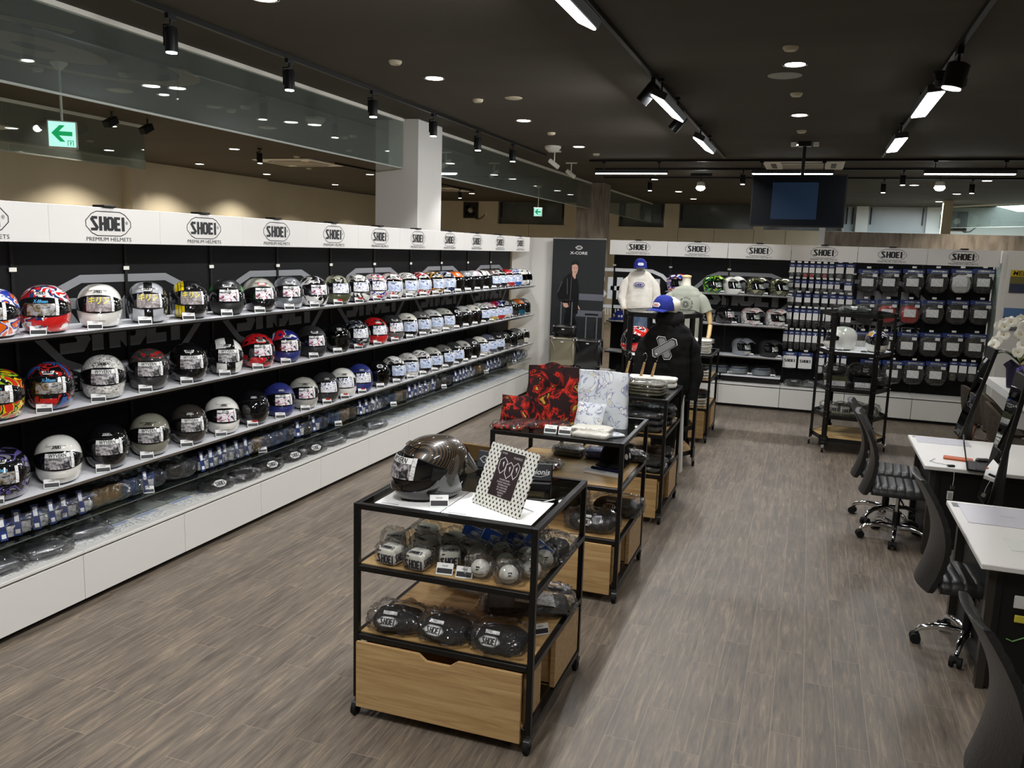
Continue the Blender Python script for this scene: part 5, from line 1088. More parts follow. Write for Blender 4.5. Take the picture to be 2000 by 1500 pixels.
pad_bag((TX+0.72, TD[0]+0.13, 0.428), R(-2), 'bagged black pad with white hexagon label, right of three on the nearest lower shelf', w_=0.27, seed=4)
t = thing('bagged_tray', 'large clear bag holding a flat black part on the right of the nearest lower shelf', 'packet', (TX+0.70, TD[0]+0.58, 0.428), R(22))
pillow(0.50, 0.30, 0.12, 8, 0.02, 24).build('bag', M_POLY, t, 60); MB().chbox(-0.22, 0.22, -0.11, 0.11, 0.005, 0.05, 0.02).build('part', M_BLACKPL, t); MB().box(-0.08, 0.13, -0.09, 0.07, 0.075, 0.078, 0, Matrix.Rotation(R(8), 4, 'Y')).build('leaflet', M_LABELG, t)
t = thing('bagged_rod', 'clear bag with black tube at the back left of the nearest lower shelf', 'packet', (TX+0.30, TD[0]+0.70, 0.428), R(-12)); pillow(0.34, 0.12, 0.09, 9, 0.02).build('bag', M_POLY, t, 60); MB().cyl((-0.13, 0, 0.04), (0.13, 0, 0.04), 0.028, 12).build('part', M_BLACKPL, t, 40)
price_tag((TX+0.86, TD[0]+0.33, 0.428), R(-50), 'tilted price tag on the lower right shelf edge of the nearest table', 1.15)

# --- table two, top: dragon prints ---
M_DRAG = m_blotch('dragon_red', [(0.0, rgb(30, 28, 29)), (0.47, rgb(44, 26, 26)), (0.55, rgb(150, 34, 26)), (0.585, rgb(206, 52, 36)), (0.61, rgb(34, 26, 26)), (0.66, rgb(60, 22, 20)), (0.70, rgb(190, 150, 60))], scale=5.5, rough=0.85, distort=3.2, detail=2)
M_DRAGW = m_blotch('dragon_blue', [(0.0, rgb(222, 222, 216)), (0.5, rgb(206, 210, 214)), (0.56, rgb(120, 124, 160)), (0.585, rgb(222, 222, 218)), (0.64, rgb(226, 226, 220)), (0.665, rgb(84, 88, 140)), (0.69, rgb(220, 220, 214)), (0.76, rgb(206, 190, 130))], scale=5, rough=0.85, distort=3.4, detail=2)
M_CREAMF = m_blotch('cream_cloth', [(0.3, rgb(214, 210, 198)), (0.7, rgb(226, 222, 212))], scale=6, rough=0.9, bump=0.3)
def tote(loc, rz, label, m, w_, h, d, seed, handle=None, hm=None):
    t = thing('tote_bag', label, 'bag', loc, rz)
    def f(u, v):
        a = 2*PI*u; k = 1-0.14*v if seed == 1 else 1-0.02*v; th = d/2*(1-0.75*v**2)+0.006
        p = Vector((math.copysign(abs(math.cos(a))**0.5, math.cos(a))*w_/2*k, math.copysign(abs(math.sin(a))**0.6, math.sin(a))*th, v*h))
        n = noise.noise_vector(p*9+Vector((seed, 0, 0)))*0.014; p += Vector((n.x, n.y, n.z*0.6*v)); return p
    mb = MB().grid(f, 40, 16, cu=True); mb.add([f(i/40, 1.0) for i in range(40)], [tuple(range(40))]); mb.build('body', m, t, 60)
    if handle: MB().shell(lambda u, v, o: Vector(((u-.5)*handle*(1-0.2*v), -d*0.25-0.02*math.sin(v*PI)-o, h*(0.45+0.56*v)+0.03*math.sin(u*PI))), 10, 8, 0.008).build('flap', hm or m, t, 60)
    return t
tote((TX+0.30, TD[1]+0.46, 1.08), R(4), 'large black bag with red dragon print on the second table', M_DRAG, 0.42, 0.40, 0.16, 1, 0.20, M_DRAG)
tote((TX+0.66, TD[1]+0.47, 1.08), R(3), 'large pale tote bag with blue dragon print on the second table', M_DRAGW, 0.36, 0.39, 0.10, 2)
def cushion(loc, rz, label, m, s=0.2, tilt=22):
    t = thing('cushion', label, 'cushion', loc, rz); mx = Matrix.Rotation(R(-tilt), 4, 'X')
    def f(sg): return lambda u, v: mx @ Vector(((u-.5)*s*(1+0.05*abs(2*v-1)**2), sg*0.045*(max(0, 1-(2*u-1)**2)*max(0, 1-(2*v-1)**2))**0.5, s*0.5+(v-.5)*s*(1+0.05*abs(2*u-1)**2)*0.92))
    MB().grid(f(1), 14, 14).grid(f(-1), 14, 14).build('cover', m, t, 80); return t
cushion((TX+0.075, TD[1]+0.28, 1.08), R(8), 'small black cushion with red dragon print at the left of the second table', M_DRAG, 0.205)
cushion((TX+0.60, TD[1]+0.27, 1.08), R(-12), 'small white cushion with faint dragon print in front of the pale tote', M_DRAGW, 0.205)
def folded(loc, rz, label, m, w_=0.26, d=0.2, h=0.03, seed=0, bag=None, n=1, grp=None, cat='folded clothing', nm='folded_shirt'):
    t = thing(nm, label, cat, loc, rz, grp)
    mb = MB()
    for k in range(n): 
        o = slab(w_*(1-0.02*(k % 2)), d*(1-0.02*(k % 3)), h/n*1.02, seed+k, 0.005); mb.add(o.v, o.f, 0, Matrix.Translation((0.004*noise3((seed+k, 0, 1)), 0, k*h/n)))
    mb.build('cloth', m, t, 60)
    if bag: pillow(w_*1.12, d*1.16, h*1.08+0.008, seed+7, 0.012).build('bag', bag, t, 60)
    return t
folded((TX+0.10, TD[1]+0.10, 1.08), R(4), 'flat bagged red and black print shirt at the left front of the second table', M_DRAG, 0.22, 0.14, 0.03, 1, M_POLY)
folded((TX+0.20, TD[1]+0.20, 1.08), R(6), 'bagged red print towel behind the flat shirt at the left of the second table', M_DRAG, 0.24, 0.12, 0.035, 2, M_POLY)
folded((TX+0.38, TD[1]+0.22, 1.08), R(-4), 'folded dark red print cloth before the black dragon bag', M_DRAG, 0.2, 0.14, 0.045, 3, M_POLYL)
folded((TX+0.66, TD[1]+0.20, 1.08), R(-5), 'folded white cloth under the white cushion on the second table', M_CREAMF, 0.27, 0.16, 0.05, 4, None, 2)
folded((TX+0.68, TD[1]+0.09, 1.08), R(-4), 'folded white towel at the front edge of the second table', M_CREAMF, 0.24, 0.10, 0.035, 5, M_POLYL)
folded((TX+0.80, TD[1]+0.20, 1.08), R(-40), 'small white print cloth at the right of the white towels', M_DRAGW, 0.12, 0.12, 0.015, 6)
t = thing('price_tag', 'silver and black price tag on the second table top, left of two', 'price tag', (0, 0, 0)); bpy.data.objects.remove(t)
price_tag((TX+0.40, TD[1]+0.075, 1.081), R(-86), 'silver and black price tag on the second table top, left of two', 1.2)
price_tag((TX+0.50, TD[1]+0.075, 1.081), R(-86), 'silver and black price tag on the second table top, right of two', 1.2)
o = MB().box(-0.1, 0.11, -0.2, 0.14, 0, 0.012).build('dark_shirt', M_BLKFAB, None, None, (TX+0.80, TD[1]+0.52, 1.0655)); tag(o, 'folded black shirt lying under glass at the right of the second table', 'folded clothing')
# table two middle shelf: cap and bagged shirts
def cap(loc, rz, label, m, brim=None, s=1.0, patch_=None, dots=False, grp=None):
    t = thing('baseball_cap', label, 'cap', loc, rz, grp); t.scale = (s, s, s)
    MB().grid(lambda u, v: Vector((0.10*math.cos(2*PI*u)*math.cos(v*PI/2)**0.75, 0.088*math.sin(2*PI*u)*math.cos(v*PI/2)**0.75, 0.012+0.118*math.sin(v*PI/2)**0.95)), 32, 12, cu=True).build('crown', m, t, 60)
    MB().shell(lambda u, v, o: Vector((0.085*math.cos((u-.5)*2.3)+0.085*v*math.cos((u-.5)*1.1), 0.088*math.sin((u-.5)*2.3)*(1-0.05*v)+0.01*v*math.sin((u-.5)*2), 0.014-0.012*v+0.012*math.cos((u-.5)*3)-o)), 16, 6, 0.004).build('brim', brim or m, t, 60)
    MB().lathe([(0.009, 0), (0.007, 0.005), (0.0005, 0.007)], 10, (0, 0, 0.128), cap=False).build('button', m, t, 60)
    P = lambda ph, z, off=0.0: Vector(((0.10+off)*math.cos(ph)*max(0.05, 1-((z-0.012)/0.13)**2)**0.45, (0.088+off)*math.sin(ph)*max(0.05, 1-((z-0.012)/0.13)**2)**0.45, z))
    if patch_:
        mb = MB(); hexgrid(0.085, 0.034, P, 0.055, 0.004, r=0.09, mb=mb); mb.add(*wrap(P, xf2d(LETTERS, 0.055, 0.045), 0, 0.055, 0.0055, 0.09), mi=1); mb.build('patch', [M_PAPER, patch_], t, 60)
    if dots:
        mb = MB()
        for ph in (1.1, 1.5): mb.grid(lambda u, v, ph=ph: P(ph+0.15*math.cos(2*PI*u)*v, 0.055+0.017*math.sin(2*PI*u)*v, 0.004), 12, 2)
        mb.build('embroidery', M_PAPER, t, 60)
    return t
M_CAPB = m_blotch('royal_blue_cloth', [(0.3, rgb(32, 42, 116)), (0.7, rgb(44, 54, 134))], scale=12, rough=0.85, bump=0.1)
cap((TX+0.74, TD[1]+0.62, ZM+0.01), R(-95), 'black cap with white emblem on the second table middle shelf', M_BLKFAB, None, 1.25, None, True)
t = thing('flat_book', 'flat white board with navy edge below the black cap', 'board', (TX+0.72, TD[1]+0.33, ZM), R(-12)); MB().box(-0.13, 0.13, -0.04, 0.05, 0, 0.012).build('board', M_PAPER, t); MB().chbox(-0.11, 0.13, 0.02, 0.05, 0.012, 0.03, 0.006).build('edge', mat('navy_cloth', rgb(24, 24, 60), 0.7), t)
for i, (dx, dy, m_) in enumerate([(0.36, 0.74, paint('grey')), (0.60, 0.76, M_NAVY), (0.82, 0.78, M_BLKFAB)]):
    folded((TX+dx, TD[1]+dy, ZM), R(rnd.uniform(-6, 6)), 'bagged dark folded garment at the back of the second table shelf, %s' % ordn(i), m_, 0.22, 0.16, 0.06, 20+i, M_POLY, 2, 'bagged garments on second table')
t = thing('bagged_shirt', 'bagged red and white garments at the left of the second table middle shelf', 'packet', (TX+0.28, TD[1]+0.30, ZM), R(8)); pillow(0.3, 0.2, 0.05, 44, 0.012).build('bag', M_POLY, t, 60); pillow(0.26, 0.17, 0.035, 45, 0.004).build('cloth', graph('shirt_red', [(120, 30, 40), W_, (60, 20, 24)], 8, 2), t, 60)
for i, (dx, dy, w_) in enumerate([(0.20, 0.2, 0.3), (0.70, 0.16, 0.34), (0.78, 0.56, 0.36), (0.40, 0.6, 0.3)]):
    pad_bag((TX+dx, TD[1]+dy, 0.428), R([5, -3, -6, 8][i]), 'bagged black pad on the second table lower shelf, %s' % ['front left', 'front right with white label', 'back right', 'back left'][i], w_, 0.24, 0.13, 50+i, 0.08, 18)
# --- table three ---
M_OLV = m_blotch('olive_cloth', [(0.3, rgb(70, 68, 44)), (0.7, rgb(88, 84, 58))], scale=7, rough=0.6, bump=0.2)
for k in range(4): folded((TX+0.70, TD[2]+0.26, 1.08+0.026*k), R(-6+k), 'olive shirt in clear film on the third table, %s from the bottom' % ordn(k), M_OLV, 0.30, 0.24, 0.023, 60+k, M_POLYL, 1, 'stack of olive shirts')
for k in range(3): folded((TX+0.42, TD[2]+0.34, 1.08+0.034*k), R(8+k), 'black shirt in clear film left of the olive stack, %s from the bottom' % ordn(k), M_BLKFAB, 0.26, 0.22, 0.03, 66+k, M_POLY, 1, 'stack of black shirts')
folded((TX+0.66, TD[2]+0.70, 1.08), R(5), 'crumpled white cloths with wooden hangers behind the olive shirts', M_CREAMF, 0.46, 0.2, 0.09, 71, None, 2)
for i, dx in enumerate((0.42, 0.56, 0.66)):
    h = MB().tube([(0, 0, 0.0), (0.03, 0, 0.14)], [0.014, 0.01], 8, 0).tube([(0.03+0.02*math.sin(a), 0, 0.19-0.035*math.cos(a)) for a in [0.2+4.2*k/10 for k in range(11)]], 0.003, 6, 1)
    tag(h.build('coat_hanger', [M_OAK, M_STEEL], None, 60, (TX+dx, TD[2]+0.66, 1.16)), 'upended wooden coat hanger standing in the white cloths, %s from the left' % ordn(i), 'coat hanger')
for i, (dx, dy, z, w_, m_) in enumerate([(0.42, 0.2, ZM, 0.34, M_CREAMF), (0.72, 0.16, ZM, 0.3, M_BLKFAB), (0.72, 0.5, ZM, 0.36, M_BLKFAB), (0.36, 0.55, ZM, 0.3, M_OLV), (0.42, 0.18, 0.428, 0.3, M_OLV), (0.74, 0.16, 0.428, 0.32, M_BLKFAB), (0.74, 0.52, 0.428, 0.34, M_BLKFAB), (0.4, 0.52, 0.428, 0.3, M_BLKFAB)]):
    for k in range(3 if z == ZM else 2):
        folded((TX+dx, TD[2]+dy, z+0.056*k), R(rnd.uniform(-7, 7)), 'bagged %s garment, %s shelf %s, third table, layer %s' % ({M_CREAMF: 'cream', M_BLKFAB: 'black', M_OLV: 'olive'}[m_], 'middle' if z == ZM else 'lower', ['front left', 'front right', 'back right', 'back left'][i % 4], ordn(k)), m_, w_, 0.24, 0.05, 80+i*3+k, M_POLY, 1, 'bagged garments on third table')
# --- farthest table ---
FY = 10.33
for k in range(7): folded((TX+0.66, FY+0.30, 1.08+0.024*k), R(rnd.uniform(-4, 4)), 'cream shirt on top of the farthest table, layer %s from the bottom' % ordn(k), M_CREAMF, 0.42, 0.28, 0.022, 120+k, M_POLYL if k > 4 else None, 1, 'stack of cream shirts')
for z, ms, nm in ((ZM, (M_CREAMF, M_CREAMF, M_CREAMF, M_BLKFAB), 'middle'), (0.428, (M_CREAMF, M_CREAMF, M_CREAMF, M_BLKFAB, M_BLKFAB), 'lower')):
    for k, m_ in enumerate(ms): folded((TX+0.66, FY+0.24, z+0.036*k), R(rnd.uniform(-4, 4)), '%s folded garment on the %s shelf of the farthest table, layer %s' % ('cream' if m_ is M_CREAMF else 'black', nm, ordn(k)), m_, 0.42, 0.3, 0.034, 140+k, M_POLYL, 1, 'garments on farthest table')
# ---------------- visors in packets on the glass shelf ----------------
VC = {'b': mat('visor_mirror_blue', rgb(40, 90, 150), 0.12, 0.8, 1.0), 'g': mat('visor_mirror_gold', rgb(190, 150, 40), 0.12, 0.9, 1.0), 's': mat('visor_smoke', rgb(40, 42, 46), 0.1, 0.2, 1.0), 'c': m_film('visor_clear', (0.75, 0.8, 0.85), 0.25, 0.05), 'd': mat('visor_dark', rgb(18, 20, 24), 0.08, 0.0, 1.0), 'n': mat('visor_navy', rgb(26, 38, 84), 0.15, 0.5, 1.0)}
vsh = visor_shape().mesh('visor', [VC['b']], 60); vbag = [pillow(0.2, 0.27, 0.11, 200+k, 0.012).mesh('bag', [M_POLY], 60) for k in range(3)]
hc = MB().box(-0.002, 0.0, -0.02, 0.02, -0.06, 0.06, 0).box(0.0, 0.0008, -0.011, 0.011, 0.005, 0.048, 1).box(0.0, 0.0008, -0.012, 0.012, -0.05, -0.03, 1).mesh('header_card', [M_NAVY, M_PAPER])
strp = MB().shell(lambda u, v, o: Vector((0.126*math.cos((u-.5)*2.2)-0.06-o+0.002, 0.126*math.sin((u-.5)*2.2), 0.068+0.012*v)), 12, 1, 0.001).mesh('printed_strip', [M_NAVY]); leaf = MB().box(0.07, 0.074, -0.06, 0.03, 0.01, 0.06).mesh('leaflet', [M_LABELG])
vis = [(3.45, 'n1'), (3.56, 'n1'), (3.67, 'n1'), (3.78, 'n1'), (3.89, 'n1'), (3.99, 'n1'), (4.12, 'g0'), (4.22, 'g0'), (4.36, 'b0'), (4.54, 'b1'), (4.85, 'd0'), (5.12, 'n1'), (5.23, 'n1'), (5.34, 'b1'), (5.44, 'b1'), (5.54, 'b1'), (5.64, 'b1'), (5.78, 'g0'), (5.95, 'b0'), (6.12, 'b0'), (6.42, 'c1'), (6.68, 'b1'), (7.02, 'b0'), (7.20, 'g0'), (7.55, 'n1'), (7.66, 'n1'), (7.77, 'n1'), (7.88, 'n1'), (8.2, 'b0'), (8.38, 'g0'), (8.64, 'n1'), (8.8, 'n1'), (8.95, 'n1'), (9.1, 'n1'), (9.26, 'n1'), (9.6, 'd0'), (9.98, 'n1'), (10.11, 'n1'), (10.24, 'n1'), (10.37, 'n1'), (10.5, 'n1'), (10.8, 'g0'), (11.1, 'n1'), (11.26, 'n1'), (11.42, 'n1'), (11.58, 'n1'), (12.0, 'd0'), (12.25, 'c1'), (12.4, 'n1'), (12.53, 'n1'), (12.66, 'n1')]
cn = {'n': 'navy-striped', 'g': 'gold mirror', 'b': 'blue mirror', 'd': 'dark', 'c': 'clear', 's': 'smoke'}
for i, (y, c) in enumerate(vis):
    nm = 'visor_packet'
    t = thing(nm, '%s visor in clear packet on the glass shelf %.1f m along, %s beneath the helmets' % (cn[c[0]], 0, '') if False else '%s visor packet, %s from the near end of the glass shelf' % (cn[c[0]], ordn(i)), 'visor packet', (LX+0.24, y, 0.551), R(-20+rnd.uniform(-8, 8)), 'visors on the glass shelf')
    t.scale = (1.3, 1.05, 1.25)
    o = link('visor', vsh, t); slot(o, 0, VC[c[0]]); link('bag', vbag[i % 3], t, None, (0, 0, 0))
    if c[1] == '1': 
        link('header_card', hc, t, (0.10, -0.05, 0.07), (0, R(-12), R(rnd.uniform(-14, 10)))); link('printed_strip', strp, t); link('leaflet', leaf, t)
for i, y in enumerate((4.46, 5.75, 6.95, 8.1, 9.45, 10.9, 12.1)): price_tag((LX+0.38, y, 0.551), R(-40), 'price tag at the edge of the glass visor shelf, %s from the near end' % ordn(i))
for i, (x, y, k, s_) in enumerate([(-4.26, 3.35, 0, 1), (-4.24, 3.66, 0, 1), (-4.30, 4.02, 0, 1), (-4.25, 5.22, 1, 0), (-4.22, 5.52, 0, 0), (-4.23, 5.87, 1, 0), (-4.24, 6.22, 1, 0), (-4.23, 6.54, 1, 0), (-4.23, 6.9, 0, 1), (-4.22, 7.3, 0, 1), (-4.23, 7.74, 0, 1)]):
    m_ = mat('silver_cloth', rgb(120, 122, 124), 0.3, 0.6) if s_ else M_BLKFAB
    t = thing('bagged_cheek_pad', 'bagged %s pad on the left cabinet top, %s from the near end' % ('silver-grey' if s_ else 'black', ordn(i)), 'bagged pad', (x, y, 0.367), R(78), 'bagged pads on the left cabinets')
    pillow(0.25, 0.15, 0.07, 300+i, 0.006).build('pad', m_, t, 60); pillow(0.32, 0.20, 0.085, 330+i, 0.016).build('bag', M_POLY, t, 60)
    if k:
        mx = Matrix.Translation((0.0, -0.072, 0.055)) @ Matrix.Rotation(R(-38), 4, 'X')
        MB().flat(HEXF(0.13), lambda x_, y_: mx @ Vector((x_, -0.01, y_)), 0).flat(xf2d(LETTERS, 0.09, 0.08), lambda x_, y_: mx @ Vector((x_, -0.0108, y_)), 1).build('label', [M_PAPER, M_INK], t)
# printed sheets under glass on the left cabinets
for i in range(11):
    y = 12.37-0.9*i
    mb = MB()
    for k in range(3): mb.box(-0.17, 0.16, -0.40+0.27*k, -0.16+0.27*k, 0, 0.001, 0).box(0.02, 0.05, -0.38+0.27*k, -0.18+0.27*k, 0.001, 0.0014, 1).box(-0.12, -0.04, -0.36+0.27*k, -0.22+0.27*k, 0.001, 0.0014, 2)
    tag(mb.build('price_chart', [M_LABELG, mat('chart_blue', rgb(150, 166, 196), 0.5), mat('chart_grey', rgb(150, 150, 148), 0.5)], None, None, (-4.31, y, 0.367)), 'flat printed chart on the white cabinet top, %s from the far end' % ordn(i), 'printed sheet', 'printed charts on the cabinets')
# ---------------- packets hanging on the rear wall ----------------
def hook_mesh():
    return MB().cyl((0, 0, 0.0), (0, -0.16, 0.0), 0.003, 6, 0).box(-0.028, 0.028, -0.166, -0.162, 0.004, 0.03, 1).mesh('display_hook', [M_STEEL, M_PAPER])
HK = hook_mesh()
def packet_mesh(w_, h, hd, kind):
    """header card, label, pouch film, product"""
    card_ = MB().box(-w_/2, w_/2, -0.002, 0.0, -hd, 0.0, 0).box(-w_*0.28, w_*0.28, -0.0028, -0.002, -hd*0.62, -hd*0.3, 1)
    if kind == 'big': card_.box(w_*0.12, w_*0.42, -0.0028, -0.002, -hd*0.7, -hd*0.35, 1)
    card_ = card_.mesh('header_card', [M_NAVY, M_PALEPRINT])
    if kind == 'big':
        f = pillow(w_, 0.10, h-hd*0.4, int(w_*999), 0.014, 14, 10)
        p = pillow(w_*0.8, 0.07, h*0.72, int(w_*777), 0.012, 12, 8)
        lb = MB().box(-w_*0.30, w_*0.26, -0.062, -0.060, -h*0.70, -h*0.38, 0).box(w_*0.2, w_*0.42, -0.05, -0.048, -h*0.30, -h*0.18, 0).mesh('label', [M_LABELG])
        oz = -h
    else:
        f = pillow(w_*1.0, 0.028, h-hd*0.6, int(w_*999), 0.004, 10, 8); p = pillow(w_*0.6, 0.016, (h-hd)*0.42, int(w_*777), 0.004, 8, 6)
        z0 = -hd; lb = MB().box(-w_*0.42, w_*0.42, -0.018, -0.016, z0-(h-hd)*0.45, z0-0.002, 0).mesh('label', [M_PAPER]); oz = -h
    fo = MB().add(f.v, f.f, 0, Matrix.Translation((0, -0.0, oz))).mesh('pouch', [M_POLY], 60)
    po = MB().add(p.v, p.f, 0, Matrix.Translation((0, -0.0, oz+0.012))).mesh('product', [DUMMY], 60)
    return card_, lb, fo, po
PKC = {}
def packet(x, ztop, w_, h, hd, kind, pm, label, group, y=BX-0.14, text=None, hl=''):
    k = (round(w_, 2), round(h, 2), kind)
    if k not in PKC: PKC[k] = packet_mesh(w_, h, hd, kind)
    t = thing('hanging_packet', label, 'packet', (x, y, ztop), R(rnd.uniform(-5, 5)), group)
    a, b_, c, d = PKC[k]
    link('header_card', a, t); link('label', b_, t); link('pouch', c, t); o = link('product', d, t); slot(o, 0, pm)
    if text:
        MB().box(-w_*0.46, w_*0.46, -0.022, -0.02, -h*0.92, -hd*1.2, 0).flat(xf2d(LETTERS, w_*0.8, w_*0.5), lambda X, Z: (X, -0.0225, -h*0.5+Z), 1).build('insert', [M_PAPER, M_INK], t)
    hk = link('display_hook', HK, None, (x, BX-0.001, ztop+0.012)); tag(hk, 'steel hook with white tag, '+hl, 'hook', 'display hooks')
M_RDP = mat('red_small_part', rgb(190, 60, 50), 0.5); M_GRP = mat('grey_small_part', rgb(90, 94, 92), 0.5)
rows = [(2.195, 0.085, 0.22, 0.05, [-0.26,-0.165,-0.07,0.02,0.11,0.20,0.29], 0), (2.215, 0.125, 0.25, 0.05, [0.405,0.545], 0), (1.96, 0.08, 0.19, 0.05, [-0.265,-0.17,-0.075,0.025,0.12,0.21,0.30,0.39], 1), (1.955, 0.12, 0.21, 0.05, [0.54], 1),
  (1.755, 0.10, 0.215, 0.055, [-0.25,-0.135,-0.01,0.115,0.235,0.35,0.46,0.575], 2), (1.525, 0.085, 0.29, 0.055, [-0.25,-0.15,-0.055,0.035,0.125,0.215,0.305,0.40,0.49,0.585], 3), (1.19, 0.078, 0.29, 0.055, [-0.28,-0.195,-0.11,-0.025,0.06,0.145,0.23,0.33,0.43,0.53], 4), (0.87, 0.21, 0.26, 0.055, [-0.19,0.035], 5), (0.865, 0.13, 0.30, 0.055, [0.25], 5), (0.88, 0.09, 0.29, 0.055, [0.375,0.475,0.575], 5)]
cnt = {}
for z, w_, h, hd, xs, r_ in rows:
    for x in xs:
        i = cnt.get(r_, 0); cnt[r_] = i+1
        pm = [M_RDP if i in (2, 3, 5) else M_GRP, M_GRP, M_BLACKPL, M_BLACKPL, M_BLACKPL, M_PAPER][r_]
        packet(x, z, w_, h, hd, 'small', pm, 'small blue-topped packet, %s from the left in the %s row' % (ordn(i), ordn(r_)), 'small packets on the rear wall', text=(r_ == 5 and w_ == 0.21), hl='%s in the %s row of small packets' % (ordn(i), ordn(r_)))
BIGR = [(2.15, [0.80,1.09,1.40,1.71,2.02,2.30]), (1.71, [0.80,1.10,1.40,1.70,2.01,2.31]), (1.24, [0.80,1.11,1.41,1.71,2.00,2.29]), (0.83, [0.95,1.25,1.53,1.83])]
for r_, (z, xs) in enumerate(BIGR):
    for i, x in enumerate(xs):
        packet(x, z+0.012*i, 0.28, 0.345, 0.06, 'big', (paint('red') if (r_, i) in ((1, 1), (1, 2)) else M_BLKFAB) if (r_, i) != (0, 4) else M_PAPER, 'large bagged pad packet, %s from the left in the %s row of big bags' % (ordn(i), ordn(r_)), 'large pad packets on the rear wall', hl='%s in the %s row of big bags' % (ordn(i), ordn(r_)))
for i, x in enumerate((2.05, 2.17, 2.29)):
    packet(x, 0.885, 0.115, 0.28, 0.05, 'small', [paint('olive'), M_BLACKPL, M_GRP][i], 'slim blue-topped packet, %s of three at the bottom right corner' % ordn(i), 'slim packets on the rear wall', hl='%s of the three slim packets' % ordn(i))
# bagged visors on the low ledge, bagged pads on the rear cabinets
for i, x in enumerate((-1.22, -0.92, -0.58)):
    t = thing('visor_packet', 'large clear visor in a bag on the low rear ledge, %s from the left' % ordn(i), 'visor packet', (x, BX-0.16, 0.476), R(-70), 'visors on the rear ledge'); t.scale = (1.4, 1.3, 1.3)
    o = link('visor', vsh, t); slot(o, 0, mat('pale_peak', rgb(150, 160, 162), 0.3)); link('bag', vbag[i], t); link('printed_strip', strp, t)
    price_tag((x+0.17, BX-0.285, 0.477), R(-90), 'price tag right of the %s bagged visor on the low rear ledge' % ordn(i))
for i, x in enumerate((-0.10, 0.14, 0.40, 0.66, 0.90)):
    t = thing('bagged_cheek_pad', 'clear bag with grey pad on top of the rear cabinets, %s from the left' % ordn(i), 'bagged pad', (x, BX-0.27, 0.367), R(5*i), 'bagged pads on the rear cabinets')
    pillow(0.2, 0.14, 0.07, 400+i, 0.006).build('pad', M_GRP if i % 2 else M_BLKFAB, t, 60); pillow(0.26, 0.2, 0.09, 410+i, 0.016).build('bag', M_POLY, t, 60)
    MB().flat(HEXF(0.10), lambda x_, y_: (x_, -0.02+y_*0.7-0.03, 0.082+y_*0.1)).build('label', M_PAPER, t)
# first rear bay: caps, bags
cap((-2.82, BX-0.22, 1.211), R(-150), 'royal blue cap with white emblems on the upper left rear shelf', M_CAPB, None, 1.15, mat('patch_red', rgb(200, 110, 100), 0.5), True)
o = MB().chbox(-0.09, 0.09, -0.06, 0.06, 0, 0.035, 0.004).box(-0.05, 0.05, -0.04, 0.03, 0.035, 0.075).build('white_box', M_PAPER, None, None, (-2.34, BX-0.25, 1.211)); tag(o, 'small white stacked boxes on the upper left rear shelf', 'box')
def soft_bag(loc, rz, label, w_, d, h, seed, col, lg=True):
    t = thing('helmet_bag', label, 'bag', loc, rz); pillow(w_, d, h, seed, 0.012, 20, 12).build('body', col, t, 60)
    if lg: MB().flat(logo2d(0.22, 0.04), lambda x, y: (x+0.03, -d/2-0.012, h*0.5+y)).build('logo', M_PALEPRINT, t)
    MB().tube([(-w_*0.2, -d*0.2, h*0.9), (-w_*0.1, -d*0.3, h*1.1), (w_*0.1, -d*0.3, h*1.12), (w_*0.2, -d*0.2, h*0.9)], 0.008, 6).build('handle', M_BLKFAB, t, 60); return t
soft_bag((-2.55, BX-0.22, 0.721), R(-4), 'dark grey soft helmet bag with printed logo on the left rear shelf', 0.46, 0.28, 0.27, 500, m_blotch('charcoal_cloth', [(0.3, rgb(44, 46, 42)), (0.7, rgb(58, 60, 54))], scale=8, rough=0.8, bump=0.2))
soft_bag((-2.45, BX-0.24, 0.367), R(-4), 'round black bag with printed logo on the cabinet below the helmet bag', 0.44, 0.3, 0.33, 501, M_BLKFAB)
cap((-2.75, BX-0.25, 0.367), R(-60), 'black cap with light edge beside the round black bag', M_BLKFAB, M_PALEPRINT, 1.1)
# ---------------- roll-up banner ----------------
t = thing('roll_up_banner', 'tall dark roll-up banner with a person in a black leather jacket and luggage', 'banner', (-3.43, 12.86, 0), 0)
MB().box(-0.425, 0.425, -0.002, 0.0, 0.08, 2.46).build('sheet', mat('banner_dark', rgb(34, 37, 38), 0.5), t)
MB().chbox(-0.43, 0.43, -0.012, 0.012, 2.455, 2.48, 0.003).build('top_bar', M_STEEL, t); MB().chbox(-0.43, 0.43, -0.06, 0.06, 0.0, 0.08, 0.01).build('base_case', M_STEEL, t)
bf = lambda x, y, o=0.003: (x, -o, y)
for pl in ([(0.0, 1.62), (0.42, 1.62), (0.42, 1.52), (0.0, 1.52)], [(0.0, 1.36), (0.42, 1.36), (0.42, 1.26), (0.0, 1.26)], [(0.0, 0.92), (0.42, 0.92), (0.42, 0.10), (0.0, 0.10)]): MB().flat(fill2d(pl), bf).build('grey_block', mat('banner_grey', rgb(104, 104, 114), 0.5), t)
MB().flat(fill2d([(-0.42, 0.93), (-0.30, 0.93), (-0.30, 0.62), (-0.42, 0.62)]), bf).build('pink_block', mat('banner_pink', rgb(206, 176, 164), 0.5), t)
MB().flat(fill2d([(-0.42, 0.62), (-0.30, 0.62), (-0.30, 0.10), (-0.42, 0.10)]), bf).build('pale_block', mat('banner_pale', rgb(226, 220, 204), 0.5), t)
l = MB().flat(HEXF(0.125, 0.48), lambda x, y: bf(x, y+2.33)).flat(text2d('X-CORE', 0.06, 'CENTER', 0.0015), lambda x, y: bf(x*1.25, y+2.245)); l.build('title', M_PAPER, t)
MB().flat(xf2d(LETTERS, 0.09, 0.09), lambda x, y: bf(x, y+2.33, 0.004)).build('title_mark', M_INK, t)
fig = lambda p, o=0.004: fill2d(p)
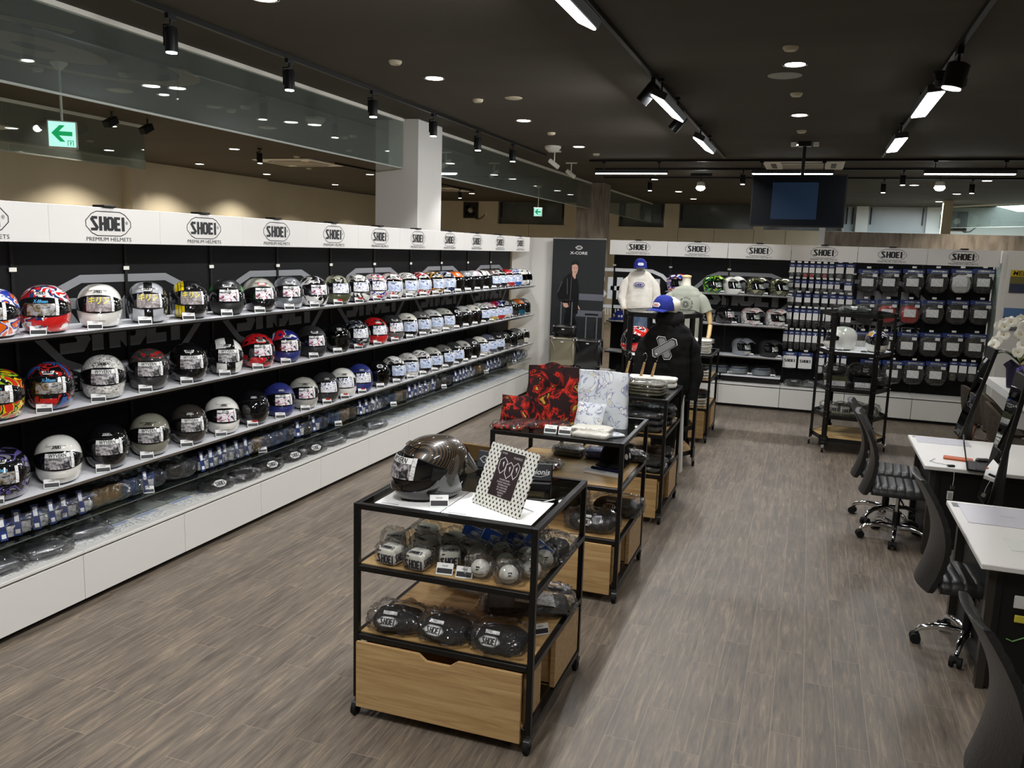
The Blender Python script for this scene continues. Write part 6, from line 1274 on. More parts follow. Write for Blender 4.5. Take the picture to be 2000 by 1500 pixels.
jk_ = MB().flat(fill2d([(-0.14, 1.93), (-0.05, 1.90), (0.0, 1.84), (0.03, 1.70), (0.03, 1.48), (0.02, 1.30), (-0.16, 1.28), (-0.20, 1.50), (-0.19, 1.80)]), lambda x, y: bf(x, y, 0.004)).flat(fill2d([(-0.15, 1.92), (-0.25, 1.82), (-0.33, 1.64), (-0.32, 1.55), (-0.22, 1.43), (-0.14, 1.42), (-0.13, 1.60)]), lambda x, y: bf(x, y, 0.0045)).flat(fill2d([(-0.20, 1.30), (-0.04, 1.30), (0.02, 1.10), (-0.0, 0.86), (-0.19, 0.86)]), lambda x, y: bf(x, y, 0.0038))
jk_.build('person_clothes', mat('banner_black', rgb(16, 16, 18), 0.35), t)
MB().flat(stroke2d([(-0.10, 1.88), (-0.105, 1.62), (-0.12, 1.40)], 0.008), lambda x, y: bf(x, y, 0.005)).flat(stroke2d([(-0.32, 1.62), (-0.25, 1.80)], 0.012), lambda x, y: bf(x, y, 0.005)).flat(stroke2d([(-0.17, 1.85), (-0.16, 1.60)], 0.01), lambda x, y: bf(x, y, 0.005)).build('person_highlights', mat('banner_mid', rgb(92, 92, 92), 0.4), t)
M_SKIN = mat('printed_skin', rgb(214, 166, 146), 0.5)
MB().flat(fill2d([(-0.10, 2.07), (-0.02, 2.075), (0.0, 2.02), (-0.005, 1.97), (-0.02, 1.925), (-0.05, 1.90), (-0.085, 1.93), (-0.10, 1.98)]), lambda x, y: bf(x, y, 0.0048)).flat(fill2d([(-0.09, 1.95), (-0.03, 1.93), (-0.035, 1.86), (-0.05, 1.84), (-0.09, 1.90)]), lambda x, y: bf(x, y, 0.0046)).flat(fill2d([(-0.23, 1.46), (-0.15, 1.46), (-0.13, 1.41), (-0.16, 1.385), (-0.21, 1.40)]), lambda x, y: bf(x, y, 0.0055)).flat(fill2d([(0.02, 1.44), (0.05, 1.40), (0.06, 1.36), (0.03, 1.38)]), lambda x, y: bf(x, y, 0.0055)).build('person_skin', M_SKIN, t)
MB().flat(fill2d([(-0.115, 2.05), (-0.11, 2.11), (-0.06, 2.145), (-0.01, 2.13), (0.01, 2.08), (-0.0, 2.05), (-0.04, 2.075), (-0.09, 2.06)]), lambda x, y: bf(x, y, 0.0055)).flat(stroke2d([(-0.075, 2.015), (-0.05, 2.015)], 0.006), lambda x, y: bf(x, y, 0.0055)).flat(stroke2d([(-0.03, 2.015), (-0.01, 2.018)], 0.006), lambda x, y: bf(x, y, 0.0055)).flat(stroke2d([(-0.06, 1.95), (-0.025, 1.953)], 0.005), lambda x, y: bf(x, y, 0.0055)).build('person_hair', mat('printed_hair', rgb(20, 18, 18), 0.5), t)
# ---------------- suitcases ----------------
def suitcase(loc, rz, label, m, w_=0.40, d=0.22, h=0.5, handle=0.5, latch=True):
    t = thing('suitcase', label, 'suitcase', loc, rz)
    b_ = MB().chbox(-w_/2, w_/2, -d/2, d/2, 0.045, h, 0.03); b_.build('shell', m, t, 50)
    r_ = MB()
    for s_ in (-1, 1):
        for zc, zs_ in ((0.13, 1), (h-0.085, -1)): r_.tube([(s_*w_*0.28, -d/2-0.003, zc+zs_*0.11), (s_*w_*0.36, -d/2-0.003, zc+zs_*0.03), (s_*w_*0.46, -d/2-0.003, zc-zs_*0.05)], 0.006, 6)
    for s_ in (-1, 1): r_.tube([(s_*w_*0.28, -d/2-0.001, 0.2), (s_*w_*0.28, -d/2-0.001, h-0.16)], 0.003, 6)
    r_.build('ribs', m, t, 60)
    c = MB()
    for s_ in (-1, 1): c.lathe([(0.001, 0.0), (0.03, 0.005), (0.026, 0.03), (0.001, 0.034)], 14, (s_*(w_/2-0.028), -d/2+0.02, h-0.035), cap=False)
    c.box(-w_/2+0.05, w_/2-0.05, -d/2-0.004, -d/2+0.002, h-0.03, h-0.018); c.build('corner_guards', M_STEEL, t, 60)
    MB().box(-0.02, 0.02, -d/2-0.006, -d/2, h-0.07, h-0.055).build('badge', M_PAPER, t)
    for sx in (-1, 1):
        for sy in (-1, 1): MB().cyl((sx*(w_/2-0.05)-0.012, sy*(d/2-0.04), 0.024), (sx*(w_/2-0.05)+0.012, sy*(d/2-0.04), 0.024), 0.024, 14).build('wheel', M_RUBBER, t, 40)
    if handle:
        for s_ in (-1, 1): MB().tube([(s_*0.085, d/2-0.03, h-0.01), (s_*0.085, d/2-0.03, h+handle)], 0.009, 8).build('handle_rod', mat('pale_rod', rgb(150, 150, 156), 0.3, 0.6), t, 60)
        MB().chbox(-0.105, 0.105, d/2-0.045, d/2-0.015, h+handle-0.01, h+handle+0.02, 0.006).build('grip', M_BLACKPL, t)
    return t
M_CHAMP = mat('champagne_shell', rgb(150, 142, 118), 0.3, 0.3, 0.4)
zst = 0.49
st = MB().chbox(-0.5, 0.5, -0.25, 0.25, 0.44, zst, 0.006, 0).box(-0.46, -0.42, -0.2, -0.16, 0, 0.44, 0).box(0.42, 0.46, -0.2, -0.16, 0, 0.44, 0).box(-0.46, -0.42, 0.16, 0.2, 0, 0.44, 0).box(0.42, 0.46, 0.16, 0.2, 0, 0.44, 0)
tag(st.build('white_plinth', M_WHITE, None, None, (-3.30, 12.46, 0)), 'white low table carrying the suitcases', 'table')
suitcase((-3.50, 12.46, zst+0.001), R(2), 'champagne hard-shell suitcase in front of the banner', M_CHAMP, 0.40, 0.24, 0.47, 0)
suitcase((-3.10, 12.46, zst+0.001), R(2), 'black hard-shell suitcase with raised pull handle', mat('black_shell', rgb(22, 22, 24), 0.3, 0, 0.3), 0.40, 0.24, 0.47, 0.36)
t = suitcase((-3.50, 12.46, zst+0.472), R(2), 'small black case with tall pull handle standing on the champagne suitcase', mat('black_shell', rgb(22, 22, 24), 0.3, 0, 0.3), 0.36, 0.2, 0.19, 0.36)
# ---------------- hexagonal steel racks ----------------
def hexrack(cx, cy, label, zt=1.67):
    t = thing('hexagonal_rack', label, 'display rack', (cx, cy, 0), R(-4))
    pts = [(-0.43, 0.0), (-0.25, 0.43), (0.25, 0.43), (0.43, 0.0), (0.25, -0.43), (-0.25, -0.43)]
    for i, (x, y) in enumerate(pts):
        a = math.atan2(y, x); mb = MB(); mx = Matrix.Translation((x, y, 0)) @ Matrix.Rotation(a, 4, 'Z')
        mb.box(-0.006, 0.0, -0.028, 0.028, 0.10, zt, 0, mx).box(-0.03, 0.0, 0.024, 0.028, 0.10, zt, 0, mx).box(-0.03, 0.0, -0.028, -0.024, 0.10, zt, 0, mx)
        mb.box(-0.008, 0.003, -0.055, 0.055, 0.09, 0.21, 0, mx)
        for zz in (0.13, 0.17, 0.44, 0.5, 0.77, 0.83, 1.2, 1.26, zt-0.05): mb.cyl((0.0, -0.015, zz), (0.005, -0.015, zz), 0.005, 8, 1, mx=mx).cyl((0.0, 0.015, zz), (0.005, 0.015, zz), 0.005, 8, 1, mx=mx)
        mb.build('post', [M_BLACKM, M_STEEL], t)
        ca = MB().chbox(x-0.018, x+0.018, y-0.02, y+0.02, 0.055, 0.092, 0.004).build('caster', M_STEEL, t); MB().cyl((x-0.011, y, 0.03), (x+0.011, y, 0.03), 0.03, 18).build('wheel', M_RUBBER, ca, 40)
    inner = [(x*0.97, y*0.97) for x, y in pts]
    for z, nm, m_ in ((0.18, 'wood_shelf', M_OAKS), (0.455, 'glass_shelf', M_GLASS), (0.785, 'metal_shelf', M_BLACKM), (1.215, 'white_shelf', M_SHELF), (zt, 'top_shelf', M_GLASS)):
        f = lambda x, y, d: (x, y, d)
        MB().prism(inner[::-1], z-0.012, z, f).build(nm, m_, t)
        rl = MB()
        for i in range(6):
            a, b_ = Vector(inner[i]), Vector(inner[(i+1) % 6]); d = (b_-a); mx = Matrix.Translation((a.x, a.y, 0)) @ Matrix.Rotation(math.atan2(d.y, d.x), 4, 'Z'); rl.box(0.0, d.length, -0.004, 0.004, z-0.045, z+0.003, 0, mx)
        rl.build('shelf_rim', M_BLACKM, t)
    return t
RB = (0.585, 10.9); RA = (-1.47, 9.15)
hexrack(*RB, 'hexagonal black steel rack with white and blue helmets beside the desks')
hexrack(*RA, 'hexagonal black steel rack behind the black hoodie, red helmet on it')
helmet('full', 'white', 'white', None, (RB[0]-0.17, RB[1]-0.12, 1.216), R(178), 'white helmet with blue lettering turned away on the hexagonal rack by the desks', None, 'w', None, None, 1.08)
helmet('full', 'bluey', 'white', None, (RB[0]+0.22, RB[1]-0.14, 1.216), R(-80), 'blue and gold helmet with dark visor and white chin on the hexagonal rack', None, 'w', 'white', None, 1.0)
helmet('full', 'redw', 'redw', None, (RA[0]-0.27, RA[1]-0.02, 1.216), R(-125), 'bright red racing helmet on the rack behind the black hoodie', None, 'w', 'red', None, 1.08)
price_tag((RB[0]-0.18, RB[1]-0.33, 1.216), R(-90), 'flat price tag before the white helmet on the hexagonal rack'); price_tag((RB[0]+0.08, RB[1]-0.33, 1.216), R(-90), 'price tag left of the blue helmet on the hexagonal rack')
tag(MB().box(-0.12, 0.12, -0.05, 0.08, 0, 0.012).build('white_leaflet', M_PAPER, None, None, (RB[0]+0.03, RB[1]-0.12, 1.216), (0, 0, 0.1)), 'white leaflet lying between the two rack helmets', 'leaflet')
pad_bag((RB[0]-0.05, RB[1]+0.1, 1.671), 0.2, 'crumpled clear bag lying on top of the hexagonal rack', 0.3, 0.2, 0.05, 600, 0.05)
for i, (dx, dy, z, w_, h) in enumerate([(-0.2, -0.1, 0.786, 0.26, 0.12), (0.14, -0.1, 0.786, 0.28, 0.12), (0.1, 0.14, 0.786, 0.3, 0.24), (0.28, -0.02, 0.786, 0.2, 0.16)]):
    pad_bag((RB[0]+dx, RB[1]+dy, z+(0.125 if i < 2 else 0)), 0.1*i, 'bagged dark pad on the third level of the hexagonal rack, %s' % ['left', 'middle', 'back', 'right'][i], w_, 0.2, h, 610+i, 0.05, 20)
for i, (dx, m_) in enumerate(((-0.2, paint('olive')), (0.14, M_BLACKPL))):
    t = thing('product_box', '%s product box with white label on the hexagonal rack' % ('olive' if i == 0 else 'black'), 'box', (RB[0]+dx, RB[1]-0.12, 0.786), R(2)); MB().chbox(-0.13, 0.13, -0.12, 0.12, 0, 0.12, 0.003).build('carton', m_, t); MB().box(-0.125, 0.11, -0.123, -0.12, 0.005, 0.065).build('label', M_LABELG, t)
for i, (dx, dy) in enumerate([(-0.27, 0.0), (-0.17, -0.12), (-0.06, -0.16), (-0.1, 0.0), (0.03, -0.05), (0.05, 0.1)]):
    t = thing('plush_cushion', 'bagged white plush cube on the hexagonal rack glass shelf, %s' % ordn(i), 'plush', (RB[0]+dx, RB[1]+dy, 0.456), R(rnd.uniform(-30, 30)), 'plush cubes on the hexagonal rack'); link('plush', PLM, t); link('lettering', PLL, t); link('bag', BAGS[i % 3], t)
for i, (dx, dy) in enumerate([(0.13, -0.18), (0.22, -0.1), (0.18, 0.02), (0.28, 0.04), (0.10, 0.16), (0.24, -0.22)]):
    t = thing('helmet_ball', 'bagged white ball on the hexagonal rack glass shelf, %s' % ordn(i), 'ball', (RB[0]+dx, RB[1]+dy, 0.456), R(40*i), 'white balls on the hexagonal rack'); link('ball', BALL, t); link('seam', BALLL, t); link('mark', bm2, t); link('bag', bag_b[i % 3], t)
# ---------------- mannequins ----------------
def torso_mesh(secs, seed=0, fold=0.006, fs=9, seg=40):
    """lofted garment: secs = (z, half width, half depth, dy)"""
    mb = MB(); zs_ = [s[0] for s in secs]; n = 44
    def f(u, v):
        z = zs_[0]+(zs_[-1]-zs_[0])*v; k = 0
        while k < len(secs)-2 and z > secs[k+1][0]: k += 1
        a, b_ = secs[k], secs[k+1]; q = (z-a[0])/(b_[0]-a[0]); q = q*q*(3-2*q); w_ = a[1]+(b_[1]-a[1])*q; d = a[2]+(b_[2]-a[2])*q; dy = a[3]+(b_[3]-a[3])*q
        an = 2*PI*u; c, s_ = math.cos(an), math.sin(an); p = Vector((math.copysign(abs(c)**0.85, c)*w_, math.copysign(abs(s_)**0.85, s_)*d+dy, z))
        fo = fold*(noise.noise(Vector((c*3, s_*3, z*3+seed)))+0.6*noise.noise(Vector((c*fs, s_*fs, z*4+seed)))+0.5*noise.noise(Vector((c*4, s_*4, z*18+seed)))); return p+Vector((c, s_, 0))*fo*1.6
    mb.grid(f, seg, n, cu=True); return mb
def sleeve(mb, pts, rs, seed=0, fold=0.006, mi=0):
    P = []; Rr = []
    for i in range(len(pts)-1):
        for k in range(7): q = k/7; P.append(Vector(pts[i]).lerp(Vector(pts[i+1]), q)); Rr.append(rs[i]+(rs[i+1]-rs[i])*q)
    P.append(Vector(pts[-1])); Rr.append(rs[-1])
    for _ in range(2):
        Q = [P[0]]+[(P[i-1]+P[i]*2+P[i+1])/4 for i in range(1, len(P)-1)]+[P[-1]]; P = Q
    o = len(mb.v); mb.tube(P, Rr, 14, mi)
    for i in range(o, len(mb.v)):
        v = Vector(mb.v[i]); n = noise.noise_vector(v*14+Vector((seed, 0, 0)))*fold+noise.noise_vector(v*34+Vector((seed, 5, 0)))*fold*0.5; mb.v[i] = tuple(v+n)
    return mb
M_WOODM = m_wood('mannequin_wood', rgb(186, 152, 96), rgb(208, 176, 118), rgb(222, 194, 140), 8, 8, 3, 0.4)
M_LINEN = mat('linen_form', rgb(222, 216, 198), 0.85)
M_HOOD = m_blotch('hoodie_black', [(0.3, rgb(20, 20, 20)), (0.7, rgb(30, 29, 28))], scale=9, rough=0.95, bump=0.25)
# black hoodie
t = thing('mannequin', 'mannequin in a black hoodie with a large grey crossed print, between table and rack', 'mannequin', (-1.25, 8.24, 0), R(14))
tm = torso_mesh([(0.93, 0.215, 0.13, 0), (1.0, 0.225, 0.15, 0), (1.15, 0.225, 0.155, 0), (1.35, 0.225, 0.145, 0), (1.48, 0.235, 0.13, 0), (1.56, 0.20, 0.11, 0), (1.62, 0.13, 0.10, 0.0), (1.68, 0.10, 0.10, 0.01)], 2, 0.012)
sleeve(tm, [(0.15, 0, 1.50), (0.235, 0.01, 1.38), (0.28, 0.0, 1.12), (0.25, -0.04, 0.88)], [0.06, 0.075, 0.072, 0.05], 3, 0.016); sleeve(tm, [(-0.15, 0, 1.50), (-0.235, 0.01, 1.38), (-0.27, -0.03, 1.12), (-0.20, -0.10, 0.95)], [0.06, 0.075, 0.072, 0.05], 4, 0.016)
tm.build('hoodie', M_HOOD, t, 80)
hd = MB().grid(lambda u, v: Vector(((0.115+0.03*math.sin(v*PI))*math.cos(2*PI*u), (0.105+0.035*math.sin(v*PI))*math.sin(2*PI*u)+0.03, 1.58+0.15*v+0.035*math.sin(2*PI*u)*(1-v))), 28, 8, cu=True); hd.build('hood', M_HOOD, t, 80)
pr = MB(); W45 = 0.075
def bar2(cx, cy, ang, ln, w_):
    c, s_ = math.cos(ang), math.sin(ang); P = [(-ln/2, -w_*0.2), (-ln/2+w_*0.35, w_/2), (ln/2-w_*0.3, w_/2), (ln/2, w_*0.15), (ln/2-w_*0.2, -w_/2), (-ln/2+w_*0.2, -w_/2)]
    return [(cx+x*c-y*s_, cy+x*s_+y*c) for x, y in P]
def front(x, y, o=0.0): 
    an = math.acos(max(-1, min(1, x/0.235))); return Vector((x, -0.148*abs(math.sin(an))**0.85-0.016-o, y))
def subgrid(mb, poly, o, mi):
    """patch following the chest"""
    cx = sum(p[0] for p in poly)/len(poly); cy = sum(p[1] for p in poly)/len(poly); n = len(poly)
    mb.grid(lambda u, v: front(cx+(poly[int(u*n*4) // 4 % n][0]*(1-(u*n*4 % 4)/4)+poly[(int(u*n*4) // 4+1) % n][0]*((u*n*4 % 4)/4)-cx)*v, cy+(poly[int(u*n*4) // 4 % n][1]*(1-(u*n*4 % 4)/4)+poly[(int(u*n*4) // 4+1) % n][1]*((u*n*4 % 4)/4)-cy)*v, o), n*4, 3, mi)
for k, (a, ln, o) in enumerate(((R(-68), 0.215, 0.0), (R(33), 0.235, 0.004))):
    for sc, mi, oo in ((1.12, 0, 0), (1.04, 1, 0.001), (0.93, 0 if False else 2, 0.002)): subgrid(pr, bar2(-0.055, 1.395, a, ln*sc*1.05, W45*sc*(1 if sc > 1 else 0.9)), o+oo, mi)
pr.build('print', [M_PAPER, M_INK, mat('reflective_grey', rgb(150, 150, 150), 0.5)], t)
lg = torso_mesh([(0.10, 0.13, 0.10, 0), (0.4, 0.12, 0.10, 0), (0.75, 0.15, 0.11, 0), (0.95, 0.17, 0.12, 0)], 9, 0.01)
lg.build('trousers', M_HOOD, t, 80)
MB().shell(lambda u, v, o: Vector((0.175+0.03*u-0.03*v, 0.02+0.10*u, 0.12+0.83*v-0-o*0.1)) + Vector((o, 0, 0)), 4, 10, 0.02).build('white_side_panel', M_PAPER, t, 60)
MB().lathe([(0.17, 0), (0.17, 0.012), (0.02, 0.02), (0.02, 0.2)], 28).build('stand', M_STEEL, t, 40)
MB().lathe([(0.06, 1.55), (0.055, 1.72), (0.09, 1.76), (0.085, 1.84), (0.02, 1.875)], 20).build('head_form', M_LINEN, t, 60)
cap((-1.31, 8.19, 1.735), R(-122), 'royal blue cap with red and white patch on top of the black hoodie', M_CAPB, None, 1.22, mat('patch_red', rgb(200, 110, 100), 0.5), False)
# grey T-shirt
M_TEE = m_blotch('sage_cotton', [(0.3, rgb(150, 152, 138)), (0.7, rgb(166, 168, 154))], scale=5, rough=0.9, bump=0.2)
t = thing('mannequin', 'mannequin torso in a sage grey T-shirt with circular print and jointed wooden arms', 'mannequin', (-1.575, 11.62, 0), R(10))
tm = torso_mesh([(1.18, 0.21, 0.12, 0), (1.4, 0.215, 0.125, 0), (1.62, 0.22, 0.12, 0), (1.74, 0.215, 0.105, 0), (1.82, 0.16, 0.09, 0), (1.865, 0.075, 0.07, 0.0)], 12, 0.006)
sleeve(tm, [(0.13, 0, 1.765), (0.22, 0.0, 1.68), (0.285, -0.0, 1.52)], [0.05, 0.075, 0.088], 13, 0.008); sleeve(tm, [(-0.13, 0, 1.765), (-0.22, 0.0, 1.68), (-0.285, -0.0, 1.52)], [0.05, 0.075, 0.088], 14, 0.008)
tm.build('t_shirt', M_TEE, t, 80)
MB().lathe([(0.07, 1.84), (0.058, 1.90), (0.056, 1.965), (0.06, 1.975)], 24).build('neck', M_LINEN, t, 60); MB().lathe([(0.062, 1.975), (0.066, 1.985), (0.06, 2.0), (0.02, 2.008), (0.0006, 2.01)], 24, cap=False).build('neck_cap', M_WOODM, t, 60)
cp = MB(); fr2 = lambda x, y: (x, -0.130-0.012*math.cos(x*8), y)
cp.flat(stroke2d([(0.045*math.cos(a), 1.62+0.045*math.sin(a)) for a in [2*PI*k/20 for k in range(20)]], 0.005, True), fr2).flat(stroke2d([(0.05*math.cos(a)*0.5, 1.62+0.03*math.sin(a)) for a in [2*PI*k/12 for k in range(12)]], 0.012, True), fr2)
for k, chh in enumerate('CUSTOM STYLE FOR RIDERS'):
    if chh == ' ': continue
    a = PI*1.05-k*PI*1.5/22; sh = text2d(chh, 0.03, 'CENTER', 0.001); c, s_ = math.cos(a-PI/2), math.sin(a-PI/2)
    cp.flat(([(x*c-y*s_+0.085*math.cos(a), 1.62+x*s_+y*c+0.085*math.sin(a)) for x, y in sh[0]], sh[1]), fr2)
cp.build('print', mat('print_dark', rgb(58, 60, 54), 0.8), t)
for s_ in (-1, 1):
    ar = MB().tube([(s_*0.30, 0, 1.60), (s_*0.335, -0.02, 1.45), (s_*0.35, -0.04, 1.36)], [0.04, 0.036, 0.03], 12, 0); ar.lathe([(0.0006, -0.03), (0.03, 0), (0.0006, 0.03)], 12, (s_*0.35, -0.045, 1.345), 1, cap=False)
    ar.tube([(s_*0.35, -0.05, 1.34), (s_*0.335, -0.14, 1.22), (s_*0.31, -0.2, 1.13)], [0.03, 0.03, 0.022], 12, 0)
    for q in range(4): ar.tube([(s_*(0.31+0.012*(q-1.5)), -0.2, 1.13), (s_*(0.29+0.012*(q-1.5)), -0.235, 1.07), (s_*(0.27+0.01*(q-1.5)), -0.25, 1.04)], [0.009, 0.008, 0.006], 8, 0)
    ar.tube([(s_*0.30, -0.19, 1.14), (s_*0.27, -0.2, 1.11)], [0.009, 0.007], 8, 0)
    ar.build('arm', [M_WOODM, M_BLACKPL], t, 60)
MB().lathe([(0.18, 0), (0.18, 0.015), (0.015, 0.03), (0.015, 1.2)], 28).build('stand', M_STEEL, t, 40)
# white sweatshirt
M_SWW = m_blotch('white_cotton', [(0.3, rgb(214, 208, 196)), (0.7, rgb(228, 222, 212))], scale=5, rough=0.9, bump=0.2)
t = thing('mannequin', 'mannequin in a white long-sleeved sweatshirt with blue chest logo against the rear wall', 'mannequin', (-2.35, 12.35, 0), R(8))
tm = torso_mesh([(1.42, 0.19, 0.115, 0), (1.55, 0.205, 0.125, 0), (1.75, 0.20, 0.12, 0), (1.90, 0.20, 0.105, 0), (1.98, 0.15, 0.09, 0), (2.03, 0.075, 0.07, 0)], 22, 0.012)
sleeve(tm, [(0.12, 0, 1.925), (0.21, 0, 1.83), (0.26, -0.03, 1.62), (0.20, -0.1, 1.46)], [0.05, 0.068, 0.064, 0.042], 23, 0.014); sleeve(tm, [(-0.12, 0, 1.925), (-0.21, 0, 1.83), (-0.26, -0.03, 1.62), (-0.20, -0.1, 1.46)], [0.05, 0.068, 0.064, 0.042], 24, 0.014)
tm.build('sweatshirt', M_SWW, t, 80)
cpb = MB().flat(logo2d(0.17, 0.05), lambda x, y: (x, -0.137, 1.825+y)).flat(text2d('PREMIUM HELMETS', 0.018), lambda x, y: (x, -0.137, 1.772+y)); cpb.build('print', mat('print_blue', rgb(60, 60, 120), 0.8), t)
MB().lathe([(0.07, 2.0), (0.055, 2.05), (0.08, 2.08), (0.08, 2.15), (0.02, 2.18)], 20).build('head_form', M_LINEN, t, 60)
torso_mesh([(0.75, 0.15, 0.10, 0), (1.2, 0.165, 0.115, 0), (1.44, 0.17, 0.11, 0)], 30, 0.008).build('jeans', m_blotch('denim', [(0.3, rgb(70, 84, 104)), (0.7, rgb(100, 114, 132))], scale=9, rough=0.9), t, 80)
for s_ in (-1, 1):
    h = MB().tube([(s_*0.20, -0.1, 1.47), (s_*0.185, -0.12, 1.43)], [0.03, 0.034], 10)
    for q in range(4): h.tube([(s_*(0.185+0.014*(q-1.5)), -0.12, 1.42), (s_*(0.18+0.014*(q-1.5)), -0.13, 1.38), (s_*(0.175+0.012*(q-1.5)), -0.12, 1.35)], [0.009, 0.008, 0.006], 8)
    h.build('hand', M_WOODM, t, 60)
MB().lathe([(0.17, 0), (0.17, 0.012), (0.015, 0.02), (0.015, 0.8)], 28).build('stand', M_STEEL, t, 40)
cap((-2.35, 12.30, 2.06), R(-75), 'royal blue cap on top of the white sweatshirt', M_CAPB, None, 1.12, M_PALEPRINT, False)
# ---------------- desks and office chairs ----------------
def desk(x0, y0, y1, label, sheet=True):
    t = thing('meeting_desk', label, 'desk', (x0, y0, 0)); W, D = 1.15, y1-y0
    MB().chbox(0, W, 0, D, 0.71, 0.74, 0.004).build('desk_top', mat('desk_white', rgb(238, 235, 230), 0.3), t)
    MB().box(0.10, 0.13, 0.1, D-0.1, 0.02, 0.71).box(0.13, W-0.1, 0.12, 0.14, 0.06, 0.71).build('base_panel', mat('desk_black', rgb(16, 15, 14), 0.5), t)
    for y in (0.1, D-0.16): MB().box(0.06, 0.10, y, y+0.06, 0.0, 0.71).build('leg', mat('desk_leg', rgb(52, 48, 42), 0.4), t)
    MB().box(W-0.16, W-0.1, 0.1, D-0.1, 0.0, 0.71).build('end_panel', mat('desk_black', rgb(16, 15, 14), 0.5), t)
    return t
desk(0.955, 7.02, 8.23, 'far white meeting desk with laptop and black base'); desk(0.975, 4.80, 6.04, 'near white meeting desk with pale desk mat')
def mat_sheet(loc, w_, d, rz, label):
    t = thing('desk_mat', label, 'desk mat', loc, rz); MB().chbox(0, w_, 0, d, 0, 0.002, 0.001).build('sheet', mat('mat_lilac', rgb(216, 214, 222), 0.25), t)
    MB().flat(xf2d(text2d('SHOEI', 0.03), 1, 1, w_*0.5, d*0.5), lambda x, y: (x, y, 0.0024)).build('mark', M_GREYPRINT, t); return t
mat_sheet((1.005, 7.93, 0.741), 0.42, 0.27, 0, 'pale lilac desk mat at the far edge of the far desk'); mat_sheet((1.03, 5.56, 0.741), 0.50, 0.44, 0, 'large pale lilac desk mat at the far side of the near desk')
tag(MB().box(0, 0.045, 0, 0.05, 0, 0.001).build('sticker', M_GREYPRINT, None, None, (0.985, 8.14, 0.7412)), 'small grey sticker on the corner of the far desk', 'sticker'); tag(MB().box(0, 0.04, 0, 0.09, 0, 0.001).build('sticker', M_GREYPRINT, None, None, (0.995, 5.9, 0.7412)), 'small grey sticker on the corner of the near desk', 'sticker')
tag(MB().box(0, 0.3, 0, 0.22, 0, 0.001).build('paper_sheet', mat('grey_paper', rgb(222, 222, 216), 0.5), None, None, (1.17, 5.10, 0.741)), 'pale grey sheet lying on the near desk', 'paper')
# laptop covered in stickers
t = thing('laptop', 'open grey laptop covered in stickers on the far desk, seen from behind', 'laptop', (1.27, 7.14, 0.741), R(82))
MB().chbox(-0.16, 0.16, -0.24, 0.0, 0, 0.016, 0.003).build('base', M_BLACKPL, t); ky = MB()
mx = Matrix.Rotation(R(8), 4, 'X')
MB().chbox(-0.16, 0.16, 0.0, 0.008, 0.0, 0.225, 0.003, 0, Matrix.Rotation(R(-12), 4, 'X')).build('lid', mat('lid_grey', rgb(82, 80, 82), 0.35), t)
for i in range(5):
    for j in range(12): ky.box(-0.14+j*0.0235, -0.14+j*0.0235+0.019, -0.05-i*0.024-0.019, -0.05-i*0.024, 0.016, 0.019)
ky.build('keys', mat('keys_dark', rgb(46, 44, 44), 0.5), t)
stk = MB(); mx = Matrix.Rotation(R(-12), 4, 'X')
for i, (x, z, w_, h, mi) in enumerate([(0.02, 0.14, 0.05, 0.05, 0), (0.11, 0.10, 0.03, 0.09, 1), (0.13, 0.03, 0.025, 0.05, 1), (0.03, 0.05, 0.03, 0.06, 1), (-0.08, 0.08, 0.05, 0.05, 2), (-0.12, 0.15, 0.03, 0.05, 1), (0.02, 0.19, 0.03, 0.02, 1), (-0.05, 0.02, 0.04, 0.035, 1)]): stk.box(x-w_/2, x+w_/2, 0.0081, 0.0088, z, z+h, mi, mx)
stk.build('stickers', [mat('sticker_green', rgb(130, 190, 150), 0.4), M_LABELG, mat('sticker_pink', rgb(220, 180, 170), 0.4)], t)
t = thing('orange_pouch', 'orange leather pouch lying on the far desk behind the laptop', 'pouch', (1.22, 7.36, 0.741), R(-10)); MB().chbox(-0.09, 0.12, -0.05, 0.05, 0, 0.014, 0.005).build('body', mat('orange_leather', rgb(200, 96, 44), 0.5), t)
t = thing('car_key', 'black key fob with thin cord on the far desk edge', 'key fob', (1.145, 7.075, 0.741), R(20)); MB().chbox(-0.028, 0.028, -0.016, 0.016, 0, 0.014, 0.005).build('fob', M_BLACKPL, t); MB().tube([(0, 0.01, 0.005), (-0.03, 0.06, 0.003), (-0.07, 0.10, 0.003), (-0.09, 0.15, 0.003), (-0.05, 0.19, 0.003), (0.0, 0.24, 0.003)], 0.0018, 6).build('cord', M_GREYPRINT, t, 60)
t = thing('small_camera', 'small black item beside the laptop keyboard on the far desk', 'gadget', (1.40, 7.30, 0.741), 0.3); MB().chbox(-0.05, 0.05, -0.03, 0.03, 0, 0.04, 0.012).build('body', M_BLACKPL, t)
o = MB().chbox(-0.022, 0.022, -0.01, 0.0, -0.035, 0.035, 0.003, 0).box(-0.014, 0.014, -0.011, -0.01, -0.028, 0.02, 1).build('power_socket', [M_PAPER, M_PALEPRINT], None, None, (1.17, 7.13, 0.50)); tag(o, 'white power socket on the black panel of the far desk', 'socket')
t = thing('hanging_cable', 'thin white cable and small plug hanging over the front of the far desk', 'cable', (1.16, 7.008, 0.60)); MB().tube([(0, 0, 0.12), (0.004, 0, 0.06), (0, 0.0, 0.0)], 0.0018, 6).build('cord', M_PAPER, t); MB().chbox(-0.015, 0.015, -0.01, 0.01, -0.02, 0.01, 0.003).build('plug', M_STEEL, t)
o = MB().chbox(-0.03, 0.03, -0.01, 0.0, -0.035, 0.035, 0.003, 0).build('power_socket', [M_PAPER], None, None, (1.20, 4.915, 0.52)); tag(o, 'white power socket under the near desk', 'socket')
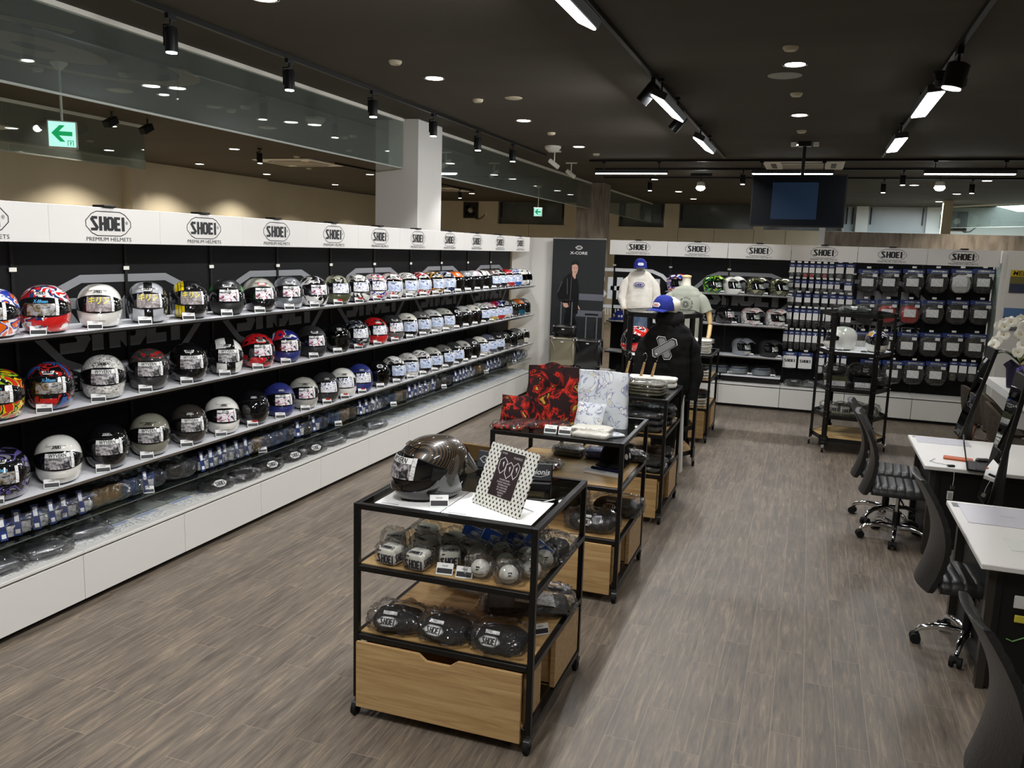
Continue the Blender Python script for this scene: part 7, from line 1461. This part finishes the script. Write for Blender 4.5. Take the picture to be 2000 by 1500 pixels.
t = thing('plug_adapter', 'yellow tag and green wire under the near desk', 'cable', (1.215, 4.90, 0.43)); MB().chbox(-0.035, 0.035, -0.006, 0.006, -0.02, 0.02, 0.003).build('tag', mat('yellow_tag', rgb(220, 206, 70), 0.5), t); MB().tube([(0.03, 0, -0.02), (0.04, 0, -0.09), (-0.03, 0, -0.13), (-0.06, 0, -0.12)], 0.004, 6).build('wire', mat('green_wire', rgb(110, 160, 90), 0.5), t, 60)
def office_chair(loc, rz, label, base_rz=0.0, first=[None]):
    """seat faces local +X"""
    t = thing('office_chair', label, 'office chair', loc, rz, 'black office chairs')
    def seat(u, v, o):
        x = -0.22+0.45*u; y = (v-.5)*0.45*(1-0.10*u**3); rib = 0.010*abs(math.sin(u*PI*7))**0.45
        edge = (max(0, 1-(2*v-1)**6)*max(0, 1-(2*u-1)**8))**0.5
        z = 0.455+0.03*edge+rib*edge-0.03*max(0, u-0.8)*3*0.5
        return Vector((x, y, z)) if o == 0 else Vector((x, y, 0.415))
    MB().shell(seat, 56, 14, 1).build('seat', M_LEATHER, t, 60)
    def back(u, v, o):
        y = (u-.5)*0.44*(1-0.42*abs(v-0.5)**2*1.2-0.18*max(0, v-.8)*2); z = 0.40+0.66*v
        x = -0.25+0.075*math.sin(v*PI*1.05)-0.085*v**2.2-0.035*(1-(2*u-1)**2)*(1-v*0.4); 
        rib = 0.006*abs(math.sin(v*PI*11))**0.5
        return Vector((x+(rib if o == 0 else -0.028), y, z))
    MB().shell(back, 16, 66, 1).build('backrest', M_LEATHER, t, 60)
    MB().box(-0.29, -0.05, -0.03, 0.03, 0.385, 0.41).build('back_bracket', M_BLACKPL, t)
    MB().chbox(-0.1, 0.1, -0.09, 0.09, 0.375, 0.415, 0.01).tube([(0, -0.08, 0.385), (0.02, -0.2, 0.37), (0.02, -0.26, 0.375)], 0.008, 6).build('mechanism', M_BLACKPL, t)
    MB().cyl((0, 0, 0.11), (0, 0, 0.24), 0.03, 16, 0).cyl((0, 0, 0.2), (0, 0, 0.38), 0.016, 14, 1).build('gas_column', [M_BLACKPL, M_STEEL], t, 40)
    for k in range(5):
        a = base_rz+2*PI*k/5; c, s_ = math.cos(a), math.sin(a); mx = Matrix.Rotation(a, 4, 'Z')
        lg = MB().tube([(0.02, 0, 0.115), (0.10, 0, 0.125), (0.18, 0, 0.122), (0.245, 0, 0.10), (0.275, 0, 0.075)], [0.026, 0.023, 0.020, 0.018, 0.014], 10, 0, mx).build('leg', M_CHROME, t, 60)
        MB().cyl((0.275, -0.032, 0.032), (0.275, -0.01, 0.032), 0.031, 18, 0, mx=mx).cyl((0.275, 0.01, 0.032), (0.275, 0.032, 0.032), 0.031, 18, 0, mx=mx).cyl((0.275, -0.01, 0.045), (0.275, 0.01, 0.045), 0.022, 12, 0, mx=mx).build('caster', M_RUBBER, lg, 40)
    return t
office_chair((0.80, 7.95, 0), R(-4), 'black ribbed office chair at the far desk, farther of two', R(20))
office_chair((0.84, 7.40, 0), R(-2), 'black ribbed office chair at the far desk, nearer of two', R(48))
office_chair((1.06, 5.38, 0), R(3), 'black ribbed office chair at the near desk', R(32))
office_chair((1.02, 3.30, 0), R(4), 'black office chair cut off at the lower right corner', R(10))
# ---------------- tall tilted mirrors on posts ----------------
M_MIRROR = mat('mirror_glass', (0.9, 0.92, 0.92), 0.01, 1.0)
def mirror(x, y, zb, zt, lean, wd, label, rz=0.0):
    t = thing('standing_mirror', label, 'mirror', (x, y, 0), rz)
    mx = Matrix.Translation((0, 0, zb)) @ Matrix.Rotation(lean, 4, 'Y'); h = (zt-zb)/math.cos(lean)
    MB().chbox(0.0, 0.03, -wd/2, wd/2, 0, h, 0.003, 0, mx).build('frame', M_BLACKM, t)
    MB().box(-0.002, 0.0, -wd/2+0.018, wd/2-0.018, 0.02, h-0.10, 0, mx).build('mirror_panel', M_MIRROR, t)
    MB().cbox((0.10, 0, zb*0.5+0.2), (0.05, 0.05, zb+0.4)).cbox((0.1, 0, 0.012), (0.5, 0.3, 0.024)).build('post', mat('post_grey', rgb(66, 64, 60), 0.4), t)
    return t
mirror(1.375, 8.42, 0.74, 1.56, R(13.5), 0.34, 'tilted tall mirror standing behind the far desk')
mirror(1.275, 6.52, 0.62, 1.56, R(8.5), 0.34, 'tilted tall mirror standing between the two desks')
# ---------------- high counter, shell chairs, orchids ----------------
t = thing('high_counter', 'white high counter against the right rear corner', 'counter', (2.10, 9.2, 0)); MB().chbox(0, 1.6, 0, 2.15, 0.86, 0.95, 0.004).build('counter_top', mat('desk_white', rgb(238, 235, 230), 0.3), t); MB().box(0.3, 0.36, 0.1, 2.05, 0, 0.86).build('support_panel', M_WHITE, t)
M_TAUPE = m_blotch('taupe_fabric', [(0.3, rgb(66, 58, 50)), (0.7, rgb(80, 72, 63))], scale=30, rough=0.9, bump=0.1); M_WALN = m_wood('chair_wood', rgb(92, 58, 34), rgb(116, 76, 46), rgb(132, 90, 56), 20, 20, 3)
def shell_chair(loc, rz, label, s=1.0):
    t = thing('shell_chair', label, 'chair', loc, rz, 'taupe shell chairs'); t.scale = (s, s, s)
    def sh(u, v, o):
        a = (u-.5)*2.9; r = 0.235+0.01*math.sin(v*PI)-o
        return Vector((-(r)*math.cos(a)*(0.9+0.25*v)+0.02, r*math.sin(a)*(0.92+0.05*v), 0.45+0.36*v*(1-0.55*abs(2*u-1)**2.2)))
    MB().shell(sh, 24, 10, 0.03).lathe([(0.0006, 0.42), (0.19, 0.44), (0.21, 0.47), (0.0006, 0.49)], 28, cap=False).build('shell', M_TAUPE, t, 60)
    for sx in (-1, 1):
        for sy in (-1, 1): MB().cyl((sx*0.24, sy*0.22, 0.0), (sx*0.10, sy*0.09, 0.45), 0.012, 10, 0, 0.019).build('leg', M_WALN, t, 60)
    MB().tube([(0.17, 0.15, 0.2), (-0.17, -0.15, 0.3)], 0.004, 6).tube([(-0.17, 0.15, 0.2), (0.17, -0.15, 0.3)], 0.004, 6).build('brace', M_BLACKM, t)
    return t
shell_chair((2.02, 10.72, 0), R(8), 'taupe shell chair with wooden legs at the counter, farthest', 1.12)
shell_chair((2.12, 10.12, 0), R(-5), 'taupe shell chair with wooden legs at the counter, second from the rear', 1.12)
shell_chair((2.06, 9.5, 0), R(-12), 'taupe shell chair with wooden legs at the counter, third from the rear', 1.12)
shell_chair((2.15, 8.95, 0), R(190), 'taupe shell chair behind the mirror between the desks', 1.1)
def orchid(loc, rz, label, n=11):
    t = thing('potted_orchid', label, 'orchid', loc, rz)
    m_wrap = mat('navy_wrap', rgb(32, 24, 52), 0.5)
    wr = MB().grid(lambda u, v: Vector(((0.10+0.03*v+0.06*max(0, v-0.8)*(1+math.sin(10*PI*u)))*math.cos(2*PI*u), (0.10+0.03*v+0.06*max(0, v-0.8)*(1+math.sin(10*PI*u)))*math.sin(2*PI*u), 0.27*v+0.03*max(0, v-.8)*5*math.sin(8*PI*u))), 40, 8, cu=True); wr.build('wrapped_pot', m_wrap, t, 60)
    rb = MB().shell(lambda u, v, o: Vector((-0.05+0.03*(u-.5)-0.02*v, -0.14-o-0.01*v, 0.24-0.16*v)), 2, 6, 0.002).shell(lambda u, v, o: Vector((0.03+0.03*(u-.5)+0.03*v, -0.14-o, 0.24-0.12*v)), 2, 6, 0.002)
    for k in range(8): rb.tube([(-0.0, -0.14, 0.25), (0.05*math.cos(k*PI/4), -0.17, 0.25+0.04*math.sin(k*PI/4)), (0.0, -0.145, 0.25)], 0.006, 6)
    rb.build('ribbon', mat('violet_ribbon', rgb(130, 110, 190), 0.35), t, 60)
    lf = MB()
    for a, ln in ((0.3, 0.36), (2.2, 0.3), (3.6, 0.32), (5.2, 0.3)): lf.shell(lambda u, v, o, a=a, ln=ln: Vector((math.cos(a)*ln*v-math.sin(a)*(u-.5)*0.08*math.sin(v*PI*0.95+0.1), math.sin(a)*ln*v+math.cos(a)*(u-.5)*0.08*math.sin(v*PI*0.95+0.1), 0.27+0.12*math.sin(v*2.2)+0.02*abs(u-.5)-o)), 4, 10, 0.003)
    lf.build('leaves', mat('orchid_leaf', rgb(44, 60, 30), 0.4), t, 60)
    stems = []
    for k, (dx, dy) in enumerate(((-0.30, -0.05), (-0.05, -0.12), (0.22, -0.02))): stems.append([Vector((0, 0, 0.25)), Vector((-dx*0.2, 0, 0.55)), Vector((dx*0.25, dy*0.3, 0.74)), Vector((dx*0.75, dy*0.7, 0.66)), Vector((dx, dy, 0.42))])
    sm = MB()
    for p in stems: sm.tube(p, [0.007, 0.006, 0.005, 0.004, 0.003], 6)
    sm.build('stems', mat('orchid_stem', rgb(150, 160, 90), 0.5), t, 60)
    if 'f' not in PROTO:
        f = MB()
        for k in range(5):
            a = PI/2+2*PI*k/5; w_ = 0.034 if k in (1, 4) else 0.024
            f.grid(lambda u, v, a=a, w_=w_: Vector((math.cos(a)*0.05*v-math.sin(a)*(u-.5)*2*w_*math.sin(v*PI*0.8+0.25), -0.008*v-0.01*math.sin(v*PI), math.sin(a)*0.05*v+math.cos(a)*(u-.5)*2*w_*math.sin(v*PI*0.8+0.25))), 6, 6, 0)
        f.lathe([(0.0006, 0.0), (0.009, 0.004), (0.006, 0.016), (0.0006, 0.02)], 10, mi=1, mx=Matrix.Rotation(PI/2, 4, 'X'), cap=False); PROTO['f'] = f.mesh('flower', [mat('orchid_petal', rgb(240, 236, 222), 0.6), mat('orchid_heart', rgb(214, 190, 110), 0.6)], 60)
    for si, p in enumerate(stems):
        for k in range(n):
            q = 1.2+2.8*k/(n-1); i = min(3, int(q)); pos = p[i].lerp(p[i+1], q-i)
            o = link('flower', PROTO['f'], t, (pos.x+rnd.uniform(-0.035, 0.035), pos.y-0.02+rnd.uniform(-0.03, 0.02), pos.z+rnd.uniform(-0.03, 0.03)), (R(rnd.uniform(-20, 25)), 0, R(rnd.uniform(-40, 35)))); o.scale = (1.25, 1.25, 1.25)
    return t
orchid((2.24, 10.45, 0.951), R(5), 'white orchids in a dark wrapped pot with violet ribbon on the counter, left plant', 13)
orchid((2.62, 10.60, 0.951), R(-30), 'white orchids in a dark wrapped pot on the counter, right plant', 11)
t = thing('poster', 'yellow and blue poster with red motorcycle on the white wall at the right', 'poster', (2.78, 13.015, 2.06)); MB().box(-0.23, 0.23, -0.004, 0, -0.15, 0.155).build('sheet', m_axis('poster_bands', [(0, rgb(52, 60, 84)), (0.40, rgb(110, 104, 60)), (0.72, rgb(206, 180, 40))], 'Z', -0.15, 0.155, 0.4, 0.2), t)
MB().flat(text2d('MELIN', 0.085, 'LEFT', 0.001, 0.2), lambda x, y: (x-0.21, -0.006, 0.11+y)).build('title', M_INK, t)
MB().flat(fill2d([(-0.04, -0.06), (0.02, 0.03), (0.10, 0.05), (0.16, 0.0), (0.14, -0.07), (0.04, -0.08)]), lambda x, y: (x, -0.006, y)).flat(stroke2d([(-0.02+0.03*math.cos(a), -0.05+0.03*math.sin(a)) for a in [2*PI*k/12 for k in range(12)]], 0.012, True), lambda x, y: (x, -0.007, y)).build('motorcycle', mat('poster_red', rgb(150, 50, 50), 0.4), t)
t = thing('poster', 'blue poster lower on the white wall at the right, behind the orchids', 'poster', (2.74, 13.015, 1.55)); MB().box(-0.22, 0.22, -0.004, 0, -0.15, 0.155).build('sheet', m_axis('poster_bands2', [(0, rgb(110, 110, 116)), (0.3, rgb(44, 64, 110)), (0.62, rgb(84, 120, 168))], 'Z', -0.15, 0.155, 0.4, 0.2), t)
t = thing('congratulation_plaque', 'upright wooden plaque with vertical Japanese writing behind the orchids', 'plaque', (2.66, 11.9, 0.951)); MB().box(-0.10, 0.13, 0, 0.008, 0.0, 1.03).build('board', m_wood('plaque_wood', rgb(196, 168, 112), rgb(214, 188, 134), rgb(224, 200, 150), 6, 6, 30), t)
MB().flat(text2d('御', 0.09), lambda x, y: (x, -0.002, 0.97+y)).flat(text2d('祝', 0.09), lambda x, y: (x, -0.002, 0.885+y)).build('red_writing', mat('plaque_red', rgb(196, 60, 40), 0.6), t)
pw = MB()
for k, c in enumerate('幡野直人'): pw.flat(text2d(c, 0.085), lambda x, y, k=k: (x-0.055, -0.002, 0.79-0.095*k+y))
for k, c in enumerate('代表取締役'): pw.flat(text2d(c, 0.035), lambda x, y, k=k: (x+0.01, -0.002, 0.79-0.045*k+y))
for k, c in enumerate('レーシングチーム'): pw.flat(text2d(c, 0.035), lambda x, y, k=k: (x+0.08, -0.002, 0.79-0.045*k+y))
pw.build('black_writing', M_INK, t)
